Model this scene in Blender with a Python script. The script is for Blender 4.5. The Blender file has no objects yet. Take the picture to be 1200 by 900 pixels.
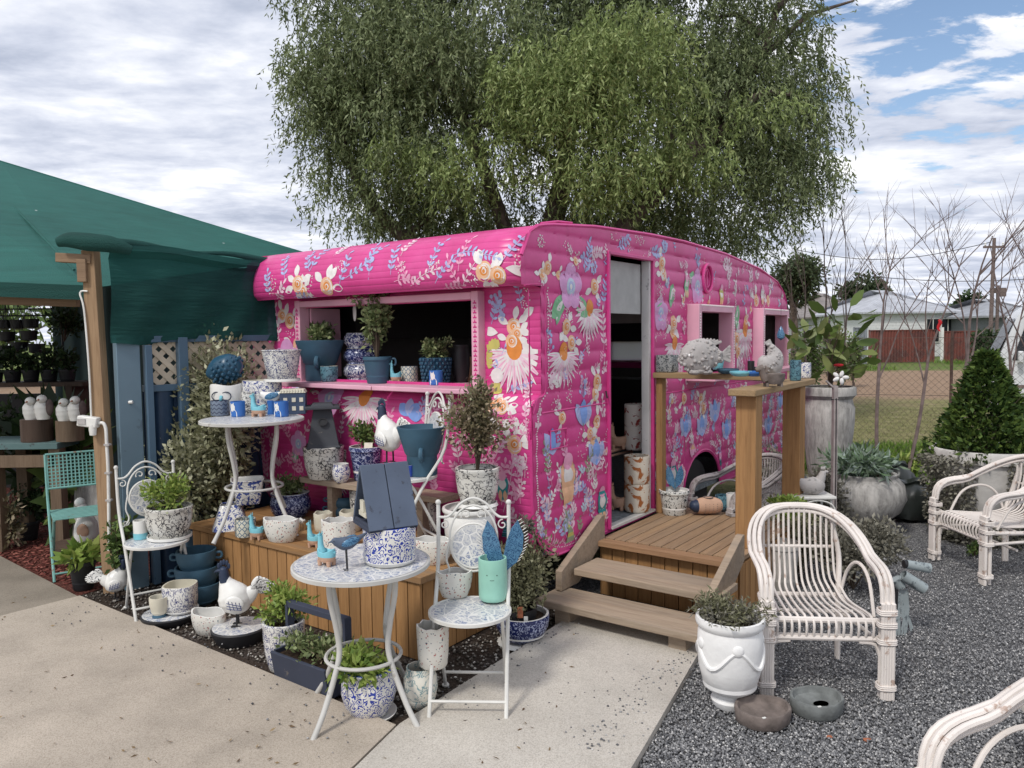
import bpy, math, random
import numpy as np
from mathutils import Vector, Matrix
from math import sin, cos, pi, radians, sqrt, atan2

sc = bpy.context.scene
COL = sc.collection
random.seed(7); RNG = np.random.default_rng(7)

# ------------------------------------------------------------ camera
CAMH = 1.7; FPX = 905.0
CM = Matrix.Rotation(radians(90-3.54), 3, 'X') @ Matrix.Rotation(radians(-0.7), 3, 'Z')
cam_d = bpy.data.cameras.new('camera'); cam = bpy.data.objects.new('camera', cam_d); COL.objects.link(cam)
cam.matrix_world = Matrix.Translation((0, 0, CAMH)) @ CM.to_4x4()
cam_d.sensor_width = 36; cam_d.lens = FPX/1200*36; cam_d.clip_start = 0.05; cam_d.clip_end = 2000
sc.camera = cam

# ------------------------------------------------------------ world, sun, exposure
SUN_EL = radians(50); SUN_AZ = radians(215)     # compass azimuth of the sun, measured clockwise from +Y
world = bpy.data.worlds.new('World'); sc.world = world; world.use_nodes = True
wt = world.node_tree; wt.nodes.clear()
def WN(t, **k):
    n = wt.nodes.new(t)
    for a, b in k.items(): setattr(n, a, b)
    return n
wo = WN('ShaderNodeOutputWorld')
sky = WN('ShaderNodeTexSky', sky_type='NISHITA'); sky.sun_disc = False
sky.sun_elevation = SUN_EL; sky.sun_rotation = SUN_AZ
bg1 = WN('ShaderNodeBackground'); bg1.inputs[1].default_value = 0.10
wt.links.new(sky.outputs[0], bg1.inputs[0])
tc = WN('ShaderNodeTexCoord'); sep = WN('ShaderNodeSeparateXYZ'); wt.links.new(tc.outputs['Generated'], sep.inputs[0])
def WM(op, a, b=None):
    n = WN('ShaderNodeMath', operation=op)
    for i, v in enumerate((a, b)):
        if v is None: continue
        if isinstance(v, (int, float)): n.inputs[i].default_value = v
        else: wt.links.new(v, n.inputs[i])
    return n.outputs[0]
zc = WM('ADD', WM('MAXIMUM', sep.outputs[2], 0.0), 0.10)
comb = WN('ShaderNodeCombineXYZ')
wt.links.new(WM('DIVIDE', sep.outputs[0], zc), comb.inputs[0]); wt.links.new(WM('DIVIDE', sep.outputs[1], zc), comb.inputs[1])
mp = WN('ShaderNodeMapping'); mp.inputs['Scale'].default_value = (0.95, 1.25, 1); mp.inputs['Rotation'].default_value = (0, 0, radians(-12)); mp.inputs['Location'].default_value = (3.1, 1.3, 0)
wt.links.new(comb.outputs[0], mp.inputs[0])
def noise(scale, detail, rough=.5, dist=0.0):
    n = WN('ShaderNodeTexNoise'); n.inputs['Scale'].default_value = scale; n.inputs['Detail'].default_value = detail
    n.inputs['Roughness'].default_value = rough; n.inputs['Distortion'].default_value = dist
    wt.links.new(mp.outputs[0], n.inputs['Vector']); return n.outputs['Fac']
def ramp(fac, stops):
    r = WN('ShaderNodeValToRGB'); e = r.color_ramp.elements
    while len(e) < len(stops): e.new(.5)
    for q, (p, c) in zip(e, stops): q.position = p; q.color = (*c, 1)
    wt.links.new(fac, r.inputs[0]); return r.outputs[0]
n1 = noise(1.35, 9, .56, .35); n2 = noise(3.6, 8, .6, .2)
nm = WM('ADD', WM('MULTIPLY', n1, .58), WM('MULTIPLY', n2, .42))
ccol = ramp(nm, [(.37, (.38, .42, .52)), (.46, (.52, .555, .65)), (.54, (.67, .695, .765)), (.63, (.90, .90, .92))])
# the blue gap in the cloud, high on the right
gap = WN('ShaderNodeVectorMath', operation='DISTANCE'); gap.inputs[1].default_value = tuple(Vector(((1135-600)/905, 1, 0)).normalized()*0.893+Vector((0, 0, .41)))
wt.links.new(tc.outputs['Generated'], gap.inputs[0])
g2 = WM('ADD', gap.outputs['Value'], WM('MULTIPLY', WM('SUBTRACT', n2, .5), .75))
thin = ramp(g2, [(.115, (0, 0, 0)), (.175, (1, 1, 1))])
bg2 = WN('ShaderNodeBackground'); bg2.inputs[1].default_value = 0.88
wt.links.new(ccol, bg2.inputs[0])
mx = WN('ShaderNodeMixShader'); wt.links.new(thin, mx.inputs[0]); wt.links.new(bg1.outputs[0], mx.inputs[1]); wt.links.new(bg2.outputs[0], mx.inputs[2])
wt.links.new(mx.outputs[0], wo.inputs[0])

sun_d = bpy.data.lights.new('sun', 'SUN'); sun = bpy.data.objects.new('sun', sun_d); COL.objects.link(sun)
sun_d.energy = 1.5; sun_d.angle = radians(10); sun_d.color = (1, .96, .9)
sd = Vector((sin(SUN_AZ)*cos(SUN_EL), cos(SUN_AZ)*cos(SUN_EL), sin(SUN_EL)))
sun.rotation_euler = sd.to_track_quat('Z', 'Y').to_euler()
sc.view_settings.view_transform = 'Standard'; sc.view_settings.look = 'None'; sc.view_settings.gamma = 1
sc.view_settings.exposure = 0.60
sc.render.engine = 'CYCLES'
sc.cycles.max_bounces = 8; sc.cycles.diffuse_bounces = 3; sc.cycles.transparent_max_bounces = 8
try: sc.cycles.use_denoising = True
except Exception: pass

# ------------------------------------------------------------ placing helpers
def ray(px, py): return CM @ Vector(((px-600)/FPX, -(py-450)/FPX, -1))
def G(px, py, z=0.0):                      # the point at height z seen at this spot of the photograph
    d = ray(px, py); t = (z-CAMH)/d.z
    return Vector((d.x*t, d.y*t, z))
def at(px, py, Y):
    d = ray(px, py); t = Y/d.y
    return Vector((d.x*t, Y, CAMH+d.z*t))
O = Vector((-.494, 3.96, 0)); ANG = radians(54); U = Vector((cos(ANG), sin(ANG), 0)); V = Vector((-sin(ANG), cos(ANG), 0))
def AB(a, b, z=0): return O + U*a + V*b + Vector((0, 0, z))
def toab(p): q = p-O; return q.dot(U), q.dot(V)

# ------------------------------------------------------------ mesh builder
class MB:
    def __init__(s): s.v = []; s.f = []; s.m = []; s.T = None
    def add(s, vs, fs, mi=0):
        o = len(s.v)
        if s.T is not None: vs = [s.T @ Vector(v) for v in vs]
        s.v.extend([tuple(v) for v in vs]); s.f.extend([tuple(i+o for i in f) for f in fs]); s.m.extend([mi]*len(fs)); return s
    def box(s, c, d, rot=None, mi=0, taper=1.0):
        x, y, z = d[0]/2, d[1]/2, d[2]/2
        vs = [Vector((i*x*(taper if k > 0 else 1), j*y*(taper if k > 0 else 1), k*z)) for k in (-1, 1) for i, j in ((-1, -1), (1, -1), (1, 1), (-1, 1))]
        if rot is not None: vs = [rot @ v for v in vs]
        c = Vector(c); vs = [v+c for v in vs]
        return s.add(vs, [(3, 2, 1, 0), (4, 5, 6, 7), (0, 1, 5, 4), (1, 2, 6, 5), (2, 3, 7, 6), (3, 0, 4, 7)], mi)
    def beam(s, p0, p1, w, h, mi=0, up=(0, 0, 1)):
        p0 = Vector(p0); p1 = Vector(p1); d = p1-p0; L = d.length; d.normalize(); u = Vector(up)
        r = d.cross(u)
        if r.length < 1e-4: r = d.cross(Vector((1, 0, 0)))
        r.normalize(); u2 = r.cross(d)
        R = Matrix((r, d, u2)).transposed()
        return s.box((p0+p1)/2, (w, L, h), R, mi)
    def tube(s, pts, r, n=8, closed=False, mi=0, flat=1.0, cap=True):
        P = [Vector(p) for p in pts]; N = len(P); R = list(r) if hasattr(r, '__len__') else [r]*N
        if 3 <= N <= 10 and n >= 6 and not closed:      # round the bends
            Q = []; RR = []
            for i in range(N-1):
                p0, p1, p2, p3 = P[max(i-1, 0)], P[i], P[i+1], P[min(i+2, N-1)]
                for k in range(4):
                    t = k/4; Q.append(.5*((2*p1)+(p2-p0)*t+(2*p0-5*p1+4*p2-p3)*t*t+(3*p1-p0-3*p2+p3)*t**3)); RR.append(R[i]+(R[i+1]-R[i])*t)
            Q.append(P[-1]); RR.append(R[-1]); P, R, N = Q, RR, len(Q)
        vs = []; prev = None
        for i in range(N):
            if closed: t = P[(i+1) % N]-P[i-1]
            else: t = P[min(i+1, N-1)]-P[max(i-1, 0)]
            if t.length < 1e-9: t = Vector((0, 0, 1))
            t.normalize()
            if prev is None:
                a = Vector((0, 0, 1)) if abs(t.z) < .9 else Vector((1, 0, 0))
                u = t.cross(a).normalized()
            else:
                u = prev - t*prev.dot(t)
                if u.length < 1e-6: u = t.orthogonal()
                u.normalize()
            prev = u; w = t.cross(u)
            for k in range(n):
                a = 2*pi*k/n; vs.append(P[i] + u*(cos(a)*R[i]*flat) + w*(sin(a)*R[i]))
        fs = []
        for i in range(N if closed else N-1):
            j = (i+1) % N
            for k in range(n):
                l = (k+1) % n; fs.append((i*n+k, i*n+l, j*n+l, j*n+k))
        if not closed and cap: fs.append(tuple(range(n-1, -1, -1))); fs.append(tuple((N-1)*n+k for k in range(n)))
        return s.add(vs, fs, mi)
    def lathe(s, prof, n=28, c=(0, 0, 0), sx=1, sy=1, mi=0, wob=None, sq=0, mis=None):
        c = Vector(c); vs = []; m = len(prof)
        for (r, z) in prof:
            for k in range(n):
                a = 2*pi*k/n; rr = r; zz = z
                ca, sa = cos(a), sin(a)
                if sq: q = (abs(ca)**sq+abs(sa)**sq)**(-1/sq); ca *= q; sa *= q
                if wob: rr, zz = wob(r, z, a)
                vs.append(Vector((rr*ca*sx, rr*sa*sy, zz))+c)
        fs = []; mm = []
        for i in range(m-1):
            for k in range(n):
                l = (k+1) % n; fs.append((i*n+k, i*n+l, (i+1)*n+l, (i+1)*n+k)); mm.append(mis[i] if mis else mi)
        if prof[0][0] > 1e-6: fs.append(tuple(range(n-1, -1, -1))); mm.append(mi)
        if prof[-1][0] > 1e-6: fs.append(tuple((m-1)*n+k for k in range(n))); mm.append(mis[-1] if mis else mi)
        s.add(vs, fs); s.m[-len(fs):] = mm; return s
    def ball(s, c, r, n=12, mi=0, R=None):
        rx, ry, rz = r if hasattr(r, '__len__') else (r, r, r)
        vs = []; fs = []; m = max(6, n//2+2); c = Vector(c)
        for i in range(m+1):
            th = pi*i/m
            for k in range(n):
                a = 2*pi*k/n; v = Vector((rx*sin(th)*cos(a), ry*sin(th)*sin(a), -rz*cos(th)))
                if R is not None: v = R @ v
                vs.append(v+c)
        for i in range(m):
            for k in range(n):
                l = (k+1) % n; fs.append((i*n+k, i*n+l, (i+1)*n+l, (i+1)*n+k))
        return s.add(vs, fs, mi)
    def prism(s, poly, z0, z1, mi=0):       # poly in xy, ccw
        n = len(poly); vs = [(x, y, z0) for x, y in poly]+[(x, y, z1) for x, y in poly]
        return s.add(vs, [tuple(range(n-1, -1, -1)), tuple(range(n, 2*n))]+[(i, (i+1) % n, (i+1) % n+n, i+n) for i in range(n)], mi)
    def build(s, name, mat, parent=None, loc=(0, 0, 0), smooth=True, rz=0, bevel=0):
        me = bpy.data.meshes.new(name); me.from_pydata(s.v, [], s.f)
        mats = mat if isinstance(mat, (list, tuple)) else [mat]
        for m in mats: me.materials.append(m)
        if len(mats) > 1: me.polygons.foreach_set('material_index', s.m)
        if smooth:
            me.polygons.foreach_set('use_smooth', [True]*len(s.f)); me.set_sharp_from_angle(angle=radians(42))
        me.update()
        o = bpy.data.objects.new(name, me); COL.objects.link(o); o.location = loc; o.rotation_euler = (0, 0, rz)
        if parent: o.parent = parent
        if bevel:
            b = o.modifiers.new('bevel', 'BEVEL'); b.width = bevel; b.segments = 2; b.limit_method = 'ANGLE'; b.angle_limit = radians(50)
        return o
def tag(o, label=None, cat=None, group=None, kind=None):
    if label: o['label'] = label
    if cat: o['category'] = cat
    if group: o['group'] = group
    if kind: o['kind'] = kind
    return o
def thing(name, label, cat, loc=(0, 0, 0), rz=0, group=None):
    o = bpy.data.objects.new(name, None); COL.objects.link(o); o.location = loc; o.rotation_euler = (0, 0, rz)
    o.empty_display_size = .1
    return tag(o, label, cat, group)
def dup(o, parent=None, loc=None, rz=None, label=None, group=None, scale=None):
    c = o.copy(); COL.objects.link(c)
    if parent: c.parent = parent
    if loc is not None: c.location = loc
    if rz is not None: c.rotation_euler = (0, 0, rz)
    if scale is not None: c.scale = (scale,)*3
    if label: c['label'] = label
    if group: c['group'] = group
    for ch in list(o.children): dup(ch, c)
    return c
def struct(name, mb, mat, **k): return tag(mb.build(name, mat, **k), kind='structure')

# ------------------------------------------------------------ leaves
def leafmesh(name, P, D, L, W, mat, parent=None, loc=(0, 0, 0), up=None, oval=False):
    """P points (n,3), D directions (n,3), L lengths, W widths: one rhombic leaf each"""
    n = len(P); P = np.asarray(P, float); D = np.asarray(D, float); D /= np.linalg.norm(D, axis=1)[:, None]+1e-9
    L = np.broadcast_to(L, n).astype(float)[:, None]; W = np.broadcast_to(W, n).astype(float)[:, None]
    R = RNG.normal(size=(n, 3)) if up is None else np.cross(D, np.asarray(up, float))+RNG.normal(size=(n, 3))*.5
    S = np.cross(D, R); S /= np.linalg.norm(S, axis=1)[:, None]+1e-9
    Nn = np.cross(D, S)
    v = np.empty((n, 4, 3)); mid = P+D*L*.45+Nn*L*.08
    v[:, 0] = P; v[:, 1] = mid-S*W*.5; v[:, 2] = P+D*L; v[:, 3] = mid+S*W*.5
    if oval:
        v = np.stack([P, P+D*L*.25-S*W*.40+Nn*L*.03, P+D*L*.6-S*W*.5+Nn*L*.06, P+D*L*.9-S*W*.2, P+D*L, P+D*L*.9+S*W*.2, P+D*L*.6+S*W*.5+Nn*L*.06, P+D*L*.25+S*W*.40+Nn*L*.03], 1)
    q = v.shape[1]
    me = bpy.data.meshes.new(name); me.vertices.add(n*q); me.vertices.foreach_set('co', v.reshape(-1))
    me.loops.add(n*q); me.loops.foreach_set('vertex_index', np.arange(n*q, dtype=np.int32))
    me.polygons.add(n); me.polygons.foreach_set('loop_start', np.arange(0, n*q, q, dtype=np.int32))
    me.update(calc_edges=True); me.materials.append(mat)
    o = bpy.data.objects.new(name, me); COL.objects.link(o); o.location = loc
    if parent: o.parent = parent
    return o
def lumpy(n, c, r, lump=.35, shell=.5, seed=0, nl=9, zmin=None):
    """points in an uneven crown: several lobes inside an ellipsoid"""
    g = np.random.default_rng(seed+11); c = np.array(c); r = np.array(r)
    cs = g.normal(size=(nl, 3)); cs /= np.linalg.norm(cs, axis=1)[:, None]; cs *= (g.random((nl, 1))**.5)*.68
    k = g.integers(0, nl, n); d = g.normal(size=(n, 3)); d /= np.linalg.norm(d, axis=1)[:, None]
    rad = (g.random(n)**shell)*(.35+.25*g.random(nl)[k])
    q = cs[k]+d*rad[:, None]
    P = c+q*r
    if zmin is not None: P[:, 2] = np.maximum(P[:, 2], zmin+g.random(n)*.03)
    return P, d
# ------------------------------------------------------------ materials
class NT:
    def __init__(s, name, rough=.6, spec=.4, metal=0):
        s.m = bpy.data.materials.new(name); s.m.use_nodes = True; s.t = s.m.node_tree
        s.b = s.t.nodes['Principled BSDF']; s.b.inputs['Roughness'].default_value = rough
        s.b.inputs['Specular IOR Level'].default_value = spec; s.b.inputs['Metallic'].default_value = metal
    def n(s, t, **k):
        q = s.t.nodes.new(t)
        for a, b in k.items(): setattr(q, a, b)
        return q
    def l(s, a, b): s.t.links.new(a, b)
    def obj(s, scale=(1, 1, 1), loc=(0, 0, 0), rot=(0, 0, 0)):
        c = s.n('ShaderNodeTexCoord'); m = s.n('ShaderNodeMapping'); m.inputs['Scale'].default_value = scale; m.inputs['Location'].default_value = loc
        m.inputs['Rotation'].default_value = rot
        s.l(c.outputs['Object'], m.inputs[0]); return m.outputs[0]
    def noise(s, vec, sc_, det=4, rough=.5, dist=0):
        q = s.n('ShaderNodeTexNoise'); q.inputs['Scale'].default_value = sc_; q.inputs['Detail'].default_value = det
        q.inputs['Roughness'].default_value = rough; q.inputs['Distortion'].default_value = dist; s.l(vec, q.inputs['Vector']); return q
    def vor(s, vec, sc_, feature='F1', rnd=1.0):
        q = s.n('ShaderNodeTexVoronoi', feature=feature); q.inputs['Scale'].default_value = sc_; q.inputs['Randomness'].default_value = rnd
        s.l(vec, q.inputs['Vector']); return q
    def M(s, op, a, b=None, c=None):
        q = s.n('ShaderNodeMath', operation=op)
        for i, v in enumerate((a, b, c)):
            if v is None: continue
            if isinstance(v, (int, float)): q.inputs[i].default_value = v
            else: s.l(v, q.inputs[i])
        return q.outputs[0]
    def ramp(s, fac, stops, interp='LINEAR'):
        r = s.n('ShaderNodeValToRGB'); r.color_ramp.interpolation = interp; e = r.color_ramp.elements
        while len(e) < len(stops): e.new(.5)
        for q, (p, c) in zip(e, stops): q.position = p; q.color = (*c, 1)
        s.l(fac, r.inputs[0]); return r.outputs[0]
    def mix(s, fac, a, b, mode='MIX'):
        q = s.n('ShaderNodeMix', data_type='RGBA', blend_type=mode)
        for i, v in ((0, fac), (6, a), (7, b)):
            if isinstance(v, (int, float)): q.inputs[i].default_value = v
            elif isinstance(v, tuple): q.inputs[i].default_value = (*v, 1)
            else: s.l(v, q.inputs[i])
        return q.outputs[2]
    def col(s, c):
        if isinstance(c, tuple): s.b.inputs['Base Color'].default_value = (*c, 1)
        else: s.l(c, s.b.inputs['Base Color'])
    def bump(s, h, strength=.3, dist=.01):
        q = s.n('ShaderNodeBump'); q.inputs['Strength'].default_value = strength; q.inputs['Distance'].default_value = dist
        s.l(h, q.inputs['Height']); s.l(q.outputs[0], s.b.inputs['Normal'])
def mul(c, k): return tuple(min(1, x*k) for x in c)

def plain(name, c, rough=.5, spec=.4, var=.12, sc_=9, bump=.15, metal=0, bs=60):
    q = NT(name, rough, spec, metal); v = q.obj()
    n = q.noise(v, sc_, 5); q.col(q.ramp(n.outputs[0], [(.3, mul(c, 1-var)), (.7, mul(c, 1+var))]))
    if bump: q.bump(q.noise(v, bs, 3).outputs[0], bump, .004)
    return q.m
def worn(name, c, c2, rough=.6, amt=.55, sc_=14, spec=.35, bump=.3):       # paint with chips and dirt
    q = NT(name, rough, spec); v = q.obj(); n = q.noise(v, sc_, 8, .65)
    a = q.ramp(n.outputs[0], [(amt, (0, 0, 0)), (amt+.05, (1, 1, 1))])
    m = q.noise(v, sc_*.3, 4)
    q.col(q.mix(a, q.ramp(m.outputs[0], [(.3, mul(c, .85)), (.7, mul(c, 1.08))]), c2)); q.bump(n.outputs[0], bump, .003)
    return q.m
def wood(name, c, axis=2, var=.35, rough=.7, grain=55, knots=True, grey=None):
    q = NT(name, rough, .25); s = [1, 1, 1]; s[axis] = .07; v = q.obj(tuple(s))
    g = q.n('ShaderNodeNewGeometry'); rnd = g.outputs['Random Per Island']
    off = q.n('ShaderNodeCombineXYZ'); q.l(q.M('MULTIPLY', rnd, 17.), off.inputs[0]); q.l(q.M('MULTIPLY', rnd, 9.), off.inputs[1])
    ad = q.n('ShaderNodeVectorMath', operation='ADD'); q.l(v, ad.inputs[0]); q.l(off.outputs[0], ad.inputs[1]); v = ad.outputs[0]
    n = q.noise(v, grain, 6, .6, .8); n2 = q.noise(v, 7, 3, .5, 1.2)
    base = q.ramp(rnd, [(0, mul(c, 1-var*.7)), (.5, c), (1, mul(c, 1+var*.6))])
    gr = q.ramp(n.outputs[0], [(.3, (.62, .58, .55)), (.55, (1, 1, 1))])
    k = q.mix(.75, base, gr, 'MULTIPLY')
    k = q.mix(q.ramp(n2.outputs[0], [(.45, (0, 0, 0)), (.72, (.6, .6, .6))]), k, grey if grey else mul(c, .55))
    q.col(k); q.bump(n.outputs[0], .35, .003); return q.m
def leaf(name, c1, c2, c3, trans=.25, rough=.5):
    q = NT(name, rough, .3); g = q.n('ShaderNodeNewGeometry')
    v = q.obj(); n = q.noise(v, 2.2, 3)
    f = q.M('ADD', q.M('MULTIPLY', g.outputs['Random Per Island'], .65), q.M('MULTIPLY', n.outputs[0], .5))
    k = q.ramp(f, [(.2, c1), (.55, c2), (.95, c3)]); q.col(k)
    tr = q.n('ShaderNodeBsdfTranslucent'); q.l(k, tr.inputs[0]); mx_ = q.n('ShaderNodeMixShader'); mx_.inputs[0].default_value = trans
    out = q.t.nodes['Material Output']; q.l(q.b.outputs[0], mx_.inputs[1]); q.l(tr.outputs[0], mx_.inputs[2]); q.l(mx_.outputs[0], out.inputs[0])
    return q.m
def pottery(name, base, paint, kind='floral', s=30, rough=.22, paint2=None, spec=.5, thr=0):
    q = NT(name, rough, spec); v = q.obj(); n0 = q.noise(v, s*.6, 2)
    ds = q.n('ShaderNodeVectorMath', operation='MULTIPLY_ADD'); q.l(n0.outputs['Color'], ds.inputs[0]); ds.inputs[1].default_value = (.03,)*3
    q.l(v, ds.inputs[2]); vd = ds.outputs[0]
    B, W = (0, 0, 0), (1, 1, 1)
    if kind == 'floral':
        a = q.vor(vd, s); fl = q.ramp(a.outputs['Distance'], [(0, B), (.16, B), (.17, W), (.40+thr, W), (.42+thr, B)], 'CONSTANT')
        n = q.noise(vd, s*1.3, 3); ln = q.M('LESS_THAN', q.M('ABSOLUTE', q.M('SUBTRACT', n.outputs[0], .5)), .022)
        n3 = q.noise(vd, s*2.1, 2); brk = q.M('GREATER_THAN', n3.outputs[0], .47)
        fac = q.M('MAXIMUM', q.M('MULTIPLY', fl, brk), ln)
    elif kind == 'dense':
        n = q.noise(vd, s*1.1, 5, .6, 1.2); fac = q.M('GREATER_THAN', n.outputs[0], .5+thr)
    elif kind == 'scroll':
        a = q.vor(vd, s*.55); an = q.M('MULTIPLY', a.outputs['Distance'], 26)
        n = q.noise(vd, s*.8, 2); fac = q.M('MULTIPLY', q.M('GREATER_THAN', q.M('SINE', q.M('ADD', an, q.M('MULTIPLY', n.outputs[0], 9))), .15), q.M('GREATER_THAN', q.noise(vd, s*1.2, 2).outputs[0], .42))
    elif kind == 'toile':
        n = q.noise(vd, s*.9, 5, .6, .5); f1 = q.M('LESS_THAN', q.M('ABSOLUTE', q.M('SUBTRACT', n.outputs[0], .5)), .02)
        a = q.vor(vd, s*1.3, 'DISTANCE_TO_EDGE'); f2 = q.M('MULTIPLY', q.M('LESS_THAN', a.outputs[0], .05), q.M('GREATER_THAN', q.noise(v, s*.5, 1).outputs[0], .55))
        fac = q.M('MAXIMUM', f1, f2)
    elif kind == 'speckle':
        a = q.vor(vd, s*1.1); fac = q.M('MULTIPLY', q.M('LESS_THAN', a.outputs['Distance'], .26), q.M('GREATER_THAN', q.noise(v, s*.5, 1).outputs[0], .40))
        paint = q.ramp(q.noise(v, s*.7, 1).outputs[0], [(.45, paint), (.5, paint2 or (.35, .05, .04))], 'CONSTANT')
    elif kind in ('zigzag', 'diamond'):
        sx = q.n('ShaderNodeSeparateXYZ'); q.l(v, sx.inputs[0])
        th = q.M('MULTIPLY', q.M('ARCTAN2', sx.outputs[1], sx.outputs[0]), 6/pi)
        tri = q.M('ABSOLUTE', q.M('SUBTRACT', q.M('FRACT', th), .5)); z = q.M('MULTIPLY', sx.outputs[2], s)
        if kind == 'zigzag': fac = q.M('LESS_THAN', q.M('FRACT', q.M('ADD', z, tri)), .28)
        else: fac = q.M('LESS_THAN', q.M('ABSOLUTE', q.M('SUBTRACT', q.M('ADD', tri, q.M('ABSOLUTE', q.M('SUBTRACT', q.M('FRACT', z), .5))), .42)), .1)
    c = q.mix(fac, base, paint)
    q.col(q.mix(q.ramp(q.noise(v, 12, 4).outputs[0], [(.4, B), (.75, (.35, .35, .35))]), c, q.mix(1, c, (.75, .70, .62), 'MULTIPLY')))
    q.bump(q.noise(v, s, 3).outputs[0], .08, .002)
    return q.m

MT = {}
WHT = (.74, .73, .69); BLU = (.03, .05, .24)
MT['white_floral'] = pottery('white_blue_floral_glaze', WHT, BLU, 'floral', 38)
MT['white_floral2'] = pottery('white_blue_blossom_glaze', WHT, (.04, .07, .27), 'floral', 24, thr=.04)
MT['white_floral3'] = pottery('white_navy_vine_glaze', WHT, (.03, .04, .17), 'toile', 40)
MT['white_scroll'] = pottery('white_blue_scroll_glaze', WHT, (.025, .05, .33), 'scroll', 52)
MT['navy'] = pottery('navy_floral_glaze', (.018, .028, .12), (.42, .47, .66), 'floral', 34, thr=-.06)
MT['splash'] = pottery('blue_splash_glaze', (.62, .64, .68), (.02, .03, .15), 'dense', 55)
MT['toile'] = pottery('black_line_glaze', (.68, .67, .62), (.05, .05, .06), 'toile', 26)
MT['speckle'] = pottery('speckled_glaze', (.72, .70, .64), (.04, .10, .14), 'speckle', 62, .35)
MT['blackfl'] = pottery('black_floral_glaze', (.66, .67, .64), (.03, .035, .04), 'dense', 40, thr=.06)
MT['zigzag'] = pottery('zigzag_glaze', (.16, .20, .26), (.05, .06, .10), 'zigzag', 38)
MT['diamond'] = pottery('diamond_glaze', (.62, .60, .50), (.10, .17, .24), 'diamond', 26)
MT['tealpat'] = pottery('teal_pattern_glaze', (.10, .22, .27), (.03, .07, .10), 'dense', 38, thr=.03)
MT['mandala'] = pottery('grey_tile_glaze', (.30, .31, .31), (.06, .07, .08), 'floral', 34)
MT['spots'] = pottery('terracotta_spot_glaze', (.66, .60, .50), (.36, .12, .03), 'dense', 9, .5, thr=.03)
MT['redspots'] = pottery('red_spot_glaze', (.70, .66, .60), (.28, .03, .02), 'dense', 12, .5, thr=.06)
MT['yellowpat'] = pottery('cream_swirl_glaze', (.72, .70, .62), (.20, .32, .34), 'toile', 22, .3)
MT['tan'] = pottery('tan_bird_glaze', (.50, .36, .20), (.16, .07, .04), 'dense', 22, .5, thr=.12)
MT['teal'] = plain('matt_teal_glaze', (.045, .105, .155), .55, .35, .15, bs=120)
MT['tealdk'] = plain('deep_teal_glaze', (.02, .075, .13), .35, .45, .15)
MT['navyp'] = plain('navy_paint', (.022, .035, .07), .5)
MT['cobalt'] = plain('cobalt_glaze', (.03, .07, .36), .25)
MT['aqua'] = plain('aqua_glaze', (.20, .52, .60), .3, .5, .1)
MT['mint'] = plain('mint_glaze', (.30, .58, .47), .3, .5, .1)
MT['clay'] = plain('pink_clay', (.52, .33, .23), .8, .2)
MT['terracotta'] = plain('terracotta', (.36, .13, .07), .8, .2)
MT['white'] = plain('white_glaze', (.76, .75, .71), .3, .5, .06)
MT['cream'] = plain('cream_glaze', (.66, .62, .50), .4)
MT['black'] = plain('black_plastic', (.02, .02, .022), .5)
MT['soil'] = plain('potting_soil', (.035, .024, .017), .95, .1, .5, 60, .8)
MT['wmetal'] = worn('white_painted_iron', (.66, .65, .61), (.35, .31, .27), .5, .68, 22)
MT['gmetal'] = worn('grey_white_iron', (.52, .51, .48), (.36, .34, .31), .5, .62, 18)
MT['rattan'] = worn('whitewashed_rattan', (.72, .66, .61), (.46, .35, .29), .6, .60, 16)
MT['rattangrey'] = worn('weathered_rattan', (.40, .37, .36), (.22, .20, .19), .7, .55, 16)
def streaked():
    q = NT('weathered_concrete_pot', .9, .2); v = q.obj((1, 1, .22)); n = q.noise(v, 26, 8, .7); m = q.noise(q.obj(), 5, 5, .6)
    k = q.ramp(n.outputs[0], [(.36, (.24, .23, .215)), (.50, (.40, .385, .36)), (.62, (.50, .48, .45))])
    q.col(q.mix(q.ramp(m.outputs[0], [(.45, (0, 0, 0)), (.75, (.8, .8, .8))]), k, (.24, .23, .22))); q.bump(n.outputs[0], .8, .01); return q.m
MT['concpot'] = streaked()
MT['leaf_cream'] = leaf('leaves_cream', (.15, .16, .08), (.36, .36, .22), (.62, .61, .44))
MT['stakew'] = plain('grey_stake_timber', (.33, .29, .28), .9, .2, .2, 14, .4)
MT['stonewhite'] = plain('white_plaster_pot', (.80, .79, .77), .8, .2, .06, 14, .7, bs=26)
MT['stone'] = worn('grey_cast_stone', (.43, .405, .39), (.26, .25, .24), .9, .57, 30, .2, 1)
MT['bowl'] = plain('brown_stone', (.17, .14, .125), .9, .2, .3, 20, .6)
MT['bowl2'] = plain('grey_stone', (.17, .18, .175), .85, .2, .25, 20, .5)
MT['greyblue'] = worn('grey_blue_paint', (.09, .115, .165), (.055, .065, .09), .7, .60, 20)
MT['slate'] = worn('dark_slate_paint', (.055, .06, .07), (.14, .13, .12), .75, .64, 20)
MT['slate2'] = worn('navy_grey_paint', (.04, .048, .075), (.16, .14, .12), .75, .66, 14)
MT['aquametal'] = worn('aqua_painted_metal', (.20, .42, .38), (.22, .12, .07), .55, .62, 24)
MT['galv'] = worn('blue_grey_metal', (.13, .20, .25), (.09, .13, .165), .5, .6, 5, .4, .1)
MT['tealpipe'] = worn('verdigris_metal', (.29, .33, .335), (.12, .14, .15), .6, .55, 25)
MT['winggl'] = pottery('blue_wing_enamel', (.09, .22, .36), (.03, .09, .19), 'scroll', 60)
MT['whiteplastic'] = plain('white_plastic', (.72, .71, .67), .4)
MT['darkwood'] = wood('dark_wood', (.09, .06, .045))
MT['pallet'] = wood('rough_bench_timber', (.17, .12, .08))
MT['greenpaint'] = worn('teal_bench_paint', (.10, .17, .17), (.07, .08, .08), .7, .6)
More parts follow.
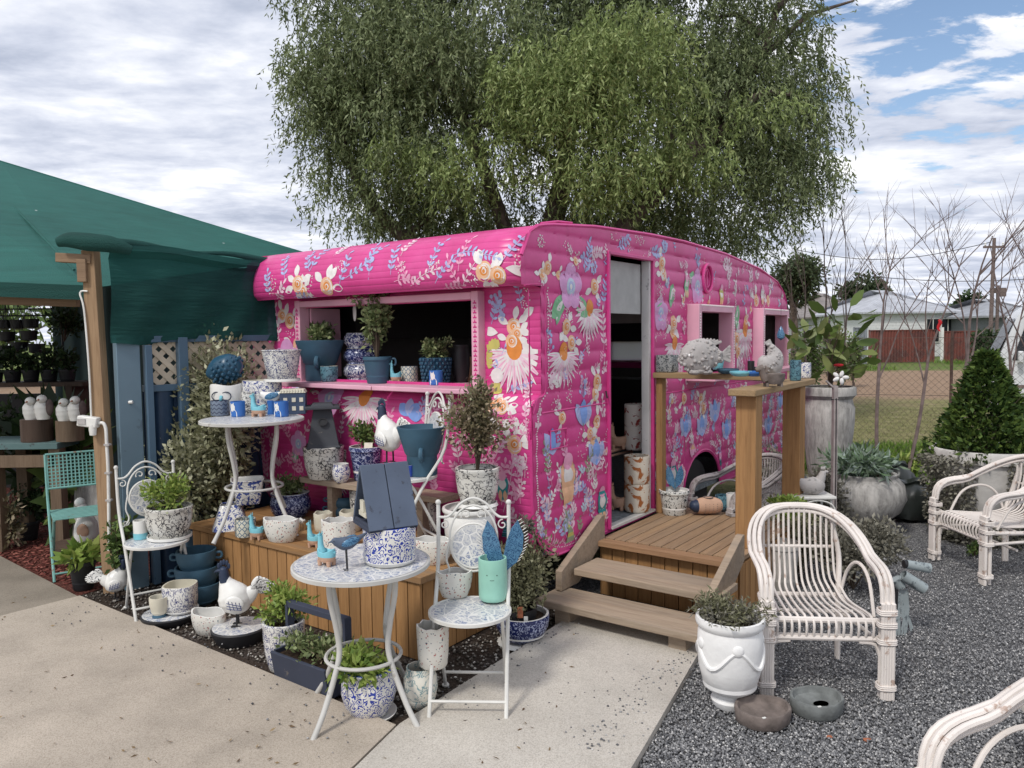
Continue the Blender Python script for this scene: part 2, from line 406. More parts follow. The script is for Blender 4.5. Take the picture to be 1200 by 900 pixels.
MT['dark'] = plain('dark_interior_paint', (.035, .033, .033), .8)
MT['pinkpale'] = worn('pale_pink_paint', (.74, .40, .50), (.62, .29, .40), .45, .66, 10, .4, .1)
MT['pink'] = None
G1, G2, G3 = (.035, .06, .018), (.085, .125, .04), (.17, .20, .08)
MT['leaf_mid'] = leaf('leaves_mid_green', (.045, .075, .025), (.11, .18, .05), (.25, .33, .10))
MT['leaf_bright'] = leaf('leaves_bright', (.10, .18, .03), (.24, .33, .07), (.42, .48, .14))
MT['leaf_var'] = leaf('leaves_variegated', (.09, .10, .05), (.25, .25, .15), (.52, .51, .33))
MT['leaf_varg'] = leaf('leaves_variegated_green', (.06, .085, .03), (.17, .22, .09), (.40, .44, .22))
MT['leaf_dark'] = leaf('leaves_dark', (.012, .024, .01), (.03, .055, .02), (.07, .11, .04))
MT['leaf_dry'] = leaf('leaves_dry_grey', (.09, .085, .065), (.20, .19, .15), (.36, .345, .28))
MT['leaf_red'] = leaf('leaves_reddish', (.09, .075, .04), (.23, .20, .11), (.50, .40, .29))
MT['leaf_olive'] = leaf('leaves_olive', (.08, .08, .045), (.18, .18, .10), (.32, .31, .20))
MT['leaf_box'] = leaf('leaves_box', (.02, .045, .012), (.055, .10, .025), (.16, .23, .05))
MT['leaf_succ'] = leaf('leaves_succulent', (.10, .17, .08), (.22, .30, .20), (.42, .50, .48))
MT['leaf_mag'] = leaf('leaves_magnolia', (.05, .09, .02), (.13, .19, .05), (.30, .34, .13), .3, .35)
MT['stem'] = plain('stem_bark', (.10, .075, .055), .9, .2)
MT['bark'] = plain('bark', (.12, .095, .08), .95, .15, .4, 12, 1, bs=20)
MT['barkgrey'] = plain('grey_bark', (.17, .13, .12), .95, .15, .3, 12, .6)
def mosaic_mat():
    q = NT('mosaic_tiles', .35, .5); v = q.obj(); a = q.vor(v, 17, 'DISTANCE_TO_EDGE'); c = q.vor(v, 17)
    n = q.noise(v, 75, 3, .5, 1.); t = q.ramp(n.outputs[0], [(.50, (.62, .62, .60)), (.56, (.20, .24, .36))])
    t = q.mix(q.ramp(q.M('FRACT', q.M('MULTIPLY', c.outputs['Color'], 3.)), [(.4, (0, 0, 0)), (.6, (.55, .55, .55))]), t, (.50, .50, .50))
    q.col(q.mix(q.M('LESS_THAN', a.outputs[0], .045), t, (.70, .69, .66))); q.bump(q.M('MINIMUM', a.outputs[0], .1), .4, .01); return q.m
MT['mosaic'] = mosaic_mat()
# ------------------------------------------------------------ ground
def sheet(name, poly, z, mat, t=0):
    m = MB()
    if t: m.prism(poly, z-t, z)
    else: m.add([(x, y, z) for x, y in poly], [tuple(range(len(poly)))])
    return struct(name, m, mat, smooth=False)
def ccw(p): return p if sum(p[i][0]*p[(i+1) % len(p)][1]-p[(i+1) % len(p)][0]*p[i][1] for i in range(len(p))) > 0 else p[::-1]
def xy(v): return (v.x, v.y)

def ground_mat():
    q = NT('far_ground', .95, .1); v = q.obj(); s = q.n('ShaderNodeSeparateXYZ'); q.l(v, s.inputs[0])
    n = q.noise(v, .35, 6, .6); n2 = q.noise(v, 3, 6, .7); n3 = q.noise(v, 22, 3)
    y = q.M('ADD', s.outputs[1], q.M('MULTIPLY', q.M('SUBTRACT', n.outputs[0], .5), 9))
    dirt = q.ramp(n2.outputs[0], [(.3, (.235, .155, .10)), (.7, (.33, .235, .165))])
    dry = q.ramp(n2.outputs[0], [(.35, (.14, .145, .055)), (.55, (.215, .20, .09)), (.72, (.30, .25, .15))])
    grn = q.ramp(n2.outputs[0], [(.4, (.22, .17, .10)), (.5, (.10, .16, .035))])
    k = q.mix(q.ramp(q.M('MULTIPLY', y, .02), [(.36, (0, 0, 0)), (.41, (1, 1, 1))]), dry, dirt)
    k = q.mix(q.ramp(q.M('MULTIPLY', y, .02), [(.66, (0, 0, 0)), (.70, (1, 1, 1))]), k, grn)
    lush = q.ramp(q.M('ADD', s.outputs[1], q.M('MULTIPLY', n2.outputs[0], 2)), [(.0, (1, 1, 1)), (1, (0, 0, 0))])
    q.col(k); q.bump(n3.outputs[0], .6, .05); return q.m
sheet('ground', [(-300, -20), (300, -20), (300, 900), (-300, 900)], -.02, ground_mat())
def gravel_mat(name, tones, sc_=95, dirt=None):
    q = NT(name, .85, .25); v = q.obj(); a = q.vor(v, sc_); n = q.noise(v, 1.4, 5); b = q.vor(v, sc_*.45)
    r = q.n('ShaderNodeSeparateColor'); q.l(a.outputs['Color'], r.inputs[0])
    k = q.ramp(r.outputs[0], tones)
    k = q.mix(q.ramp(n.outputs[0], [(.35, (.45, .45, .45)), (.65, (0, 0, 0))]), k, q.mix(1, k, (.60, .57, .55), 'MULTIPLY'))
    if dirt: k = q.mix(q.ramp(q.noise(v, 5, 4).outputs[0], [(.45, (0, 0, 0)), (.52, (1, 1, 1))]), k, dirt)
    q.col(k); q.bump(q.M('ADD', a.outputs['Distance'], q.M('MULTIPLY', b.outputs['Distance'], .5)), 1, .012); return q.m
GRAV = gravel_mat('blue_metal_gravel', [(0, (.085, .086, .09)), (.5, (.17, .17, .175)), (.85, (.28, .28, .28)), (.97, (.45, .44, .43))])
BED = gravel_mat('garden_bed_soil', [(0, (.03, .022, .017)), (.6, (.06, .046, .037)), (.93, (.12, .10, .09)), (.99, (.38, .36, .33))], 70, (.045, .032, .024))
MULCH = gravel_mat('red_mulch_base', [(0, (.07, .02, .015)), (.6, (.13, .04, .03)), (.95, (.19, .07, .05))], 60)
sheet('gravel_yard', ccw([xy(AB(-9, -1.15)), xy(AB(1.0, -1.17)), xy(AB(1.0, .2)), xy(AB(6.2, .2)), xy(AB(8.2, -2)), (5.6, 8.9), (16, 8.9), (16, -8), (2, -8)]), -.012, GRAV)
sheet('garden_bed', ccw([xy(AB(-.7, -.5)), xy(AB(1.2, -.36)), xy(AB(1.2, 2.5)), xy(AB(-.2, 2.9)), xy(AB(-.7, 2.9))]), -.006, BED)
sheet('mulch_bed', ccw([xy(AB(-.6, 2.62)), xy(AB(.15, 2.7)), (-2.6, 9.5), (-9, 9.5), (-9, 5)]), -.002, MULCH)
def concrete(name, c, sc_=3, stain=.35):
    q = NT(name, .9, .2); v = q.obj(); n = q.noise(v, sc_, 7, .6); n2 = q.noise(v, 160, 3, .7); n3 = q.noise(v, .9, 5); sp = q.vor(v, 130)
    k = q.ramp(n.outputs[0], [(.3, mul(c, .82)), (.5, c), (.72, mul(c, 1.12))])
    k = q.mix(q.ramp(n3.outputs[0], [(.42, (0, 0, 0)), (.7, (stain,)*3)]), k, mul(c, .55))
    k = q.mix(q.ramp(n2.outputs[0], [(.25, (.6,)*3), (.5, (0, 0, 0))]), k, mul(c, .45))
    ag = q.vor(v, 240); sc2 = q.n('ShaderNodeSeparateColor'); q.l(ag.outputs['Color'], sc2.inputs[0])
    k = q.mix(.55, k, q.ramp(sc2.outputs[0], [(0, (.55, .52, .48)), (.5, (1, 1, 1)), (.93, (1.0, 1.0, 1.0)), (1, (.45, .42, .38))]), 'MULTIPLY')
    cr = q.vor(q.obj(), .55, 'DISTANCE_TO_EDGE'); 
    q.col(k); q.bump(n2.outputs[0], .5, .004); return q.m
CONC = concrete('exposed_driveway_concrete', (.49, .425, .35)); CONC2 = concrete('smooth_path_concrete', (.56, .52, .46), 2.2, .25); CONC3 = concrete('older_concrete', (.30, .26, .21))
dA, dB = G(97, 706), G(-260, 560); dA2 = G(-420, 900)
e1 = [xy(AB(-.60, -.39)), xy(AB(-.49, 2.35))]
# near slab and the older slab to its left, a 12 mm joint between them
jn = (G(92.5, 703), G(0, 727)); jd = (jn[1]-jn[0]).normalized(); far = jn[0]+jd*6
sheet('driveway_slab', ccw([xy(AB(-.595, -.40)), xy(jn[0]+Vector((.008, 0, 0))), xy(far), (-5, -6), (1.5, -6), xy(AB(-6, -1.9))]), .03, CONC, .12)
sheet('old_driveway_slab', ccw([xy(jn[0]-Vector((.008, 0, 0))), xy(G(0, 655)), xy(G(-300, 560)), (-9, 2), xy(far-Vector((.012, 0, 0)))]), .026, CONC3, .12)
pl = [xy(AB(-.582, -.412)), xy(AB(.80, -.352)), xy(AB(1.3, -.36)), xy(AB(1.3, -1.16)), xy(AB(.92, -1.17)), xy(AB(-.14, -1.36)), xy(AB(-6, -2.35)), xy(AB(-6, -1.92))]
sheet('concrete_path', ccw(pl), .034, CONC2, .12)

# ------------------------------------------------------------ loose stones, chips
def scatter(name, pts, size, mats, label, flat=.7, elong=1.0, z=0.0):
    P = np.array(pts); n = len(P); ico = np.array([(0, 0, 1), (.9, 0, .1), (.28, .85, 0), (-.73, .53, .1), (-.73, -.53, 0), (.28, -.85, .1), (0, 0, -1)])
    F = np.array([(0, i, i % 5+1) for i in range(1, 6)]+[(6, i % 5+1, i) for i in range(1, 6)])
    s = size*(RNG.random((n, 1, 1))*.8+.5); a = RNG.random(n)*2*pi; ca, sa = np.cos(a), np.sin(a)
    J = ico[None]*s*(1+.35*(RNG.random((n, 7, 3))-.5)); J[:, :, 0] *= elong; J[:, :, 2] *= flat
    X = J[:, :, 0]*ca[:, None]-J[:, :, 1]*sa[:, None]; Y = J[:, :, 0]*sa[:, None]+J[:, :, 1]*ca[:, None]
    v = np.stack([X+P[:, 0:1], Y+P[:, 1:2], J[:, :, 2]+z+s[:, :, 0]*flat*.35], 2).reshape(-1, 3)
    f = (F[None]+(np.arange(n)*7)[:, None, None]).reshape(-1)
    me = bpy.data.meshes.new(name); me.vertices.add(len(v)); me.vertices.foreach_set('co', v.reshape(-1))
    me.loops.add(len(f)); me.loops.foreach_set('vertex_index', f.astype(np.int32)); me.polygons.add(len(f)//3)
    me.polygons.foreach_set('loop_start', np.arange(0, len(f), 3, dtype=np.int32)); me.update(calc_edges=True); me.materials.append(mats)
    o = bpy.data.objects.new(name, me); COL.objects.link(o); return tag(o, label, name.replace('_', ' '), kind='stuff')
def stone_mat(name, stops, rough=.8):
    q = NT(name, rough, .3); g = q.n('ShaderNodeNewGeometry'); q.col(q.ramp(g.outputs['Random Per Island'], stops)); return q.m
SG = stone_mat('gravel_stones', [(0, (.07, .072, .078)), (.45, (.155, .155, .16)), (.8, (.26, .26, .262)), (.95, (.42, .41, .40)), (1, (.60, .59, .57))])
SB = stone_mat('bed_pebbles', [(0, (.04, .03, .025)), (.5, (.10, .085, .07)), (.75, (.25, .23, .20)), (1, (.58, .55, .50))])
SM = stone_mat('mulch_chips', [(0, (.08, .02, .015)), (.5, (.19, .05, .04)), (1, (.32, .12, .09))])
def inab(p, a0, a1, b0, b1): a, b = toab(p); return a0 < a < a1 and b0 < b < b1
pts = []
for _ in range(60000):
    px = random.uniform(750, 1215); py = random.uniform(640, 915); p = G(px, py)
    a, b = toab(p)
    if b < (-1.19 if a > .9 else -1.37+(a+.14)*.18+.01) : pts.append((p.x, p.y))
scatter('gravel', pts[:42000], .0062, SG, 'loose crushed grey gravel covering the yard on the right', .8)
pts = []
for _ in range(9000):
    p = AB(random.uniform(-.5, 1.2), random.uniform(-.36, 2.6)); a, b = toab(p)
    if a < -.02 or b < -.02:
        if a > -.57 and random.random() < .8: pts.append((p.x, p.y))
scatter('pebbles', pts, .009, SB, 'scattered brown and white pebbles on the bare garden bed', .75)
pts = []
for _ in range(12000):
    p = AB(random.uniform(-.45, 2.2), random.uniform(2.65, 7)); pts.append((p.x, p.y))
scatter('mulch', pts, .012, SM, 'red wood chip mulch under the shade structure', .35, 2.6)
pts = [xy(G(random.gauss(720, 60), random.gauss(810, 35))) for _ in range(46)]+[xy(G(random.uniform(360, 760), random.uniform(780, 900))) for _ in range(30)]
pts = [q for q in pts if (lambda t: -1.2 > -9 and (t[0] < -.62 or (t[1] < -.42 and t[1] > -1.1 and t[0] < .7)))(toab(Vector((*q, 0))))]
scatter('grit', pts, .0045, SG, 'a few dark gravel crumbs strewn on the pale concrete', .7, z=.034)
for i, (x, y, lb) in enumerate(((1016, 868, 'larger flat orange brick chip lying on the grey gravel'), (972, 865, 'smaller orange brick chip lying on the grey gravel'))):
    m = MB(); m.lathe([(0, 0), (.9, .05), (1, .4), (.7, .8), (0, .85)], 7, sx=.022-.008*i, sy=.012, wob=lambda r, z, a: (r*(1+.2*sin(3*a)), z*.012))
    tag(m.build('brick_chip', MT['terracotta'], loc=G(x, y, -.004)), lb, 'brick chip')

pts = [xy(AB(random.uniform(-.9, -.5), random.uniform(-.3, 2.4))) for _ in range(90)]+[xy(AB(random.uniform(-.4, .9), random.gauss(-.43, .05))) for _ in range(60)]+[xy(AB(random.uniform(-.3, .9), random.gauss(-1.17, .06))) for _ in range(170)]
scatter('spilled_gravel', pts, .006, SG, 'gravel crumbs spilled along the concrete edges', .8, z=.034)
nl = 130; P = np.array([tuple(G(random.uniform(-100, 800), random.uniform(690, 900), .034)) for _ in range(nl)]); P = np.array([p for p in P if toab(Vector(p))[0] < -.62 or (toab(Vector(p))[1] < -.42 and toab(Vector(p))[1] > -1.1)]); P[:, 2] += .003
tag(leafmesh('leaf_litter', P, np.concatenate([RNG.normal(size=(len(P), 2)), RNG.random((len(P), 1))*.2], 1), .016+RNG.random(len(P))*.02, .009, stone_mat('dry_leaf', [(0, (.10, .06, .035)), (1, (.30, .22, .12))])), 'tiny dry leaves blown over the concrete', 'leaf litter', kind='stuff')
# ------------------------------------------------------------ far background
MT['leaf_gum'] = leaf('leaves_gum', (.03, .045, .02), (.07, .10, .045), (.14, .17, .09))
def blob_tree(name, px, py_base, Y, w, h, n, mat, label, tr=.12, lobes=12, leafs=.25, seed=0, trunk_h=None, group=None, cat='tree', zb=0, shell=.6):
    base = at(px, py_base, Y); base.z = zb; s = Y/FPX; W = w*s; H = h*s; th = H*.35 if trunk_h is None else trunk_h*s
    t = thing(name, label, cat, base, 0, group); g = random.Random(seed)
    m = MB(); top = H*.85
    m.tube([(0, 0, -.05), (.02*W, 0, th*.6), (0, .02*W, th), (.02*W, 0, top)], [tr, tr*.85, tr*.7, tr*.15], 7)
    for k in range(7):
        a = g.random()*6.3; z0 = th*g.uniform(.7, 1.3); r = W*g.uniform(.25, .42)
        m.tube([(0, 0, z0), (cos(a)*r*.5, sin(a)*r*.5, z0+(H-z0)*.35), (cos(a)*r, sin(a)*r, z0+(H-z0)*g.uniform(.5, .8))], [tr*.4, tr*.25, tr*.06], 5)
    m.build('trunk', MT['bark'], t)
    P, d = lumpy(n, (0, 0, th+(H-th)*.5), (W*.5, W*.5, (H-th)*.55), shell=shell, seed=seed, nl=lobes)
    d = d+RNG.normal(size=d.shape)*.6; d[:, 2] -= .2
    leafmesh('crown', P, d, RNG.random(n)*leafs*.6+leafs*.6, leafs*.45, mat, t)
    return t
# row beyond the lot
def rect_house(name, px0, px1, Y, wall_h, roof_h, wallm, roofm, label, depth=7, wins=(), over=.4, hip=1.6, chim=False):
    p0 = at(px0, 400, Y); p1 = at(px1, 400, Y); W = p1.x-p0.x
    t = thing(name, label, 'house', (p0.x, Y, 0))
    m = MB(); m.box((W/2, depth/2, wall_h/2), (W, depth, wall_h))
    for k in range(int(wall_h/.2)): m.box((W/2, -.008, .12+k*.2), (W, .016, .012), mi=0)
    m.build('wall', wallm, t, smooth=False)
    m = MB(); z = wall_h+.01; o = over
    vs = [(-o, -o, z), (W+o, -o, z), (W+o, depth+o, z), (-o, depth+o, z), (hip+1, depth/2, z+roof_h), (W-hip-1, depth/2, z+roof_h), (-o, -o, z-.12), (W+o, -o, z-.12), (W+o, depth+o, z-.12), (-o, depth+o, z-.12)]
    m.add(vs, [(0, 1, 5, 4), (1, 2, 5), (2, 3, 4, 5), (3, 0, 4), (6, 7, 1, 0), (7, 8, 2, 1), (8, 9, 3, 2), (9, 6, 0, 3), (9, 8, 7, 6)])
    r = m.build('roof', roofm, t, smooth=False)
    if chim:
        c = MB(); c.box((W*.45, depth*.4, z+roof_h+.2), (.5, .5, 1.2)); c.box((W*.45, depth*.4, z+roof_h+.83), (.6, .6, .08)); c.build('chimney', MT['terracotta'], r, smooth=False)
    for (x, z0, ww, hh) in wins:
        w = MB(); w.box((x, -.05, z0+hh/2), (ww+.14, .06, hh+.14)); f = w.build('window', MT['whiteplastic'], t, smooth=False)
        w = MB(); w.box((x, -.09, z0+hh/2), (ww, .02, hh)); w.box((x, -.105, z0+hh/2), (.05, .01, hh), mi=1); w.build('pane', [GLASSD, MT['whiteplastic']], f, smooth=False)
    return t
def glassd():
    q = NT('dark_glass', .22, .3); q.col((.02, .023, .027)); return q.m
GLASSD = glassd()
def corr(name, c, freq=9, axis=0, rough=.5, rust=None, bump=.7):
    q = NT(name, rough, .4); v = q.obj(); s = q.n('ShaderNodeSeparateXYZ'); q.l(v, s.inputs[0])
    w = q.M('SINE', q.M('MULTIPLY', s.outputs[axis], freq*2*pi)); n = q.noise(v, 1.3, 6, .6)
    k = q.ramp(n.outputs[0], [(.35, mul(c, .8)), (.65, mul(c, 1.15))])
    if rust: k = q.mix(q.ramp(q.noise(v, .8, 5, .6).outputs[0], [(.42, (0, 0, 0)), (.6, (1, 1, 1))]), k, rust)
    q.col(k); q.bump(w, bump, .02); return q.m
WB = plain('white_weatherboard', (.66, .66, .66), .6, bump=0)
rect_house('cottage', 1012, 1118, 52, 3.0, 1.7, WB, corr('zinc_roof', (.42, .43, .46), 5), 'white weatherboard cottage with a pale grey hipped iron roof behind the red fence', 9, wins=((4.6, 1.0, .8, 1.5), (5.6, 1.0, .8, 1.5)), hip=2.6)
rect_house('cottage', 1086, 1152, 56, 2.6, .9, WB, MT['stone'] and corr('pale_roof', (.50, .52, .55), 5), 'low white cottage wing with a dark verandah window right of the main cottage', 6, wins=((1.6, .9, 1.5, 1.1), (3.4, .9, .6, 1.1)), hip=1.0)
rect_house('brown_roofed_house', 952, 1016, 60, 2.9, 2.0, plain('fibro_wall', (.36, .36, .36), .8, bump=0), corr('brown_roof', (.22, .19, .175), 4), 'grey house with a hipped brown roof left of the white cottage', 8, hip=1.5)
rect_house('distant_house', 1156, 1230, 48, 2.6, 1.2, plain('dark_wall', (.16, .17, .18), .8, bump=0), corr('grey_roof', (.30, .31, .33), 5), 'dark walled house with a grey roof behind the van', 8, hip=1.5)
m = MB(); q0 = at(1101, 400, 51); m.tube([(0, 0, 0), (0, 0, 4.3)], .09, 6); m.box((0, 0, 4.0), (.9, .12, .3)); m.box((.2, 0, 3.9), (.4, .3, .5))
tag(m.build('service_pole', MT['barkgrey'], loc=(q0.x, 45, 0)), 'short grey service pole with a meter box standing before the white cottage', 'pole')
# power pole and line
t = thing('power_pole', 'tall weathered timber power pole behind the bare saplings', 'pole', (at(1160, 400, 44).x, 44, 0))
MB().tube([(0, 0, 0), (.10, 0, 6.9)], [.12, .09], 8).build('pole', MT['barkgrey'], t)
MB().box((.1, 0, 6.4), (1.2, .10, .12)).build('crossarm', MT['barkgrey'], t, smooth=False)
for x in (-.5, 0, .5): MB().lathe([(.03, 0), (.06, .05), (.03, .1), (.06, .14), (.02, .2)], 8, (x+.1, 0, 6.47)).build('insulator', MT['white'], t)
def wire(p, q_, sag, label, r=.012):
    pts = [p.lerp(q_, i/14)-Vector((0, 0, sag*sin(pi*i/14))) for i in range(15)]
    tag(MB().tube([x-p for x in pts], r, 4).build('power_line', MT['black'], loc=p), label, 'cable')
wire(at(930, 292, 50), at(1160, 284, 44), .8, 'upper thin black power line crossing the sky to the pole', .02)
wire(at(1000, 322, 50), at(1320, 316, 40), .5, 'lower thin black power line above the cottage roof', .02)
# red iron fence across the lot
def panel_fence(name, px0, px1, Y, h, mat, label, py=400):
    a = at(px0, py, Y).x; b = at(px1, py, Y).x
    t = thing(name, label, 'fence', (a, Y, 0)); W = b-a; n = max(1, round(W/2.3))
    for k in range(n):
        m = MB(); x0 = W*k/n+.03; x1 = W*(k+1)/n-.03; N = int((x1-x0)/.04); vs = []; fs = []
        for i in range(N+1):
            x = x0+(x1-x0)*i/N; y = .025*sin(i*pi/2.0+.3)
            vs += [(x, y, .03), (x, y, h)]
            if i: fs.append((2*i-2, 2*i, 2*i+1, 2*i-1))
        m.add(vs, fs); m.build('panel', mat, t)
        MB().box((x0-.03, .05, h/2+.03), (.06, .06, h+.06)).build('post', MT['galv'] if name == 'blue_fence' else mat, t, smooth=False)
    MB().box((W/2, 0, h+.02), (W, .07, .05)).build('rail', mat, t, smooth=False)
    return t
RED = worn('red_iron_sheet', (.17, .052, .04), (.10, .04, .035), .7, .5, 1.2)
panel_fence('iron_fence', 1019, 1096, 42, 1.75, RED, 'faded red corrugated iron fence before the white cottage')
panel_fence('iron_fence', 1107, 1145, 42, 1.65, RED, 'right stretch of red iron fence beside the white gate post')
panel_fence('sheet_fence', 1001, 1017, 40.5, 1.9, worn('grey_sheet', (.22, .24, .27), (.15, .16, .17)), 'short grey sheet fence at the left end of the red iron fence')
tag(MB().beam((0, 0, 0), (0, 0, 1.9), .12, .12).build('gate_post', MT['whiteplastic'], loc=(at(1104, 400, 42).x, 42, 0)), 'white gate post between the two stretches of red iron fence', 'post')
# distant trees
blob_tree('gum_tree', 930, 400, 30, 76, 142, 5200, MT['leaf_gum'], 'dark layered gum tree just right of the caravan roof', .16, 17, .20, 3, 82, shell=.9)
blob_tree('round_tree', 1008, 392, 70, 62, 85, 2400, MT['leaf_gum'], 'small round dark tree behind the brown roofed house', .2, 9, .6, 5, 26)
blob_tree('round_tree', 1130, 392, 75, 44, 66, 1300, MT['leaf_dark'], 'dark tree top showing above the cottage wing', .2, 7, .6, 8, 20)
blob_tree('dense_bush', 1148, 400, 38, 44, 44, 1500, MT['leaf_dark'], 'dark bush beside the van in front of the fence', .08, 6, .2, 15, 4, cat='bush')
blob_tree('dense_bush', 1172, 392, 36, 30, 40, 900, MT['leaf_dark'], 'dark bush hidden partly by the van roof', .08, 6, .2, 16, 4, cat='bush')
for k, (px, w, h, mt, lb) in enumerate(((948, 40, 92, 'leaf_mid', 'loose green shrub behind the fence beside the caravan end'), (975, 40, 84, 'leaf_olive', 'olive shrub behind the magnolia by the fence'), (1000, 34, 66, 'leaf_mid', 'green shrub behind the magnolia nearest the grey sheet fence'))):
    blob_tree('shrub', px, 440, 20+k*2, w, h, 1700, MT[mt], lb, .04, 10, .12, 30+k, 8, cat='shrub')
blob_tree('tree_line', 1250, 392, 70, 120, 50, 2000, MT['leaf_dark'], 'dark tree behind the houses at the far right', .2, 9, .6, 9, 10)
blob_tree('bushy_tree', -60, 420, 30, 330, 130, 3800, MT['leaf_mid'], 'green tree seen through the back of the shade structure', .2, 12, .4, 19, 10)

# grass stuff by the fence
def grass(name, x0, x1, y0, y1, n, h, mat, label, cond=None):
    P = np.stack([RNG.uniform(x0, x1, n), RNG.uniform(y0, y1, n), np.full(n, -.02)], 1)
    if cond: P = P[[cond(p) for p in P]]
    d = RNG.normal(size=(len(P), 3))*.35; d[:, 2] = 1
    o = leafmesh(name, P, d, h*(RNG.random(len(P))*.7+.5), h*.13, mat); return tag(o, label, 'grass', kind='stuff')
GR = leaf('grass_blades', (.05, .10, .015), (.12, .22, .03), (.22, .32, .06), .2)
GRD = leaf('dry_grass_blades', (.10, .11, .04), (.19, .18, .09), (.30, .26, .15), .2)
grass('grass', 3.6, 6.9, 8.3, 11.5, 9000, .13, GR, 'lush green grass tufts at the foot of the chain link fence')
grass('dry_grass', 2, 14, 9.5, 17, 26000, .05, GRD, 'sparse yellowing grass on the vacant lot')
grass('verge_grass', 8, 34, 33.5, 41.6, 14000, .24, GR, 'green weeds along the foot of the red iron fence', lambda p: sin(p[0]*.55)+.4*sin(p[0]*1.7)+.3*sin(p[1]*1.3) > -.1)

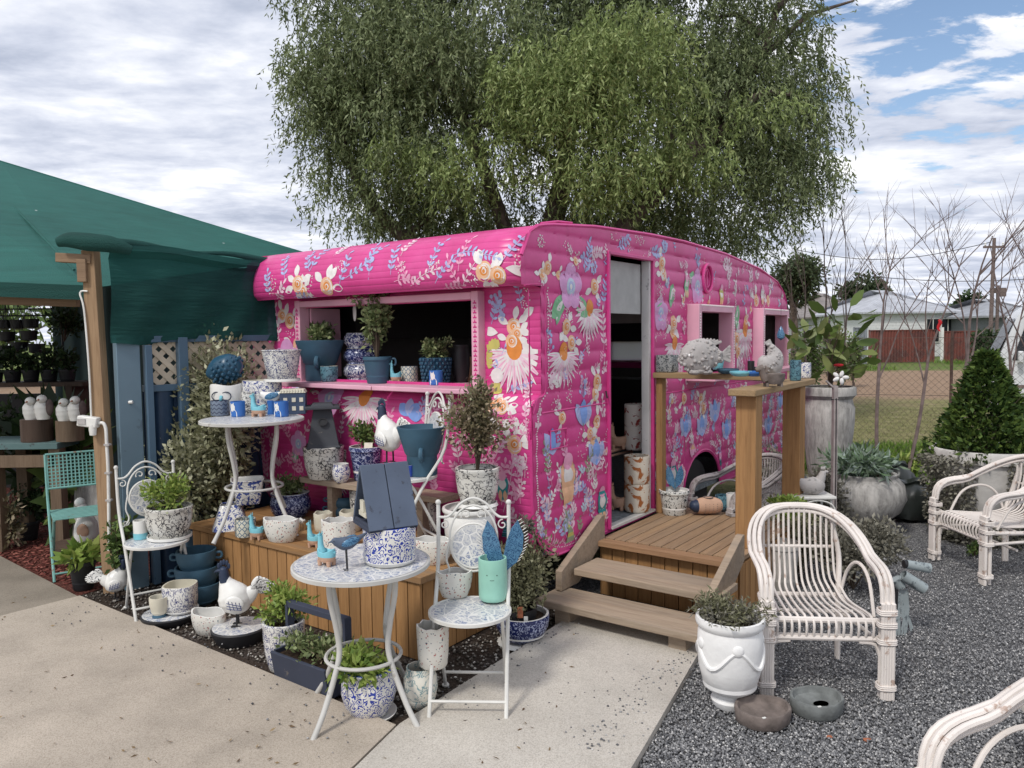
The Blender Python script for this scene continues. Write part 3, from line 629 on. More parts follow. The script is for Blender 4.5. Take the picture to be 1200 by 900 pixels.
# ------------------------------------------------------------ the pepper tree
def pepper_tree():
    Yt = 13.5; s = Yt/FPX; t = thing('pepper_tree', 'huge weeping pepper tree rising behind the pink caravan', 'tree', (at(640, 400, Yt).x, Yt, 0))
    X0 = at(640, 400, Yt).x; g = random.Random(4)
    m = MB(); m.tube([(0, 0, 0), (-.1, 0, 1.2), (-.3, .1, 2.4)], [.42, .34, .32], 10)
    limbs = []
    def limb(pts, r): limbs.append([Vector(p) for p in pts]); m.tube(pts, [r*(1-.82*i/(len(pts)-1)) for i in range(len(pts))], 7)
    limb([(-.3, .1, 2.3), (-.9, .3, 4.2), (-1.7, .5, 6.6), (-1.9, .5, 9.4)], .17)
    limb([(-.3, .1, 2.3), (.3, .1, 4.3), (.6, 0, 7), (1.2, .2, 10.2)], .24)
    limb([(-.3, .1, 2.2), (1.4, -.3, 3.6), (2.6, -.3, 5.0), (3.7, 0, 6.4), (4.0, 0, 7.3)], .2)
    limb([(-.3, .1, 2.1), (-1.8, .2, 3.0), (-3.0, .2, 4.0), (-3.6, 0, 5.6), (-3.7, 0, 6.8)], .18)
    limb([(2.2, -.3, 4.4), (3.2, -.4, 5.3), (3.6, -.5, 5.65), (4.35, -.5, 5.55)], .12)
    for k in range(26):
        b = g.choice(limbs[:4]); i = g.randrange(0, len(b)-2)+1 if len(b) > 3 and g.random() < .5 else 1; p = b[i].lerp(b[i+1], g.random()); a = g.random()*6.3; L = g.uniform(.8, 2.2)
        q_ = p+Vector((cos(a)*L, sin(a)*L*.7, g.uniform(.3, 1.3))); m.tube([p, p.lerp(q_, .5)+Vector((0, 0, .25)), q_], [.07, .045, .02], 5)
    m.build('trunk', MT['bark'], t)
    # hanging sprays: each starts on a lobe and falls
    lobes = []
    def L_(px, py, w, h, y=0, w8=1.0, c=0): p = at(px, py, Yt); lobes.append((p.x-X0, y, p.z, w*s*.5, h*s*.5, w8, c))
    for a in ((415, 60, 160, 200, 0, 1.2), (395, 150, 120, 150, .4, 1.0), (420, 215, 150, 100, .2, 1.1), (375, 95, 80, 100, -.3, .5), (490, 50, 170, 170, .8, 1.2), (500, 170, 130, 140, .5, .9),
              (600, 30, 200, 170, .6, 1.3), (620, 140, 170, 150, 0, 1.0), (700, 20, 190, 150, .3, 1.3), (790, 70, 180, 190, .3, 1.4), (850, 140, 160, 170, 0, 1.3), (900, 60, 140, 150, .3, 1.0),
              (940, 120, 100, 130, 0, .75), (930, 200, 120, 110, .2, .75), (860, 225, 150, 90, -.3, 1.0), (790, 200, 150, 120, .2, 1.0), (560, 215, 160, 90, .5, 1.0), (470, 235, 130, 60, .6, .7),
              (420, -60, 220, 190, 0, 1.0), (560, -90, 260, 200, 0, 1.0), (720, -90, 280, 200, 0, 1.0), (860, -40, 220, 170, 0, .9), (690, 225, 160, 90, 0, .9), (640, -190, 420, 140, .3, 1.0), (500, 120, 130, 120, 1.2, .7), (880, 268, 110, 60, .3, .7), (820, 262, 140, 70, .6, .9), (740, 255, 160, 80, .8, .9), (560, 255, 170, 70, .9, .9), (650, 262, 150, 60, .9, .9), (480, 262, 120, 50, .7, .7), (400, 250, 80, 40, .3, .4), (900, 180, 150, 130, .3, .8), (520, 110, 110, 130, -1.2, .7), (480, 60, 110, 110, -1.2, .6), (520, 200, 100, 80, -1.0, .6), (470, 160, 90, 90, -1.2, .5), (590, 60, 110, 90, -1.3, .7), (400, 120, 90, 120, -.6, .6), (960, 150, 70, 90, 0, .4)): L_(*a)
    for a in ((630, 125, 110, 70, -1.7, 1.0, 1), (715, 105, 120, 80, -1.9, 1.0, 1), (740, 160, 120, 90, -1.6, .9, 1), (600, 175, 90, 60, -1.6, .8, 1), (665, 165, 100, 80, -2.0, .8, 1), (790, 205, 90, 60, -1.5, .7, 1), (690, 225, 120, 60, -1.8, .9, 1), (560, 215, 110, 60, -1.5, .7, 1), (480, 190, 70, 60, -1.0, .4, 1), (870, 150, 80, 50, -1.2, .3, 1)): L_(*a)
    for c, nm_, mt_ in ((0, 'crown', MT['pepper']), (1, 'sunlit_young_foliage', MT['pepper2'])):
        LB = [l for l in lobes if l[6] == c]; w = np.array([l[5]*l[3]*l[4] for l in LB]); w /= w.sum()
        N = 32000 if c == 0 else 3600
        k = RNG.choice(len(LB), N, p=w); A = np.array([l[:5] for l in LB])[k]
        d = RNG.normal(size=(N, 3)); d /= np.linalg.norm(d, axis=1)[:, None]; rr = RNG.random(N)**.45*1.08
        S = np.stack([A[:, 0]+d[:, 0]*rr*A[:, 3], A[:, 1]+d[:, 1]*rr*np.minimum(A[:, 3], 1.5), A[:, 2]+d[:, 2]*rr*A[:, 4]], 1)
        f = np.sin(S[:, 0]*1.9+1.3*np.sin(S[:, 2]*1.3))+np.sin(S[:, 2]*2.3+1.1*np.sin(S[:, 0]*1.7+2))+.7*np.sin(S[:, 0]*4.1+S[:, 2]*3.3+S[:, 1]*3)
        keep = RNG.random(N) < np.clip(.95+.33*f, .22, 1); S = S[keep]; d = d[keep]; N = len(S)
        Ls = .22+RNG.random(N)**1.5*.62; dr = np.stack([d[:, 0]*.5+RNG.normal(size=N)*.25, d[:, 1]*.5+RNG.normal(size=N)*.25, np.full(N, -.25)], 1)
        K = 11; PP = []; DD = []
        for j in range(K):
            u = (j+RNG.random(N))/K
            P = S+dr*(Ls*u*(1-.45*u))[:, None]; P[:, 2] -= Ls*u*u*.55
            D = RNG.normal(size=(N, 3))*.75; D[:, 2] -= .95; D += dr*.5
            PP.append(P); DD.append(D)
        P = np.concatenate(PP); D = np.concatenate(DD); n = len(P)
        leafmesh(nm_, P, D, .065+RNG.random(n)*.065, .020+RNG.random(n)*.014, mt_, t)
    return t
MT['pepper'] = leaf('pepper_leaves', (.08, .105, .045), (.18, .225, .10), (.34, .39, .20), .3, .5)
MT['pepper2'] = leaf('pepper_young_leaves', (.12, .165, .05), (.26, .335, .115), (.44, .51, .22), .35, .5)  # young growth, its colour also lightened to look sunlit
pepper_tree()

# ------------------------------------------------------------ bare saplings and stakes along the fence
def branchy(m, p, d, L, r, lvl, g, spread=.5):
    n = 4; pts = [p]; q_ = p
    for i in range(n):
        d = (d+Vector((g.uniform(-.12, .12), g.uniform(-.12, .12), g.uniform(-.02, .10)))).normalized(); q_ = q_+d*L/n; pts.append(q_)
    r = max(r, .0022); m.tube(pts, [r*(1-.65*i/n) for i in range(n+1)], 5 if lvl > 0 else 4, cap=False)
    if lvl == 0: return
    for k in range(g.choice((3, 4)) if lvl > 1 else g.choice((2, 3))):
        u = g.uniform(.25, 1); i = min(n-1, int(u*n)); b = pts[i].lerp(pts[i+1], u*n-i)
        a = g.random()*6.3; nd = (d*.9+Vector((cos(a), sin(a)*.6, .12))*spread*g.uniform(.8, 1.7)).normalized()
        branchy(m, b, nd, L*g.uniform(.45, .75), r*.5, lvl-1, g, spread)
def sapling(px, py, Y, topx, topy, r, label, seed, lvl=3, split=.45, spread=.55, grp='bare saplings along the fence'):
    b = at(px, py, Y); b.z = -.02; tp = at(topx, topy, Y+.2); t = thing('bare_sapling', label, 'tree', b, 0, grp)
    g = random.Random(seed); m = MB(); v = tp-b; k = v*split
    m.tube([(0, 0, 0), k*.5+Vector((g.uniform(-.03, .03), 0, 0)), k], [r, r*.85, r*.7], 7)
    m.build('trunk', MT['barkgrey'], t)
    m = MB()
    branchy(m, k, v.normalized(), (v-k).length*.72, r*.6, lvl, g, spread)
    for q_ in range(2): branchy(m, k*g.uniform(.75, 1), (v.normalized()+Vector((g.uniform(-.6, .6), g.uniform(-.3, .3), 0))).normalized(), (v-k).length*.6, r*.45, lvl-1, g, spread)
    m.build('branches', MT['barkgrey'], t)
sapling(1028, 560, 8.9, 1035, 235, .024, 'bare sapling with a straight trunk, leftmost of those before the open lot', 1)
sapling(1062, 555, 8.8, 1120, 240, .022, 'bare sapling leaning to the right across the red fence', 2)
sapling(1128, 545, 8.9, 1142, 225, .030, 'thick trunked bare sapling just left of the cone shaped bush', 3)
sapling(1196, 520, 8.6, 1170, 235, .022, 'bare sapling leaning left in front of the white van', 4)
sapling(1215, 540, 8.6, 1205, 230, .022, 'bare sapling at the right edge beside the white van', 5, lvl=2)
sapling(972, 500, 16, 962, 225, .034, 'tall bare multi stemmed sapling behind the magnolia pot', 6, lvl=3, spread=.35)
sapling(985, 500, 17, 1000, 240, .028, 'bare sapling behind the magnolia, right of the tallest one', 7, lvl=3, spread=.4)
sapling(948, 500, 18, 935, 262, .028, 'thin bare sapling behind the end of the caravan', 8, lvl=3, spread=.35)

# chain link fence
def chain_fence():
    P0 = Vector((3.3, 10.4, 0)); P1 = Vector((7.6, 8.55, 0)); d = (P1-P0); W = d.length; t = thing('chain_link_fence', 'rusty chain link fence between the yard and the vacant lot', 'fence', P0, atan2(d.y, d.x))
    H = 1.62; m = MB(); p = .085
    k = -H
    while k < W:
        for sgn in (0, 1):
            x0, x1 = k, k+H; z0, z1 = .02, H
            if x0 < 0: z0 = .02-x0*(H-.02)/H; x0 = 0
            if x1 > W: z1 = .02+(W-k)*(H-.02)/H; x1 = W
            if x1 <= x0: continue
            a, b = ((x0, .0, z0), (x1, .0, z1)) if not sgn else ((x0, .004, H+.02-z0), (x1, .004, H+.02-z1))
            m.tube([a, b], .0017, 3, cap=False)
        k += p
    m.build('mesh', MT['rustwire'], t)
    for z in (H, .9, .05): MB().tube([(0, .01, z), (W, .01, z)], .003, 4).build('wire', MT['rustwire'], t)
    for x in (.02, 2.3, W-.1): MB().tube([(x, .03, 0), (x, .03, H+.08)], .018, 7).build('post', MT['rustpost'], t)
MT['rustwire'] = plain('rusty_wire', (.13, .10, .085), .7, .3); MT['rustpost'] = plain('rusty_post', (.12, .07, .055), .8)
chain_fence()
# ------------------------------------------------------------ left: shade house
def cloth_mat(name, c):
    q = NT(name, .75, .25); v = q.obj(); a = q.noise(q.obj((.25, 1, 6)), 5, 6, .65); b = q.noise(v, .7, 4); w = q.noise(v, 130, 2); sp = q.vor(v, 3.2)
    k = q.ramp(a.outputs[0], [(.3, mul(c, .82)), (.7, mul(c, 1.18))]); k = q.mix(q.ramp(b.outputs[0], [(.35, (0, 0, 0)), (.7, (.6, .6, .6))]), k, mul(c, 1.45))
    k = q.mix(q.M('LESS_THAN', sp.outputs['Distance'], .035), k, (.45, .5, .48)); q.col(k); q.bump(q.M('ADD', w.outputs[0], a.outputs[0]), .6, .01); return q.m
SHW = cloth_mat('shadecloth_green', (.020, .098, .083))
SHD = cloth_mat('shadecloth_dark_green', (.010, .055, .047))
TIMB = wood('post_timber', (.38, .25, .145), 2)
TIMBX = wood('beam_timber', (.30, .20, .125), 0)
def slab(pts, t, mb=None):           # a sheet of four or more corners with a real thickness
    m = mb or MB(); n = len(pts); P = [Vector(p) for p in pts]; nn = (P[1]-P[0]).cross(P[2]-P[0]).normalized()*t
    return m.add(P+[p-nn for p in P], [tuple(range(n)), tuple(range(2*n-1, n-1, -1))]+[(i, i+n, (i+1) % n+n, (i+1) % n) for i in range(n)])
def shade_house():
    t = thing('shade_house', 'nursery shade house with a sloping green shadecloth roof at the left', 'shade house', (0, 0, 0))
    A = at(-420, 318, 5.6); B = at(104, 338, 5.6); B2 = at(80, 315, 5.75); F = at(-160, 165, 8); C = at(372, 300, 8.6); Dp = at(0, 188, 8.4); E = at(-420, 40, 9)
    m = MB()
    def cloth(p00, p10, p11, p01, N=14, sag=.05):
        vs = []; fs = []
        for i in range(N+1):
            for j in range(N+1):
                u, v = i/N, j/N; p = p00.lerp(p10, u).lerp(p01.lerp(p11, u), v); p = p-Vector((0, 0, sag*sin(pi*u)*sin(pi*v)+.012*sin(u*23+v*5)*sin(v*17)))
                vs.append(p)
        for i in range(N):
            for j in range(N): q_ = i*(N+1)+j; fs.append((q_, q_+N+1, q_+N+2, q_+1))
        m.add(vs, fs)
    cloth(A, B, F+(B-A)*.45, E, 10, .02)
    cloth(B, B+Vector((.35, .3, .03)), C, Dp+Vector((.4, 0, .02)), 8, .0)
    cloth(B, Dp+Vector((.4, 0, .02)), Dp, E.lerp(F, .5), 6, 0)
    m = MB(); top = [A, B, C, Dp, E]
    # two flat cloth planes meeting on a faint hip seam
    slab([A, B, F], .006, m); slab([B, C, Dp], .006, m); slab([B, Dp, F], .006, m); slab([A, F, E], .006, m); slab([F, Dp, E], .006, m)
    m.build('roof_cloth', SHW, t, smooth=False)
    for p_, q2 in ((at(-20, 205, 8.0), at(88, 318, 5.72)), (at(0, 190, 8.38), at(368, 301, 8.58))): MB().tube([p_+Vector((0, -.01, .01)), q2+Vector((0, -.01, .01))], .010, 5).build('seam', SHW, t)
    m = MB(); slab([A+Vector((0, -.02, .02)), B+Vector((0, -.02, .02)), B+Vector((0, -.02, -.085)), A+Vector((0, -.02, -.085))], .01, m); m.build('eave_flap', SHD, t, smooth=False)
    MB().beam(at(-420, 336, 5.75), at(92, 351, 5.75), .05, .11).build('beam', TIMBX, t, bevel=.004)
    for (px, Y) in ((-300, 5.8), (-60, 9.5), (88, 9.2)):
        p = at(px, 400, Y); MB().beam((p.x, Y, 0), (p.x, Y, 2.1), .1, .1).build('post', TIMB, t, bevel=.004)
    # rear and right walls of dark teal sheet
    q = corr('teal_wall_sheet', (.035, .075, .075), 5, 0, .6); mm = MB()
    a = at(54, 400, 8.6); b = at(330, 400, 8.6); mm.box(((a.x+b.x)/2, 8.75, 1.25), (b.x-a.x, .04, 2.5)); mm.build('wall', q, t, smooth=False)
    mm = MB(); mm.box((-5.6, 9.0, .55), (5.4, .05, 1.1)); mm.build('low_wall', MT['dark'], t, smooth=False)
    # cable conduit down the blue post is its own thing
    return t
shade_house()
# front corner post of the lean-to
pb = Vector((-2.74, 5.17, 0))
t = thing('corner_post', 'rough timber corner post with a white cable at the mouth of the shade house', 'post', pb)
MB().beam((0, 0, -.02), (-.045, 0, 2.30), .085, .085, up=(0, 1, 0)).build('post', TIMB, t, bevel=.004)
MB().beam((-.25, -.02, 2.255), (-.02, -.02, 2.24), .07, .06).build('rafter_end', TIMBX, t, bevel=.003)
MB().beam((-.075, -.05, 2.09), (-.075, -.05, 2.24), .06, .04, up=(0, 1, 0)).build('cleat', TIMBX, t, bevel=.003)
MB().tube([(-.05, -.05, 2.03), (-.10, -.05, 2.02), (-.075, -.055, 1.9), (-.06, -.056, 1.5), (-.06, -.056, 1.2)], .006, 6).build('cable', MT['whiteplastic'], t)
# wall direction
WD = Vector((.707, .707, 0)); WN_ = Vector((.707, -.707, 0))
def Wp(s_, z, off=0): return pb+Vector((.05, .03, 0))+WD*s_+Vector((0, 0, z))+WN_*off
t = thing('blue_fence', 'blue steel fence with a cream lattice top behind the flowering shrub', 'fence', Wp(0, 0), radians(45))
Lw = 1.45
m = MB(); N = 60; vs = []; fs = []
prof = [0, 0, 0, 0, .025, .04, .04, .04, .04, .025]
for i in range(N+1):
    x = .18+(Lw-.18)*i/N; y = -.02-prof[i % 10]; vs += [(x, y, 0), (x, y, 1.36)]
    if i: fs.append((2*i-2, 2*i, 2*i+1, 2*i-1))
m.add(vs, fs); m.build('panel', plain('navy_steel', (.018, .042, .085), .45, .4, .1, bump=0), t)
m = MB(); m.box((.08, -.04, .87), (.15, .07, 1.74)); m.build('broad_post', MT['galv'], t, bevel=.004)
GB2 = worn('blue_steel_post', (.075, .13, .19), (.05, .09, .13), .45, .66, 8)
for x in (.205, .44): MB().box((x, -.07, .86 if x > .3 else .84), (.065 if x > .3 else .045, .06, 1.72 if x > .3 else 1.66)).build('post', GB2, t, bevel=.003)
for z in (1.71, 1.37): MB().box(((.18+Lw)/2, -.045, z), (Lw-.18, .05, .045)).build('rail', GB2, t, bevel=.002)
# lattice of crossing slats
m = MB(); z0, z1 = 1.39, 1.69; x0, x1 = .2, Lw; pch = .098; H = z1-z0; k = -H
CRM = plain('cream_lattice', (.55, .47, .36), .7, .3)
while k < x1-x0:
    for sg in (0, 1):
        a0, a1 = k, k+H; b0, b1 = 0, H
        if a0 < 0: b0 = -a0; a0 = 0
        if a1 > x1-x0: b1 = x1-x0-k; a1 = x1-x0
        if a1-a0 < .01: continue
        p, q_ = ((x0+a0, -.03, z0+b0), (x0+a1, -.03, z0+b1)) if not sg else ((x0+a0, -.038, z1-b0), (x0+a1, -.038, z1-b1))
        m.beam(p, q_, .007, .036, up=(-1 if not sg else 1, 0, 1))
    k += pch
lat = m.build('lattice', CRM, t, smooth=False)
# hanging curtain of shadecloth
def curtain():
    m = MB(); NX, NZ = 40, 14; vs = []; fs = []
    c0 = Wp(-.03, 0, .09); c1 = Wp(1.75, 0, .05)
    for i in range(NX+1):
        u = i/NX; p = c0.lerp(c1, u)
        zt = 2.335-.045*u+(.02*sin(u*9)); zb = 1.69+.09*math.exp(-u*14)*0-.03*math.exp(-((u-.12)/.08)**2)+.02*sin(u*5)
        for j in range(NZ+1):
            v = j/NZ; z = zt+(zb-zt)*v
            off = .05*sin(pi*min(1, v*1.1))*(.5+.5*sin(u*6+v*2))+.018*sin(u*31+v*6)*(v)+(.05 if v < .12 else 0)
            q_ = p+WN_*off; vs.append((q_.x, q_.y, z))
    for i in range(NX):
        for j in range(NZ): a = i*(NZ+1)+j; fs.append((a, a+NZ+1, a+NZ+2, a+1))
    m.add(vs, fs)
    q = NT('sheer_shadecloth', .8, .2); q.col(q.ramp(q.noise(q.obj((.4, .4, 2)), 5, 5).outputs[0], [(.3, (.010, .055, .050)), (.7, (.020, .085, .075))])); q.bump(q.noise(q.obj((1, 1, 6)), 8, 4).outputs[0], .4, .02)
    tr = q.n('ShaderNodeBsdfTransparent'); tr.inputs[0].default_value = (.10, .30, .27, 1); mxx = q.n('ShaderNodeMixShader'); mxx.inputs[0].default_value = .28
    o_ = q.t.nodes['Material Output']; q.l(q.b.outputs[0], mxx.inputs[1]); q.l(tr.outputs[0], mxx.inputs[2]); q.l(mxx.outputs[0], o_.inputs[0])
    t = thing('shade_curtain', 'dark green shadecloth curtain hung above the cream lattice', 'curtain', (0, 0, 0))
    m.build('cloth', q.m, t)
    # rolled top hem, bunched at the left end
    m = MB(); P = []; R = []
    for i in range(26):
        u = i/25; p = c0.lerp(c1, u)+WN_*.03; z = 2.335-.045*u+.012*sin(u*17); P.append((p.x, p.y, z)); R.append(.020+.005*sin(u*13)+.02*math.exp(-u*12))
    m.tube(P, R, 9, flat=.8)
    l = c0+Vector((-.30, -.04, 2.345)); P = [l, l+Vector((.08, 0, .015)), l+Vector((.2, .0, .0)), l+Vector((.34, .02, -.015)), l+Vector((.45, .06, -.05))]
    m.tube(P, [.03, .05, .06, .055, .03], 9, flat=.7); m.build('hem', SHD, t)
curtain()
# meter box and conduit
mp0 = at(104, 494, 5.1)
t = thing('sensor_light', 'white outdoor power point and sensor on the corner post', 'power point', mp0)
MB().box((0, 0, 0), (.13, .06, .07), Matrix.Rotation(radians(8), 3, 'Y')).build('housing', MT['whiteplastic'], t, bevel=.008)
MB().lathe([(.0, -.075), (.02, -.07), (.024, -.03), (.024, 0)], 12, (.03, -.01, -.02)).build('sensor', MT['whiteplastic'], t)
MB().box((-.03, -.034, .004), (.05, .006, .035)).build('face_plate', MT['stone'], t, smooth=False)
t = thing('conduit', 'white plastic conduit clipped down the blue fence post', 'conduit', at(116, 496, 5.1))
pz = t.location
def L_(px, py, Y=5.1): return at(px, py, Y)-pz
MB().tube([L_(116, 496), L_(121, 496), L_(124, 503), L_(125, 520), L_(127, 560), L_(128, 645)], .011, 9).build('pipe', MT['whiteplastic'], t)
for py in (521, 554, 586): MB().box(L_(126+(py-521)*.03, py), (.035, .035, .012)).build('clip', MT['stone'], t, smooth=False)
# a standing tap on the fence
t = thing('garden_tap', 'small metal tap with a rusty spout on the blue fence', 'tap', at(145, 472, 5.2))
MB().tube([(-.035, 0, 0), (.03, 0, 0), (.045, 0, .004)], .009, 8).build('spout', MT['rustpost'], t); MB().tube([(.035, 0, .003), (.06, 0, .004)], .011, 8).build('hose_end', MT['whiteplastic'], t)

# ------------------------------------------------------------ the display platform in front of the caravan window
PT = .455; PL = 2.10; PD = .74
HON = wood('honey_cladding', (.39, .21, .085), 2, .3); HONY = wood('honey_plank', (.33, .18, .075), 1, .25, grey=(.22, .17, .12))
def platform():
    t = thing('display_platform', 'low honey coloured timber platform full of pots below the serving window', 'platform', O, ANG)
    n = 23; w = PL/n
    m = MB()
    for k in range(n): m.box((.011+.0*k, w*(k+.5), (PT-.045)/2), (.02, w-.006, PT-.045))
    nn = 8; w2 = (PD-.03)/nn
    for k in range(nn): m.box((.024+w2*(k+.5), .011, (PT-.045)/2), (w2-.006, .02, PT-.045))
    for k in range(nn): m.box((.024+w2*(k+.5), PL-.011, (PT-.045)/2), (w2-.006, .02, PT-.045))
    m.build('cladding', HON, t, smooth=False, bevel=.003)
    m = MB(); m.box((PD/2, PL/2, .2), (PD-.06, PL-.06, .38)); m.build('frame', MT['darkwood'], t, smooth=False)
    m = MB(); ws = (.14, .145, .145, .145, .15); x = -.018
    for q_ in ws: m.box((x+q_/2, PL/2, PT-.019), (q_-.006, PL+.04, .038)); x += q_
    m.build('top', HONY, t, smooth=False, bevel=.004)
    return t
platform()
# rough plank shelf on the platform
t = thing('plank_shelf', 'weathered grey plank on short legs at the back of the platform', 'shelf', AB(0, 0, PT), ANG)
GREYX = wood('grey_weathered_timber', (.38, .295, .215), 1, .14, grey=(.24, .20, .16))
MB().box((.60, .95, .268), (.17, 1.30, .038)).build('plank', GREYX, t, bevel=.004)
for y in (.52, 1.35): MB().box((.61, y, .124), (.09, .05, .248)).build('leg', GREYX, t, bevel=.003)

# ------------------------------------------------------------ deck, steps, bench rail
DZ = .37
DECKB = wood('deck_board', (.33, .215, .125), 0, .18, .8, grey=(.24, .18, .13))
def deck():
    t = thing('entry_deck', 'small timber deck with treads up to the caravan door', 'deck', AB(1.45, -.25, 0), ANG)   # x = into the picture, y = to the left
    W = .92; D = 1.15
    m = MB(); n = 11; w = W/n          # boards run away from the steps, as the photo shows
    for k in range(n): m.box((D/2+.03, -w*(k+.5), DZ-.014), (D-.03, w-.006, .028))
    m.build('deck_board', DECKB, t, smooth=False, bevel=.002)
    MB().box((-.015, -W/2, DZ-.018), (.085, W+.04, .036)).build('nosing', wood('nosing_timber', (.34, .20, .11), 1), t, bevel=.004)
    m = MB(); n = 10; w = W/n
    for k in range(n): m.box((.012, -w*(k+.5), (DZ-.04)/2), (.02, w-.006, DZ-.045))
    m.build('riser_cladding', HON, t, smooth=False, bevel=.002)
    m = MB(); n = 12; w = (D-.05)/n
    for k in range(n): m.box((.05+w*(k+.5), -W+.01, (DZ-.04)/2), (w-.006, .02, DZ-.045))
    m.build('side_cladding', HON, t, smooth=False, bevel=.002)
    MB().box((D/2+.03, -W/2, .16), (D-.08, W-.06, .30)).build('frame', MT['darkwood'], t, smooth=False)
    for (a, z, y0) in ((-.54, .135, -.0), (-.265, .262, -.05)):
        MB().box((a, y0-(W+.04)/2+.02, z), (.285, W+(.10 if y0 == 0 else .0), .043)).build('tread', GREYX, t, bevel=.006)
    for y in (-.10, -.82): MB().box((-.545, y, .055), (.16, .10, .11)).build('tread_block', GREYX, t, bevel=.004)
    for y in (.0, -W-.01):
        m = MB(); P = [(-.47, .165), (-.42, .36), (.00, .62), (.00, .40), (-.36, .165)]
        P = [(-.50, .162), (-.50, .28), (-.0, .525), (.035, .525), (.035, .37), (-.02, .34), (-.30, .162)]
        m.add([(x, y-.022, z) for x, z in P]+[(x, y+.022, z) for x, z in P], [tuple(range(7)), tuple(range(13, 6, -1))]+[(i, i+7, (i+1) % 7+7, (i+1) % 7) for i in range(7)])
        m.build('stringer', GREYX, t, smooth=False, bevel=.003)
    return t
deck()
def bench_rail():
    t = thing('bench_rail', 'timber counter rail on square posts along two sides of the deck', 'rail', AB(0, 0, 0), ANG)
    PO = wood('rail_post_timber', (.36, .20, .085), 2, .15); TP = wood('rail_top_timber', (.33, .225, .12), 0, .1, grey=(.26, .19, .12)); TP2 = wood('rail_cross_timber', (.33, .225, .12), 1, .1)
    for (a, b, w, z0, z1) in ((1.80, -1.115, .125, .37, 1.318), (2.75, -1.115, .125, 0, 1.318), (2.36, -.262, .07, .37, 1.378)):
        MB().box((a, b, (z0+z1)/2), (w, w if w > .1 else .05, z1-z0)).build('post', PO, t, bevel=.004)
    MB().box((2.33, -1.115, 1.341), (1.34, .17, .042)).build('front_top', TP, t, bevel=.006)
    MB().box((2.36, -.66, 1.40), (.15, .86, .04)).build('cross_top', TP2, t, bevel=.004)
    return t
bench_rail()
# ------------------------------------------------------------ the caravan
CW = 2.56                      # width; side plane at b=-.2, far side at b=CW-.2
B0, B1 = -.2, CW-.2
AF = .86                       # recessed front plane
TOPP = [(.66, 2.16), (.70, 2.27), (.80, 2.335), (.95, 2.36), (1.5, 2.405), (2.3, 2.432), (2.9, 2.437), (3.8, 2.41), (4.75, 2.335), (5.30, 2.235), (5.52, 2.14), (5.62, 2.02), (5.64, 1.9), (5.64, 1.63)]
def interp(x, P):
    if x <= P[0][0]: return P[0][1]
    for (a, b), (c, d) in zip(P, P[1:]):
        if x <= c: return b+(d-b)*(x-a)/(c-a)
    return P[-1][1]
FRONTP = [(.97, .36), (.90, .375), (.82, .42), (.765, .52), (.745, .65), (.735, .85), (.735, 1.05), (.75, 1.22), (.775, 1.30), (.83, 1.345), (AF, 1.352), (AF, 1.375), (AF, 1.965), (AF, 2.00), (.835, 2.005), (.69, 1.99), (.655, 2.03), (.65, 2.10), (.66, 2.16)]
PROF = FRONTP+TOPP[1:]+[(5.64, 1.38), (5.60, .9), (5.5, .55), (5.4, .36)]
def zbot(a):
    if a < 1.14: return .36+.24*max(0, (1.14-a)/.40)**2.6
    return .36
def ztop(a): return interp(a, TOPP)
def aleft(z):                  # front edge of the side panel at this height
    P = sorted([(p[1], p[0]) for p in FRONTP]); return interp(z, P)
PITCH = .118; DEPTH = .011
def scal(z): u = (z-.30)/PITCH % 1; return DEPTH*(4*u*(1-u))**.55
def pink(name, ribs=0):
    q = NT(name, .34, .45); v = q.obj(); n = q.noise(v, 3, 6, .6)
    q.col(q.ramp(n.outputs[0], [(.3, (.54, .042, .20)), (.6, (.65, .062, .265)), (.8, (.68, .095, .31))]))
    gr = q.noise(q.obj((6, 6, .8)), 3, 6, .7); gs = q.n('ShaderNodeSeparateXYZ'); q.l(v, gs.inputs[0])
    bc = q.b.inputs['Base Color'].links[0].from_socket; q.col(q.mix(q.ramp(gr.outputs[0], [(.55, (0, 0, 0)), (.75, (.35, .35, .35))]), bc, (.33, .06, .13)))
    h = q.noise(v, 14, 4).outputs[0]
    if ribs:
        s = q.n('ShaderNodeSeparateXYZ'); q.l(v, s.inputs[0]); x = q.M('FRACT', q.M('MULTIPLY', s.outputs[2], 24.))
        h = q.M('ADD', q.M('MULTIPLY', h, .25), q.M('POWER', q.M('MULTIPLY', q.M('MULTIPLY', x, q.M('SUBTRACT', 1, x)), 4), .35))
        q.bump(h, .55, .006)
    else: q.bump(h, .15, .006)
    return q.m
PINK = pink('pink_caravan_paint'); PINKR = pink('pink_ribbed_paint', 1)
car = thing('caravan', 'hot pink vintage caravan painted with flowers and gnomes, open as a pottery stall', 'caravan', O, ANG)
OPEN = [(1.655, 2.30, .40, 2.235), (3.02, 3.72, 1.37, 1.88), (4.60, 5.32, 1.37, 1.88)]
WHEEL = (3.30, .36, .40)
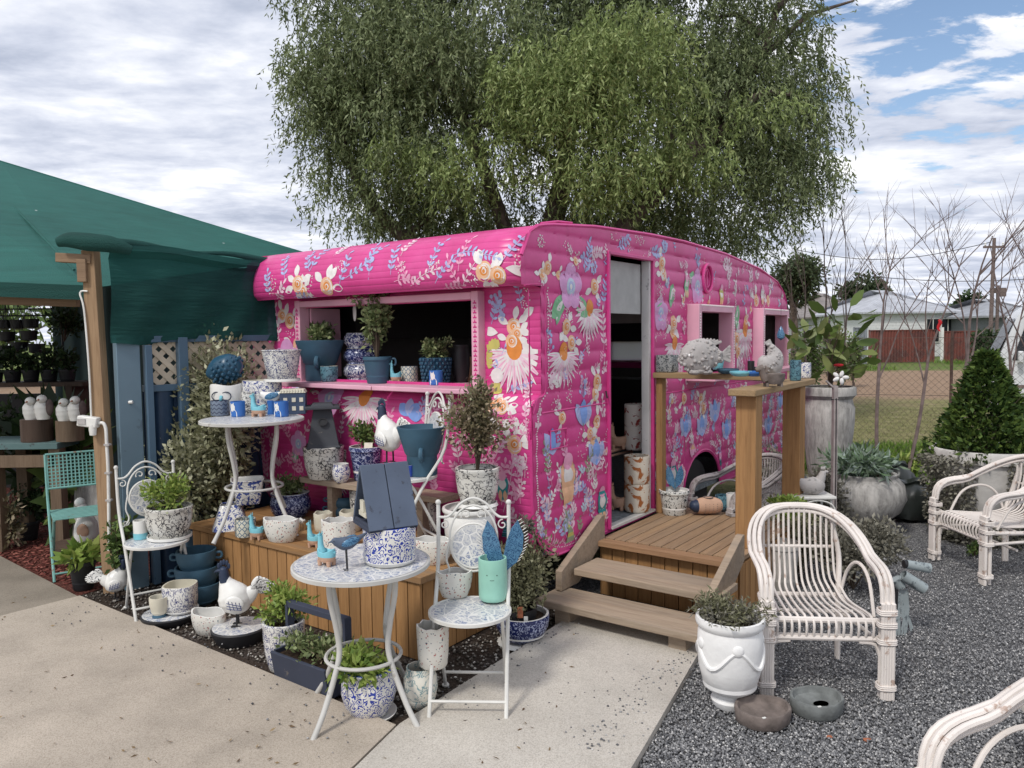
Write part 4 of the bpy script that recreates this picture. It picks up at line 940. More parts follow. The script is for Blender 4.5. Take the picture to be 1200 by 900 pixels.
def side(b, sgn, name, openings):
    m = MB(); cuts = sorted(set([.65+i*(5.64-.65)/200 for i in range(201)]+[o[0] for o in openings]+[o[1] for o in openings]))
    for x0, x1 in zip(cuts, cuts[1:]):
        if x1-x0 < 1e-4: continue
        xm = (x0+x1)/2
        def zr(x):
            lo = zbot(max(x, .74)); hi = ztop(x)
            if x < .735: lo = 1.99
            elif x < AF:
                lo = zbot(x)
            d = x-WHEEL[0]
            if abs(d) < WHEEL[2] and b < 0: lo = max(lo, WHEEL[1]+sqrt(WHEEL[2]**2-d*d)*.85)
            return lo, hi
        l0, h0 = zr(x0); l1, h1 = zr(x1)
        iv = [(l0, l1, h0, h1)]
        if .735 <= xm < AF:      # the notch under the brow
            za = 1.352-(.0 if xm > .83 else (.83-xm)*.55+.005); iv = [(l0, l1, za, za), (1.99, 1.99, h0, h1)]
        for o in openings:
            if o[0]-1e-6 <= x0 and x1 <= o[1]+1e-6: iv = [(l0, l1, o[2], o[2]), (o[3], o[3], h0, h1)]
        for a0, a1, c0, c1 in iv:
            n = max(2, int((max(c0, c1)-min(a0, a1))/.0118)); vs = []
            for j in range(n+1):
                za = a0+(c0-a0)*j/n; zb_ = a1+(c1-a1)*j/n
                vs += [(x0, b-sgn*scal(za), za), (x1, b-sgn*scal(zb_), zb_)]
            f = [(2*j, 2*j+1, 2*j+3, 2*j+2) for j in range(n)]
            m.add(vs, f if sgn > 0 else [x[::-1] for x in f])
    o = m.build(name, PINK, car); return o
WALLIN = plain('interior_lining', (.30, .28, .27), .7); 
sp = side(B0, 1, 'side_panel', OPEN); side(B1, -1, 'side_panel', [])
# shell: front, roof, back
FW = (.27, 1.90, 1.405, 1.925)  # serving window b0,b1,z0,z1
def shell():
    m = MB(); 
    # resample
    P = []
    for (a, b) in zip(PROF, PROF[1:]):
        n = max(1, int(math.dist(a, b)/.12)) if a[1] > 2.0 and a[0] > .9 else 1
        for k in range(n): P.append((a[0]+(b[0]-a[0])*k/n, a[1]+(b[1]-a[1])*k/n))
    P.append(PROF[-1]); NB = 26
    Pz = []
    for a, b in zip(P, P[1:]):
        Pz.append(a)
        if abs(a[0]-AF) < 1e-6 and abs(b[0]-AF) < 1e-6:
            for z in (FW[2], FW[3]):
                if a[1] < z < b[1]: Pz.append((AF, z))
    Pz.append(P[-1]); P = Pz
    bs = sorted(set([B0+CW*i/NB for i in range(NB+1)]+[FW[0], FW[1]]))
    def pt(p, b):
        a, z = p
        # the roof edges round over at both sides
        e = min(b-B0, B1-b); 
        if z > 2.0 and e < .10: z -= .05*(1-e/.10)**2*.6; 
        if z > 1.97 and a < .85 and e < .16: a += .10*(1-e/.16)**2
        return (a, b, z)
    for i in range(len(P)-1):
        a, c = P[i], P[i+1]
        for b0, b1 in zip(bs, bs[1:]):
            if abs(a[0]-AF) < 1e-6 and abs(c[0]-AF) < 1e-6 and a[1] >= FW[2]-1e-6 and c[1] <= FW[3]+1e-6 and b0 >= FW[0]-1e-6 and b1 <= FW[1]+1e-6: continue
            if a[0] > 5.63 and c[0] > 5.63 and min(a[1], c[1]) > 1.37 and max(a[1], c[1]) < 1.64 and b0 > .85 and b1 < 1.95: continue
            m.add([pt(a, b0), pt(a, b1), pt(c, b1), pt(c, b0)], [(0, 3, 2, 1)])
    # weld
    import bmesh
    o = m.build('shell', PINKR, car); bm = bmesh.new(); bm.from_mesh(o.data); bmesh.ops.remove_doubles(bm, verts=bm.verts, dist=1e-4); bm.to_mesh(o.data); bm.free()
    o.data.polygons.foreach_set('use_smooth', [True]*len(o.data.polygons)); o.data.set_sharp_from_angle(angle=radians(50)); return o
shell()
# interior
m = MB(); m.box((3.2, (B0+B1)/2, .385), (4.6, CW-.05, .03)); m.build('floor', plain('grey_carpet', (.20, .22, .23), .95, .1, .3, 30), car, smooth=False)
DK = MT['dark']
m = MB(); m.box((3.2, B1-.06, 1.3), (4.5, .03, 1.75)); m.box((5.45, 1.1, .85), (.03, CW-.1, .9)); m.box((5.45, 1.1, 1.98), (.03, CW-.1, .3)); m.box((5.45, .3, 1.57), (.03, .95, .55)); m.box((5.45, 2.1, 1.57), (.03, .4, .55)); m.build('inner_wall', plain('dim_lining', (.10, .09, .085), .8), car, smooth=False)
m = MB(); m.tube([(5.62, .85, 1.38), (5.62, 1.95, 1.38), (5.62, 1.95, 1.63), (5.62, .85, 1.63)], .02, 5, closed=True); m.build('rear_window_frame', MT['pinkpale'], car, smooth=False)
cq = NT('added_white_sheet', .9, .1); cq.col((.75, .76, .77)); tq = cq.n('ShaderNodeBsdfTranslucent'); tq.inputs[0].default_value = (.85, .86, .88, 1); mq = cq.n('ShaderNodeMixShader'); mq.inputs[0].default_value = .6; oq = cq.t.nodes['Material Output']; cq.l(cq.b.outputs[0], mq.inputs[1]); cq.l(tq.outputs[0], mq.inputs[2]); cq.l(mq.outputs[0], oq.inputs[0])
MB().box((5.60, 1.40, 1.505), (.006, 1.08, .24)).build('added_white_sheet', cq.m, car, smooth=False)  # added translucent sheet, put in to make the rear window look white
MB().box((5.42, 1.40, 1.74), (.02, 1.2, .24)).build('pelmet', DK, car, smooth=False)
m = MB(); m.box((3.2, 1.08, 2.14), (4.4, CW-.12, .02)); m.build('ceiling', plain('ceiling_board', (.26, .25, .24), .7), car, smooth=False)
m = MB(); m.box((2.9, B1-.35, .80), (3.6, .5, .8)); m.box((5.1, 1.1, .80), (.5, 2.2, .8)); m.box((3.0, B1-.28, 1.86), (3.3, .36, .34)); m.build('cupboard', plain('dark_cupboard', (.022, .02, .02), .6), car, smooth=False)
# white upper bulkhead just inside the door (bright board above the doorway inside)
m = MB(); m.box((3.1, .55, 1.98), (.03, 1.4, .36)); m.build('bulkhead', WALLIN, car, smooth=False)
# door frame
m = MB(); DWH = worn('door_frame_white', (.62, .61, .60), (.35, .34, .34), .5, .62, 14)
m.box((2.285, B0+.022, 1.32), (.028, .06, 1.83)); m.build('door_jamb', DWH, car, smooth=False)
PP = MT['pinkpale']
m = MB(); m.box((1.645, B0-.004, 1.32), (.022, .05, 1.87), mi=0); m.box((2.318, B0-.004, 1.32), (.026, .05, 1.87)); m.box((1.98, B0-.004, 2.247), (.69, .05, .022)); m.build('door_trim', PINK, car, bevel=.003)
MB().box((1.98, B0-.01, .395), (.66, .06, .018)).build('door_sill', MT['wmetal'], car, smooth=False)
m = MB(); m.box((1.965, B0+.06, 2.03), (.57, .02, .36)); m.build('roller_blind', plain('white_blind', (.42, .42, .41), .7), car, smooth=False)
# side windows: box frames standing proud, with a sill slab
for (a0, a1, z0, z1) in OPEN[1:]:
    m = MB(); d = .13; y = B0-.045; w = .06
    for c_, s_ in (((a0-w/2+.003, y, (z0+z1)/2), (w, d, z1-z0+2*w)), ((a1+w/2-.003, y, (z0+z1)/2), (w, d, z1-z0+2*w)), (((a0+a1)/2, y, z1+w/2), (a1-a0-.006, d, w))): m.box(c_, s_)
    f = m.build('window_frame', PP, car, bevel=.004)
    MB().box(((a0+a1)/2, B0-.11, z0-.03), (a1-a0+2*w+.06, .30, .035)).build('sill', PP, f, bevel=.004)
    m = MB(); n = 22
    for k in range(n):
        z = z0+.02+(z1-z0-.02)*k/n
        for x in (a0-w*.5, a1+w*.5): m.ball((x, y-d/2-.001, z), (.011, .004, .007), 6)
    for k in range(26): m.ball((a0+(a1-a0)*k/25, y-d/2-.001, z1+w*.85), (.008, .004, .009), 6)
    m.build('painted_dots', plain('dot_white', (.78, .74, .72), .5, bump=0), f)
# serving window frame and shelf
b0, b1, z0, z1 = FW; w = .055
m = MB(); x = AF-.02; d = .09
m.box((x, b0-w/2+.002, (z0+z1)/2), (d, w, z1-z0+2*w)); m.box((x, b1+w/2-.002, (z0+z1)/2), (d, w, z1-z0+2*w)); m.box((x, (b0+b1)/2, z1+w/2), (d, b1-b0-.004, w*.8))
f = m.build('serving_window_frame', PP, car, bevel=.004)
for y in (b1-.01, b0-.012): MB().box((AF+.17, y, (z0+z1)/2), (.28, .02, z1-z0)).build('reveal', PP, f, smooth=False)
m = MB(); n = 17
for k in range(n):
    z = z0+.03+(z1-z0-.02)*k/n
    for y in (b0-w*.5, b1+w*.5):
        for q_ in (-1, 1): m.ball((x-d/2-.001, y+q_*.007, z+abs(q_)*.0), (.003, .008, .005), 6)
        m.ball((x-d/2-.001, y, z+.010), (.003, .004, .008), 6)
m.build('painted_leaves', plain('dot_pink', (.60, .03, .22), .5, bump=0), f)
m = MB(); m.box((.775, (.15+.98)/2, 1.372), (.30, .832, .03)); m.box((.775, (.985+1.93)/2, 1.372), (.30, .94, .03)); m.build('serving_shelf', PP, car, bevel=.005)
m = MB(); m.box((1.05, 1.08, 1.372), (.30, 1.62, .03)); m.build('inner_counter', PP, car, smooth=False)
# edge mouldings on the side
def edge(pts, r, name='moulding'): MB().tube([(a, B0-.006, z) for a, z in pts], r, 6).build(name, PINK, car)
edge([(a, ztop(a)-.004) for a in [.66+i*(5.62-.66)/60 for i in range(61)]], .012)
edge([(5.64, 1.95), (5.64, 1.4), (5.60, .9), (5.5, .55)], .012)
edge([(.69, 1.99), (.84, 2.0), (.885, 1.99), (.892, 1.9), (.892, 1.45), (.885, 1.37), (.86, 1.345), (.80, 1.33), (.76, 1.25)], .007)
edge([(.735, 1.1), (.745, .65), (.80, .50), (.9, .40), (1.0, .365), (1.14, .36)], .010)
edge([(.85, 1.245), (1.3, 1.247), (1.63, 1.247)], .006); edge([(2.34, 1.247), (3.4, 1.247), (5.6, 1.247)], .006)
edge([(.90, 1.80), (1.3, 1.80), (1.63, 1.80)], .004); edge([(2.34, 1.80), (2.92, 1.80)], .004)
edge([(1.14, .375), (1.63, .375)], .008); edge([(2.34, .375), (2.88, .375)], .008); edge([(3.72, .375), (5.4, .375)], .008)
MB().tube([(WHEEL[0]+.41*cos(q), B0-.004, WHEEL[1]+.41*.87*sin(q)) for q in [pi*i/24 for i in range(25)]], .012, 6).build('wheel_arch', PINK, car)
t = MB(); t.lathe([(.17, -.09), (.30, -.085), (.325, -.05), (.325, .05), (.30, .085), (.17, .09)], 32); t.T = None
wh = thing('wheel', None, None); wh.parent = car; wh.location = (WHEEL[0], B0+.16, .325); wh.rotation_euler = (pi/2, 0, 0)
t.build('tyre', MT['black'], wh); MB().lathe([(0, .05), (.08, .06), (.12, .03), (.17, .04), (.18, .07)], 24).build('rim', PINK, wh)
# air vent ring on the side, latch and a small raised maker's plate
m = MB(); cx, cz = 3.36, 2.165
m.tube([(cx+.10*cos(q), B0-.022, cz+.115*sin(q)) for q in [2*pi*i/24 for i in range(24)]], .014, 7, closed=True); m.tube([(cx+.06*cos(q), B0-.014, cz+.075*sin(q)) for q in [2*pi*i/24 for i in range(24)]], .008, 6, closed=True)
m.box((cx, B0-.01, cz), (.015, .012, .2)); m.build('vent', PINK, car)
def text(s, name, size, mat, parent, M_, ext=.002):
    c = bpy.data.curves.new(name, 'FONT'); c.body = s; c.size = size; c.extrude = ext; c.align_x = 'CENTER'; c.align_y = 'CENTER'; c.resolution_u = 3
    o = bpy.data.objects.new(name, c); COL.objects.link(o); dg = bpy.context.evaluated_depsgraph_get(); me = bpy.data.meshes.new_from_object(o.evaluated_get(dg))
    bpy.data.objects.remove(o); me.materials.clear(); me.materials.append(mat); o2 = bpy.data.objects.new(name, me); COL.objects.link(o2); o2.parent = parent; o2.matrix_local = M_; return o2
LM = Matrix(((1, 0, 0, 0), (0, 0, -1, 0), (0, 1, 0, 0), (0, 0, 0, 1)))     # faces -b
m = MB(); m.tube([(.93, B0-.014, 1.13), (.93, B0-.014, 1.02), (1.11, B0-.014, 1.02), (1.11, B0-.014, 1.13)], .005, 6, closed=True)
pl_ = m.build('maker_plate', PINK, car); text('ES', 'letters', .075, PINK, pl_, Matrix.Translation((1.02, B0-.014, 1.075)) @ LM, .004)
m = MB(); m.tube([(1.60, B0-.02, 1.33), (1.60, B0-.03, 1.28)], .006, 6); m.build('door_catch', MT['black'], car)
MB().box((2.0, 1.1, .30), (3.0, 1.6, .10)).build('chassis', MT['black'], car, smooth=False)
# thin bent trim end sticking up from the roof
MB().tube([(.90, B0+.02, 2.36), (1.05, B0+.0, 2.385), (1.25, B0+.02, 2.40)], .007, 5).build('roof_trim_end', PINK, car)

# ------------------------------------------------------------ painted mural: thin paint shapes lying on the panels
COLS = [(.76, .72, .70), (.40, .44, .70), (.72, .25, .05), (.78, .46, .28), (.20, .46, .25), (.78, .36, .52), (.02, .27, .28), (.66, .32, .58), (.78, .56, .64), (.22, .36, .74), (.60, .03, .04), (.55, .50, .14), (.30, .33, .22), (.50, .60, .70)]
PM = [plain('mural_paint_%s' % n, c, .45, .4, .10, 20, 0) for n, c in zip(('white', 'lilac', 'orange', 'peach', 'green', 'pink', 'teal', 'mauve', 'blush', 'blue', 'red', 'ochre', 'moss', 'ice'), COLS)]
# surfaces: (s, t) in metres -> local point of the caravan
FP = FRONTP[1:]+TOPP[1:4]; FS = [0]
for a_, b_ in zip(FP, FP[1:]): FS.append(FS[-1]+math.dist(a_, b_))
def fpt(s, h):
    s = max(0, min(FS[-1]-1e-5, s)); i = max(k for k in range(len(FS)-1) if FS[k] <= s)
    def nrm(j):
        j = max(0, min(len(FP)-2, j)); a, c = FP[j], FP[j+1]; l = math.dist(a, c); return (-(c[1]-a[1])/l, (c[0]-a[0])/l)
    u = (s-FS[i])/(FS[i+1]-FS[i]); a, c = FP[i], FP[i+1]
    n = nrm(i)
    if u > .5: n2 = nrm(i+1); w_ = u-.5
    else: n2 = nrm(i-1); w_ = .5-u
    nx, nz = n[0]*(1-w_)+n2[0]*w_, n[1]*(1-w_)+n2[1]*w_
    return a[0]+(c[0]-a[0])*u+nx*h, a[1]+(c[1]-a[1])*u+nz*h
class Paint:
    def __init__(s, where): s.w = where; s.m = MB(); s.lay = 0; s.cl = None
    def pt(s, x, y, h):
        if s.w == 'side': return (x, B0-scal(y)-h, y)
        b = -x; 
        a, z = fpt(y, h); e = min(b-B0, B1-b)
        if z > 1.97 and a < .85 and e < .16: a += .10*(1-max(e, 0)/.16)**2
        if z > 2.0 and e < .10: z -= .03*(1-max(e, 0)/.10)**2
        return (a, b, z)
    def ok(s, x, y):
        if s.w == 'side':
            if x < aleft(y)+.02 or x > 5.60 or y > ztop(x)-.02 or y < zbot(x)+.02: return False
            if y > 1.36 and x < .9 and y < 1.99: return False
            if 1.64 < x < 2.34 and y < 2.26: return False
            for o in OPEN[1:]:
                if o[0]-.07 < x < o[1]+.07 and o[2]-.05 < y < o[3]+.07: return False
            if (x-WHEEL[0])**2+((y-WHEEL[1])/.87)**2 < .44**2: return False
            return True
        b = -x
        if b < B0+.012 or b > B1-.012 or y < .05 or y > FS[-1]-.02: return False
        a, z = fpt(y, 0)
        if 1.345 < z < 1.99 and a > .8 and FW[0]-.06 < b < FW[1]+.06: return False
        return True
    def quad(s, q, c, h): 
        if all(s.ok(*p) for p in q): s.m.add([s.pt(p[0], p[1], h) for p in q], [tuple(range(len(q)))], c)
    def h(s): s.lay += 1; return .0016+(s.lay % 9)*.00022
    def leaf(s, x, y, ang, L, W, c, h=None, tip=.5):
        h = h or s.h(); ca, sa = cos(ang), sin(ang); n = 7; pr = None
        for i in range(n+1):
            u = i/n; w = W*.5*(sin(pi*u**(.8 if tip < .5 else 1.15)))**.8+.0001; px, py = x+ca*L*u, y+sa*L*u; k = ((px-sa*w, py+ca*w), (px+sa*w, py-ca*w))
            if pr: s.quad([pr[0], pr[1], k[1], k[0]], c, h)
            pr = k
    def disc(s, x, y, rx, ry, c, h=None, n=14, a0=0):
        h = h or s.h(); R = max(1, int(max(rx, ry)/.022))
        for r in range(R):
            u0, u1 = r/R, (r+1)/R
            for k in range(n):
                a, b = 2*pi*k/n, 2*pi*(k+1)/n; P = [(x+rx*u*cos(q), y+ry*u*sin(q)) for u, q in ((u0, a), (u1, a), (u1, b), (u0, b))]
                s.quad(P if r else [P[0], P[1], P[2]], c, h)
    def line(s, pts, w, c, h=None):
        h = h or s.h()
        for p, q in zip(pts, pts[1:]):
            dx, dy = q[0]-p[0], q[1]-p[1]; l = math.hypot(dx, dy)+1e-9; nx, ny = -dy/l*w/2, dx/l*w/2; s.quad([(p[0]+nx, p[1]+ny), (p[0]-nx, p[1]-ny), (q[0]-nx, q[1]-ny), (q[0]+nx, q[1]+ny)], c, h)
    def sprig(s, x, y, ang, L, c, n=6, sz=.035, bend=.5, stem=None):
        P = []; a = ang; px, py = x, y
        for i in range(n+1): P.append((px, py)); px += cos(a)*L/n; py += sin(a)*L/n; a += bend/n
        s.line(P, .004, c if stem is None else stem)
        for i, p in enumerate(P[1:]):
            aa = ang+bend*i/n
            for q in (1, -1):
                if i == n-1 and q < 0: continue
                s.leaf(p[0], p[1], aa+(q*.9 if i < n-1 else 0)+random.uniform(-.2, .2), sz*random.uniform(.8, 1.2), sz*.45, c)
    def berries(s, x, y, r, c=1, n=9, stem=True):
        for k in range(n):
            a = random.random()*6.3; d = r*sqrt(random.random()); px, py = x+cos(a)*d*.7, y+sin(a)*d
            if stem: s.line([(x, y-r), (px, py)], .003, c)
            s.disc(px, py, .013, .013, c, n=8)
    def dots(s, x, y, rx, ry, n, c=0, r=.0045):
        for k in range(n):
            a = random.random()*6.3; d = sqrt(random.random()); s.disc(x+cos(a)*d*rx, y+sin(a)*d*ry, r, r, c, n=6)
    def rose(s, x, y, r, leaves=3):
        for k in range(leaves):
            a = random.random()*2+2.09*k; s.leaf(x+cos(a)*r*.8, y+sin(a)*r*.8, a, r*1.7, r*.9, 0)
        h = s.h(); s.disc(x, y, r, r*1.05, 3, h); s.disc(x+r*.1, y, r*.78, r*.8, 0, h+.0003); s.disc(x, y, r*.68, r*.7, 3, h+.0006)
        s.disc(x, y+r*.05, r*.48, r*.46, 2, h+.0009); s.disc(x+r*.06, y+r*.05, r*.30, r*.28, 0, h+.0012); s.disc(x, y+.02*r, r*.18, r*.2, 2, h+.0015)
    def daisy(s, x, y, R, down=True):
        n = 15; h = s.h()
        for k in range(n):
            a = -pi/2+(k-(n-1)/2)*.225; L = R*(1.15-.22*abs(k-(n-1)/2)/(n/2)); hh = h+(k % 3)*.0002
            s.leaf(x+cos(a)*R*.12, y+sin(a)*R*.12, a, L, R*.155, (0, 8)[k % 2], hh, .3)
            s.line([(x+cos(a)*R*.4, y+sin(a)*R*.4), (x+cos(a)*L*.92, y+sin(a)*L*.92)], R*.03, 5, hh+.0004)
        s.disc(x, y+R*.10, R*.27, R*.34, 2, h+.0009); s.dots(x, y+R*.12, R*.2, R*.25, 12, 3, R*.035)
    def bigflower(s, x, y, r, leaves=((-2.5, 1.5), (-.7, 1.3))):
        for a, L in leaves:
            h = s.h(); s.leaf(x+cos(a)*r*.5, y+sin(a)*r*.5, a, r*L*1.25, r*.85, 4, h); s.leaf(x+cos(a)*r*.9, y+sin(a)*r*.9, a+.1, r*L*.7, r*.3, 0, h+.0004)
        h = s.h()
        for k in range(5): a = pi/2+k*2*pi/5; s.disc(x+cos(a)*r*.52, y+sin(a)*r*.58, r*.46, r*.50, 7, h+.00012*k)
        s.disc(x, y, r*.36, r*.40, 13, h+.0008); s.disc(x, y, r*.22, r*.25, 1, h+.0011); s.disc(x, y, r*.10, r*.13, 0, h+.0014)
    def tulip(s, x, y, r, c=9):
        h = s.h()+.0015; s.line([(x, y-r*2), (x, y-r*.5)], .006, 12)
        for k, a in enumerate((pi/2-.55, pi/2+.55, pi/2)): s.leaf(x, y-r*.9, a, r*1.9, r*.95, (1, 1, c)[k], h+k*.0003)
    def gnome(s, x, y, H, hat=6, body=6, face=True, leg=3):
        """y is the foot"""
        h = s.h()+.0024; w = H*.24
        s.leaf(x, y+H*.08, pi/2, H*.55, w*1.3, body, h); s.disc(x, y+H*.24, w*.55, H*.2, body, h+.0002)
        s.leaf(x-w*.25, y, pi/2, H*.25, w*.4, leg, h+.0003); s.leaf(x+w*.25, y, pi/2, H*.25, w*.4, leg, h+.0003)
        s.leaf(x, y+H*.52, -pi/2, H*.27, w*.85, 0, h+.0006); s.disc(x, y+H*.54, w*.42, w*.42, 5, h+.0009)
        n = 7
        for k in range(n):
            u0, u1 = k/n, (k+1)/n; f = lambda u: w*.58*(1-u)**.8+.002; g_ = lambda u: H*.60+H*.40*u; o = lambda u: w*.18*sin(u*3)
            s.quad([(x-f(u0)+o(u0), g_(u0)), (x+f(u0)+o(u0), g_(u0)), (x+f(u1)+o(u1), g_(u1)), (x-f(u1)+o(u1), g_(u1))], hat if k % 2 == 0 else (12 if hat == 11 else hat), h+.0012)
            if hat != 11 or True: s.line([(x-f(u0)+o(u0), g_(u0)), (x+f(u0)+o(u0), g_(u0)+.004)], .004, 4 if hat != 6 else 9, h+.0015)
    def build(s, name, label=None):
        o = s.m.build(name, PM, car, smooth=False)
        return o
def sidept(px, py):
    d = ray(px, py); M0 = Vector((0, 0, CAMH)); n = V; P = AB(0, B0+.0); t = (P-M0).dot(n)/d.dot(n); p = M0+d*t; return toab(p)[0], p.z, t*sqrt(d.x**2+d.y**2)*1.0
def frontpt(px, py):
    d = ray(px, py); M0 = Vector((0, 0, CAMH)); best = None
    for i in range(len(FP)-1):
        (a0, z0_), (a1, z1_) = FP[i], FP[i+1]
        # plane holding the segment and direction V
        T = U*(a1-a0)+Vector((0, 0, z1_-z0_)); n = T.cross(V); P = AB(a0, 0, z0_); dn = d.dot(n)
        if abs(dn) < 1e-9: continue
        t = (P-M0).dot(n)/dn; p = M0+d*t; u = (p-P).dot(T)/T.dot(T)
        if t > 0 and -.001 <= u <= 1.001 and (best is None or t < best[0]): best = (t, FS[i]+u*(FS[i+1]-FS[i]), toab(p)[1], p.y)
    return (None if best is None else (-best[2], best[1], best[3]))
S = Paint('side')
def sp_(px, py): a, z, Y = sidept(px, py); return a, z
def ks(px): a, z, _ = sidept(px, 400); p = AB(a, B0); return p.y/FPX         # metres per photo pixel there
for px, py, r in ((640, 314, 8), (634, 322, 6.5), (695, 336, 9), (662, 383, 9), (668, 402, 9), (698, 447, 9), (696, 462, 8), (774, 309, 8), (776, 321, 8), (788, 379, 9), (787, 390, 7), (885, 353, 8), (862, 398, 9), (864, 412, 8), (873, 375, 6),
                  (657, 489, 8), (698, 494, 8), (690, 508, 8), (694, 515, 7), (800, 467, 7), (820, 468, 7), (823, 478, 7), (899, 352, 6), (905, 400, 7)):
    a, z = sp_(px, py); S.rose(a, z, r*ks(px))
for px, py, r in ((689, 364, 30), (659, 415, 33), (789, 404, 26), (872, 388, 30), (633, 300, 0)):
    if r: a, z = sp_(px, py); S.daisy(a, z, r*ks(px))
for px, py, r, lv in ((667, 336, 26, ((-2.4, 1.3), (-.75, 1.2))), (773, 368, 20, ((1.9, .1),)), (816, 336, 20, ((-.8, 1.5), (2.6, .6))), (785, 350, 0, ())):
    if r: a, z = sp_(px, py); S.bigflower(a, z, r*ks(px), lv)
for px, py in ((784, 352), (861, 377), (650, 372)):
    a, z = sp_(px, py); k = ks(px); h = S.h(); S.leaf(a, z-9*k, 1.3, 30*k, 15*k, 4, h); S.leaf(a, z-4*k, 1.3, 18*k, 5*k, 0, h+.0004)
for px, py, r in ((682, 484, 17), (646, 518, 17), (697, 530, 17), (802, 499, 15), (821, 499, 14), (836, 482, 15), (850, 503, 14), (899, 498, 13), (884, 505, 11), (913, 470, 10)):
    a, z = sp_(px, py); S.tulip(a, z, r*ks(px))
for px, foot, top, hat, body in ((803, 350, 306, 6, 4), (844, 360, 318, 3, 11), (892, 358, 320, 11, 0), (664, 594, 494, 11, 3), (704, 612, 545, 6, 6), (810, 574, 488, 11, 3), (787, 582, 512, 6, 6), (842, 556, 515, 6, 6), (885, 540, 500, 6, 3)):
    a, z0_ = sp_(px, foot); _, z1_ = sp_(px, top); S.gnome(a, z0_, z1_-z0_, hat, body)
for px, py, an, L, c in ((686, 318, 1.3, 34, 1), (722, 290, .3, 36, 1), (690, 300, .4, 28, 8), (761, 296, .2, 26, 1), (849, 322, 1.5, 26, 8), (851, 330, 1.0, 22, 8), (879, 336, 1.6, 30, 8), (884, 330, 1.1, 28, 8), (903, 345, 1.6, 40, 8), (778, 300, 1.8, 20, 1),
                         (626, 420, 1.4, 40, 8), (640, 455, .5, 24, 8), (655, 455, 2.2, 20, 0), (706, 360, 1.6, 40, 1), (706, 410, 1.6, 45, 8), (632, 360, 1.5, 30, 8), (796, 450, 1.7, 22, 8), (850, 460, 1.5, 30, 8), (866, 440, 1.4, 26, 8), (640, 560, 1.4, 40, 12), (685, 560, 1.3, 40, 12), (692, 590, 1.4, 60, 8)):
    a, z = sp_(px, py); k = ks(px); S.sprig(a, z, an, L*k, c, 6, 9*k, random.uniform(-.8, .8))
for px, py, r, c in ((684, 305, 14, 1), (694, 312, 10, 1), (642, 400, 14, 1), (682, 452, 14, 1), (628, 486, 16, 8), (704, 475, 14, 8), (860, 336, 12, 0), (817, 302, 12, 1), (860, 330, 10, 8), (811, 478, 9, 8), (870, 350, 9, 1), (810, 460, 9, 1), (706, 425, 12, 8), (780, 330, 8, 1)):
    a, z = sp_(px, py); k = ks(px); S.berries(a, z, r*k, c, 10)
for px, py, rx, ry, n in ((632, 283, 8, 8, 34), (747, 281, 14, 6, 30), (675, 301, 8, 8, 20), (662, 368, 8, 8, 20), (665, 460, 8, 14, 26), (774, 342, 8, 8, 18), (778, 390, 8, 10, 18), (672, 312, 8, 6, 14), (846, 305, 8, 6, 14), (649, 475, 10, 8, 20), (690, 550, 8, 18, 26), (680, 520, 14, 18, 26), (640, 540, 8, 18, 22), (720, 278, 14, 5, 14), (803, 360, 20, 3, 16)):
    a, z = sp_(px, py); k = ks(px); S.dots(a, z, rx*k, ry*k, n)
# the dotted border following the panel edges
for i in range(34):
    z = 1.42+.018*i
    if z < 1.98: S.leaf(.915, z, .8, .012, .008, 0); S.leaf(.925, z, 2.2, .012, .008, 0)
for i in range(60):
    z = .5+.0145*i; S.leaf(aleft(z)+.045, z, .9, .013, .008, 8); S.leaf(aleft(z)+.06, z, 2.2, .013, .008, 0)
for i in range(30): x = .84+.018*i; S.leaf(x, zbot(x)+.05+.012*sin(i*1.7), 1.3, .03, .010, 8); S.disc(x+.008, zbot(x)+.035, .004, .004, 0, n=6)
# the dense undergrowth of pink and lilac leaves along the bottom
g = random.Random(12)
for i in range(330):
    a = g.uniform(.80, 5.55); zm = .44+g.random()**1.4*.60; c = g.choice((8, 8, 5, 1, 13, 0, 8))
    if a < 1.64: c = g.choice((8, 1, 13, 1, 5, 0, 12))
    if a < 1.64 and g.random() < .35: continue
    S.sprig(a, zm, g.uniform(.9, 2.2), g.uniform(.06, .15), c, g.choice((3, 4, 5)), g.uniform(.026, .046), g.uniform(-1, 1))
for i in range(12): S.sprig(g.uniform(.84, 1.6), g.uniform(.42, .80), g.uniform(.9, 2.2), g.uniform(.08, .16), g.choice((1, 13, 8, 1)), 4, g.uniform(.04, .055), g.uniform(-1, 1))
for i in range(60):
    a = g.uniform(.98, 5.5); z = g.uniform(.9, 2.2); q = g.random()
    if q < .45:
        for k in range(5): an = k*1.257+g.random()*.3; S.leaf(a, z, an, .034, .022, g.choice((0, 8, 0)), S.h())
        S.disc(a, z, .010, .010, 3)
    elif q < .75: S.berries(a, z, .05, g.choice((8, 13, 0)), 8)
    else: S.rose(a, z, .028, 2)
for i in range(230):
    a = g.uniform(.95, 5.5); z = g.uniform(.95, 2.35)
    if g.random() < .4: S.dots(a, z, .04, .04, 9)
    else: S.sprig(a, z, g.uniform(.8, 2.3), g.uniform(.06, .12), g.choice((8, 8, 1, 5)), 4, .028, g.uniform(-1, 1))
S.build('side_mural')
F = Paint('front')
def fp_(px, py): r = frontpt(px, py); return (r[0], r[1], r[2]/FPX)
def each(L_):
    for it in L_:
        try: x, s_, k = fp_(it[0], it[1])
        except TypeError: continue
        yield (x, s_, k)+tuple(it[2:])
for x, s_, k, r in each(((349, 333, 10), (355, 341, 8), (383, 336, 11), (567, 318, 12), (583, 323, 11), (331, 370, 8), (340, 376, 9), (349, 404, 8), (602, 383, 10), (606, 391, 8), (577, 476, 9), (589, 477, 9), (603, 521, 11), (600, 400, 9), (585, 470, 6))): F.rose(x, s_, r*k, 4)
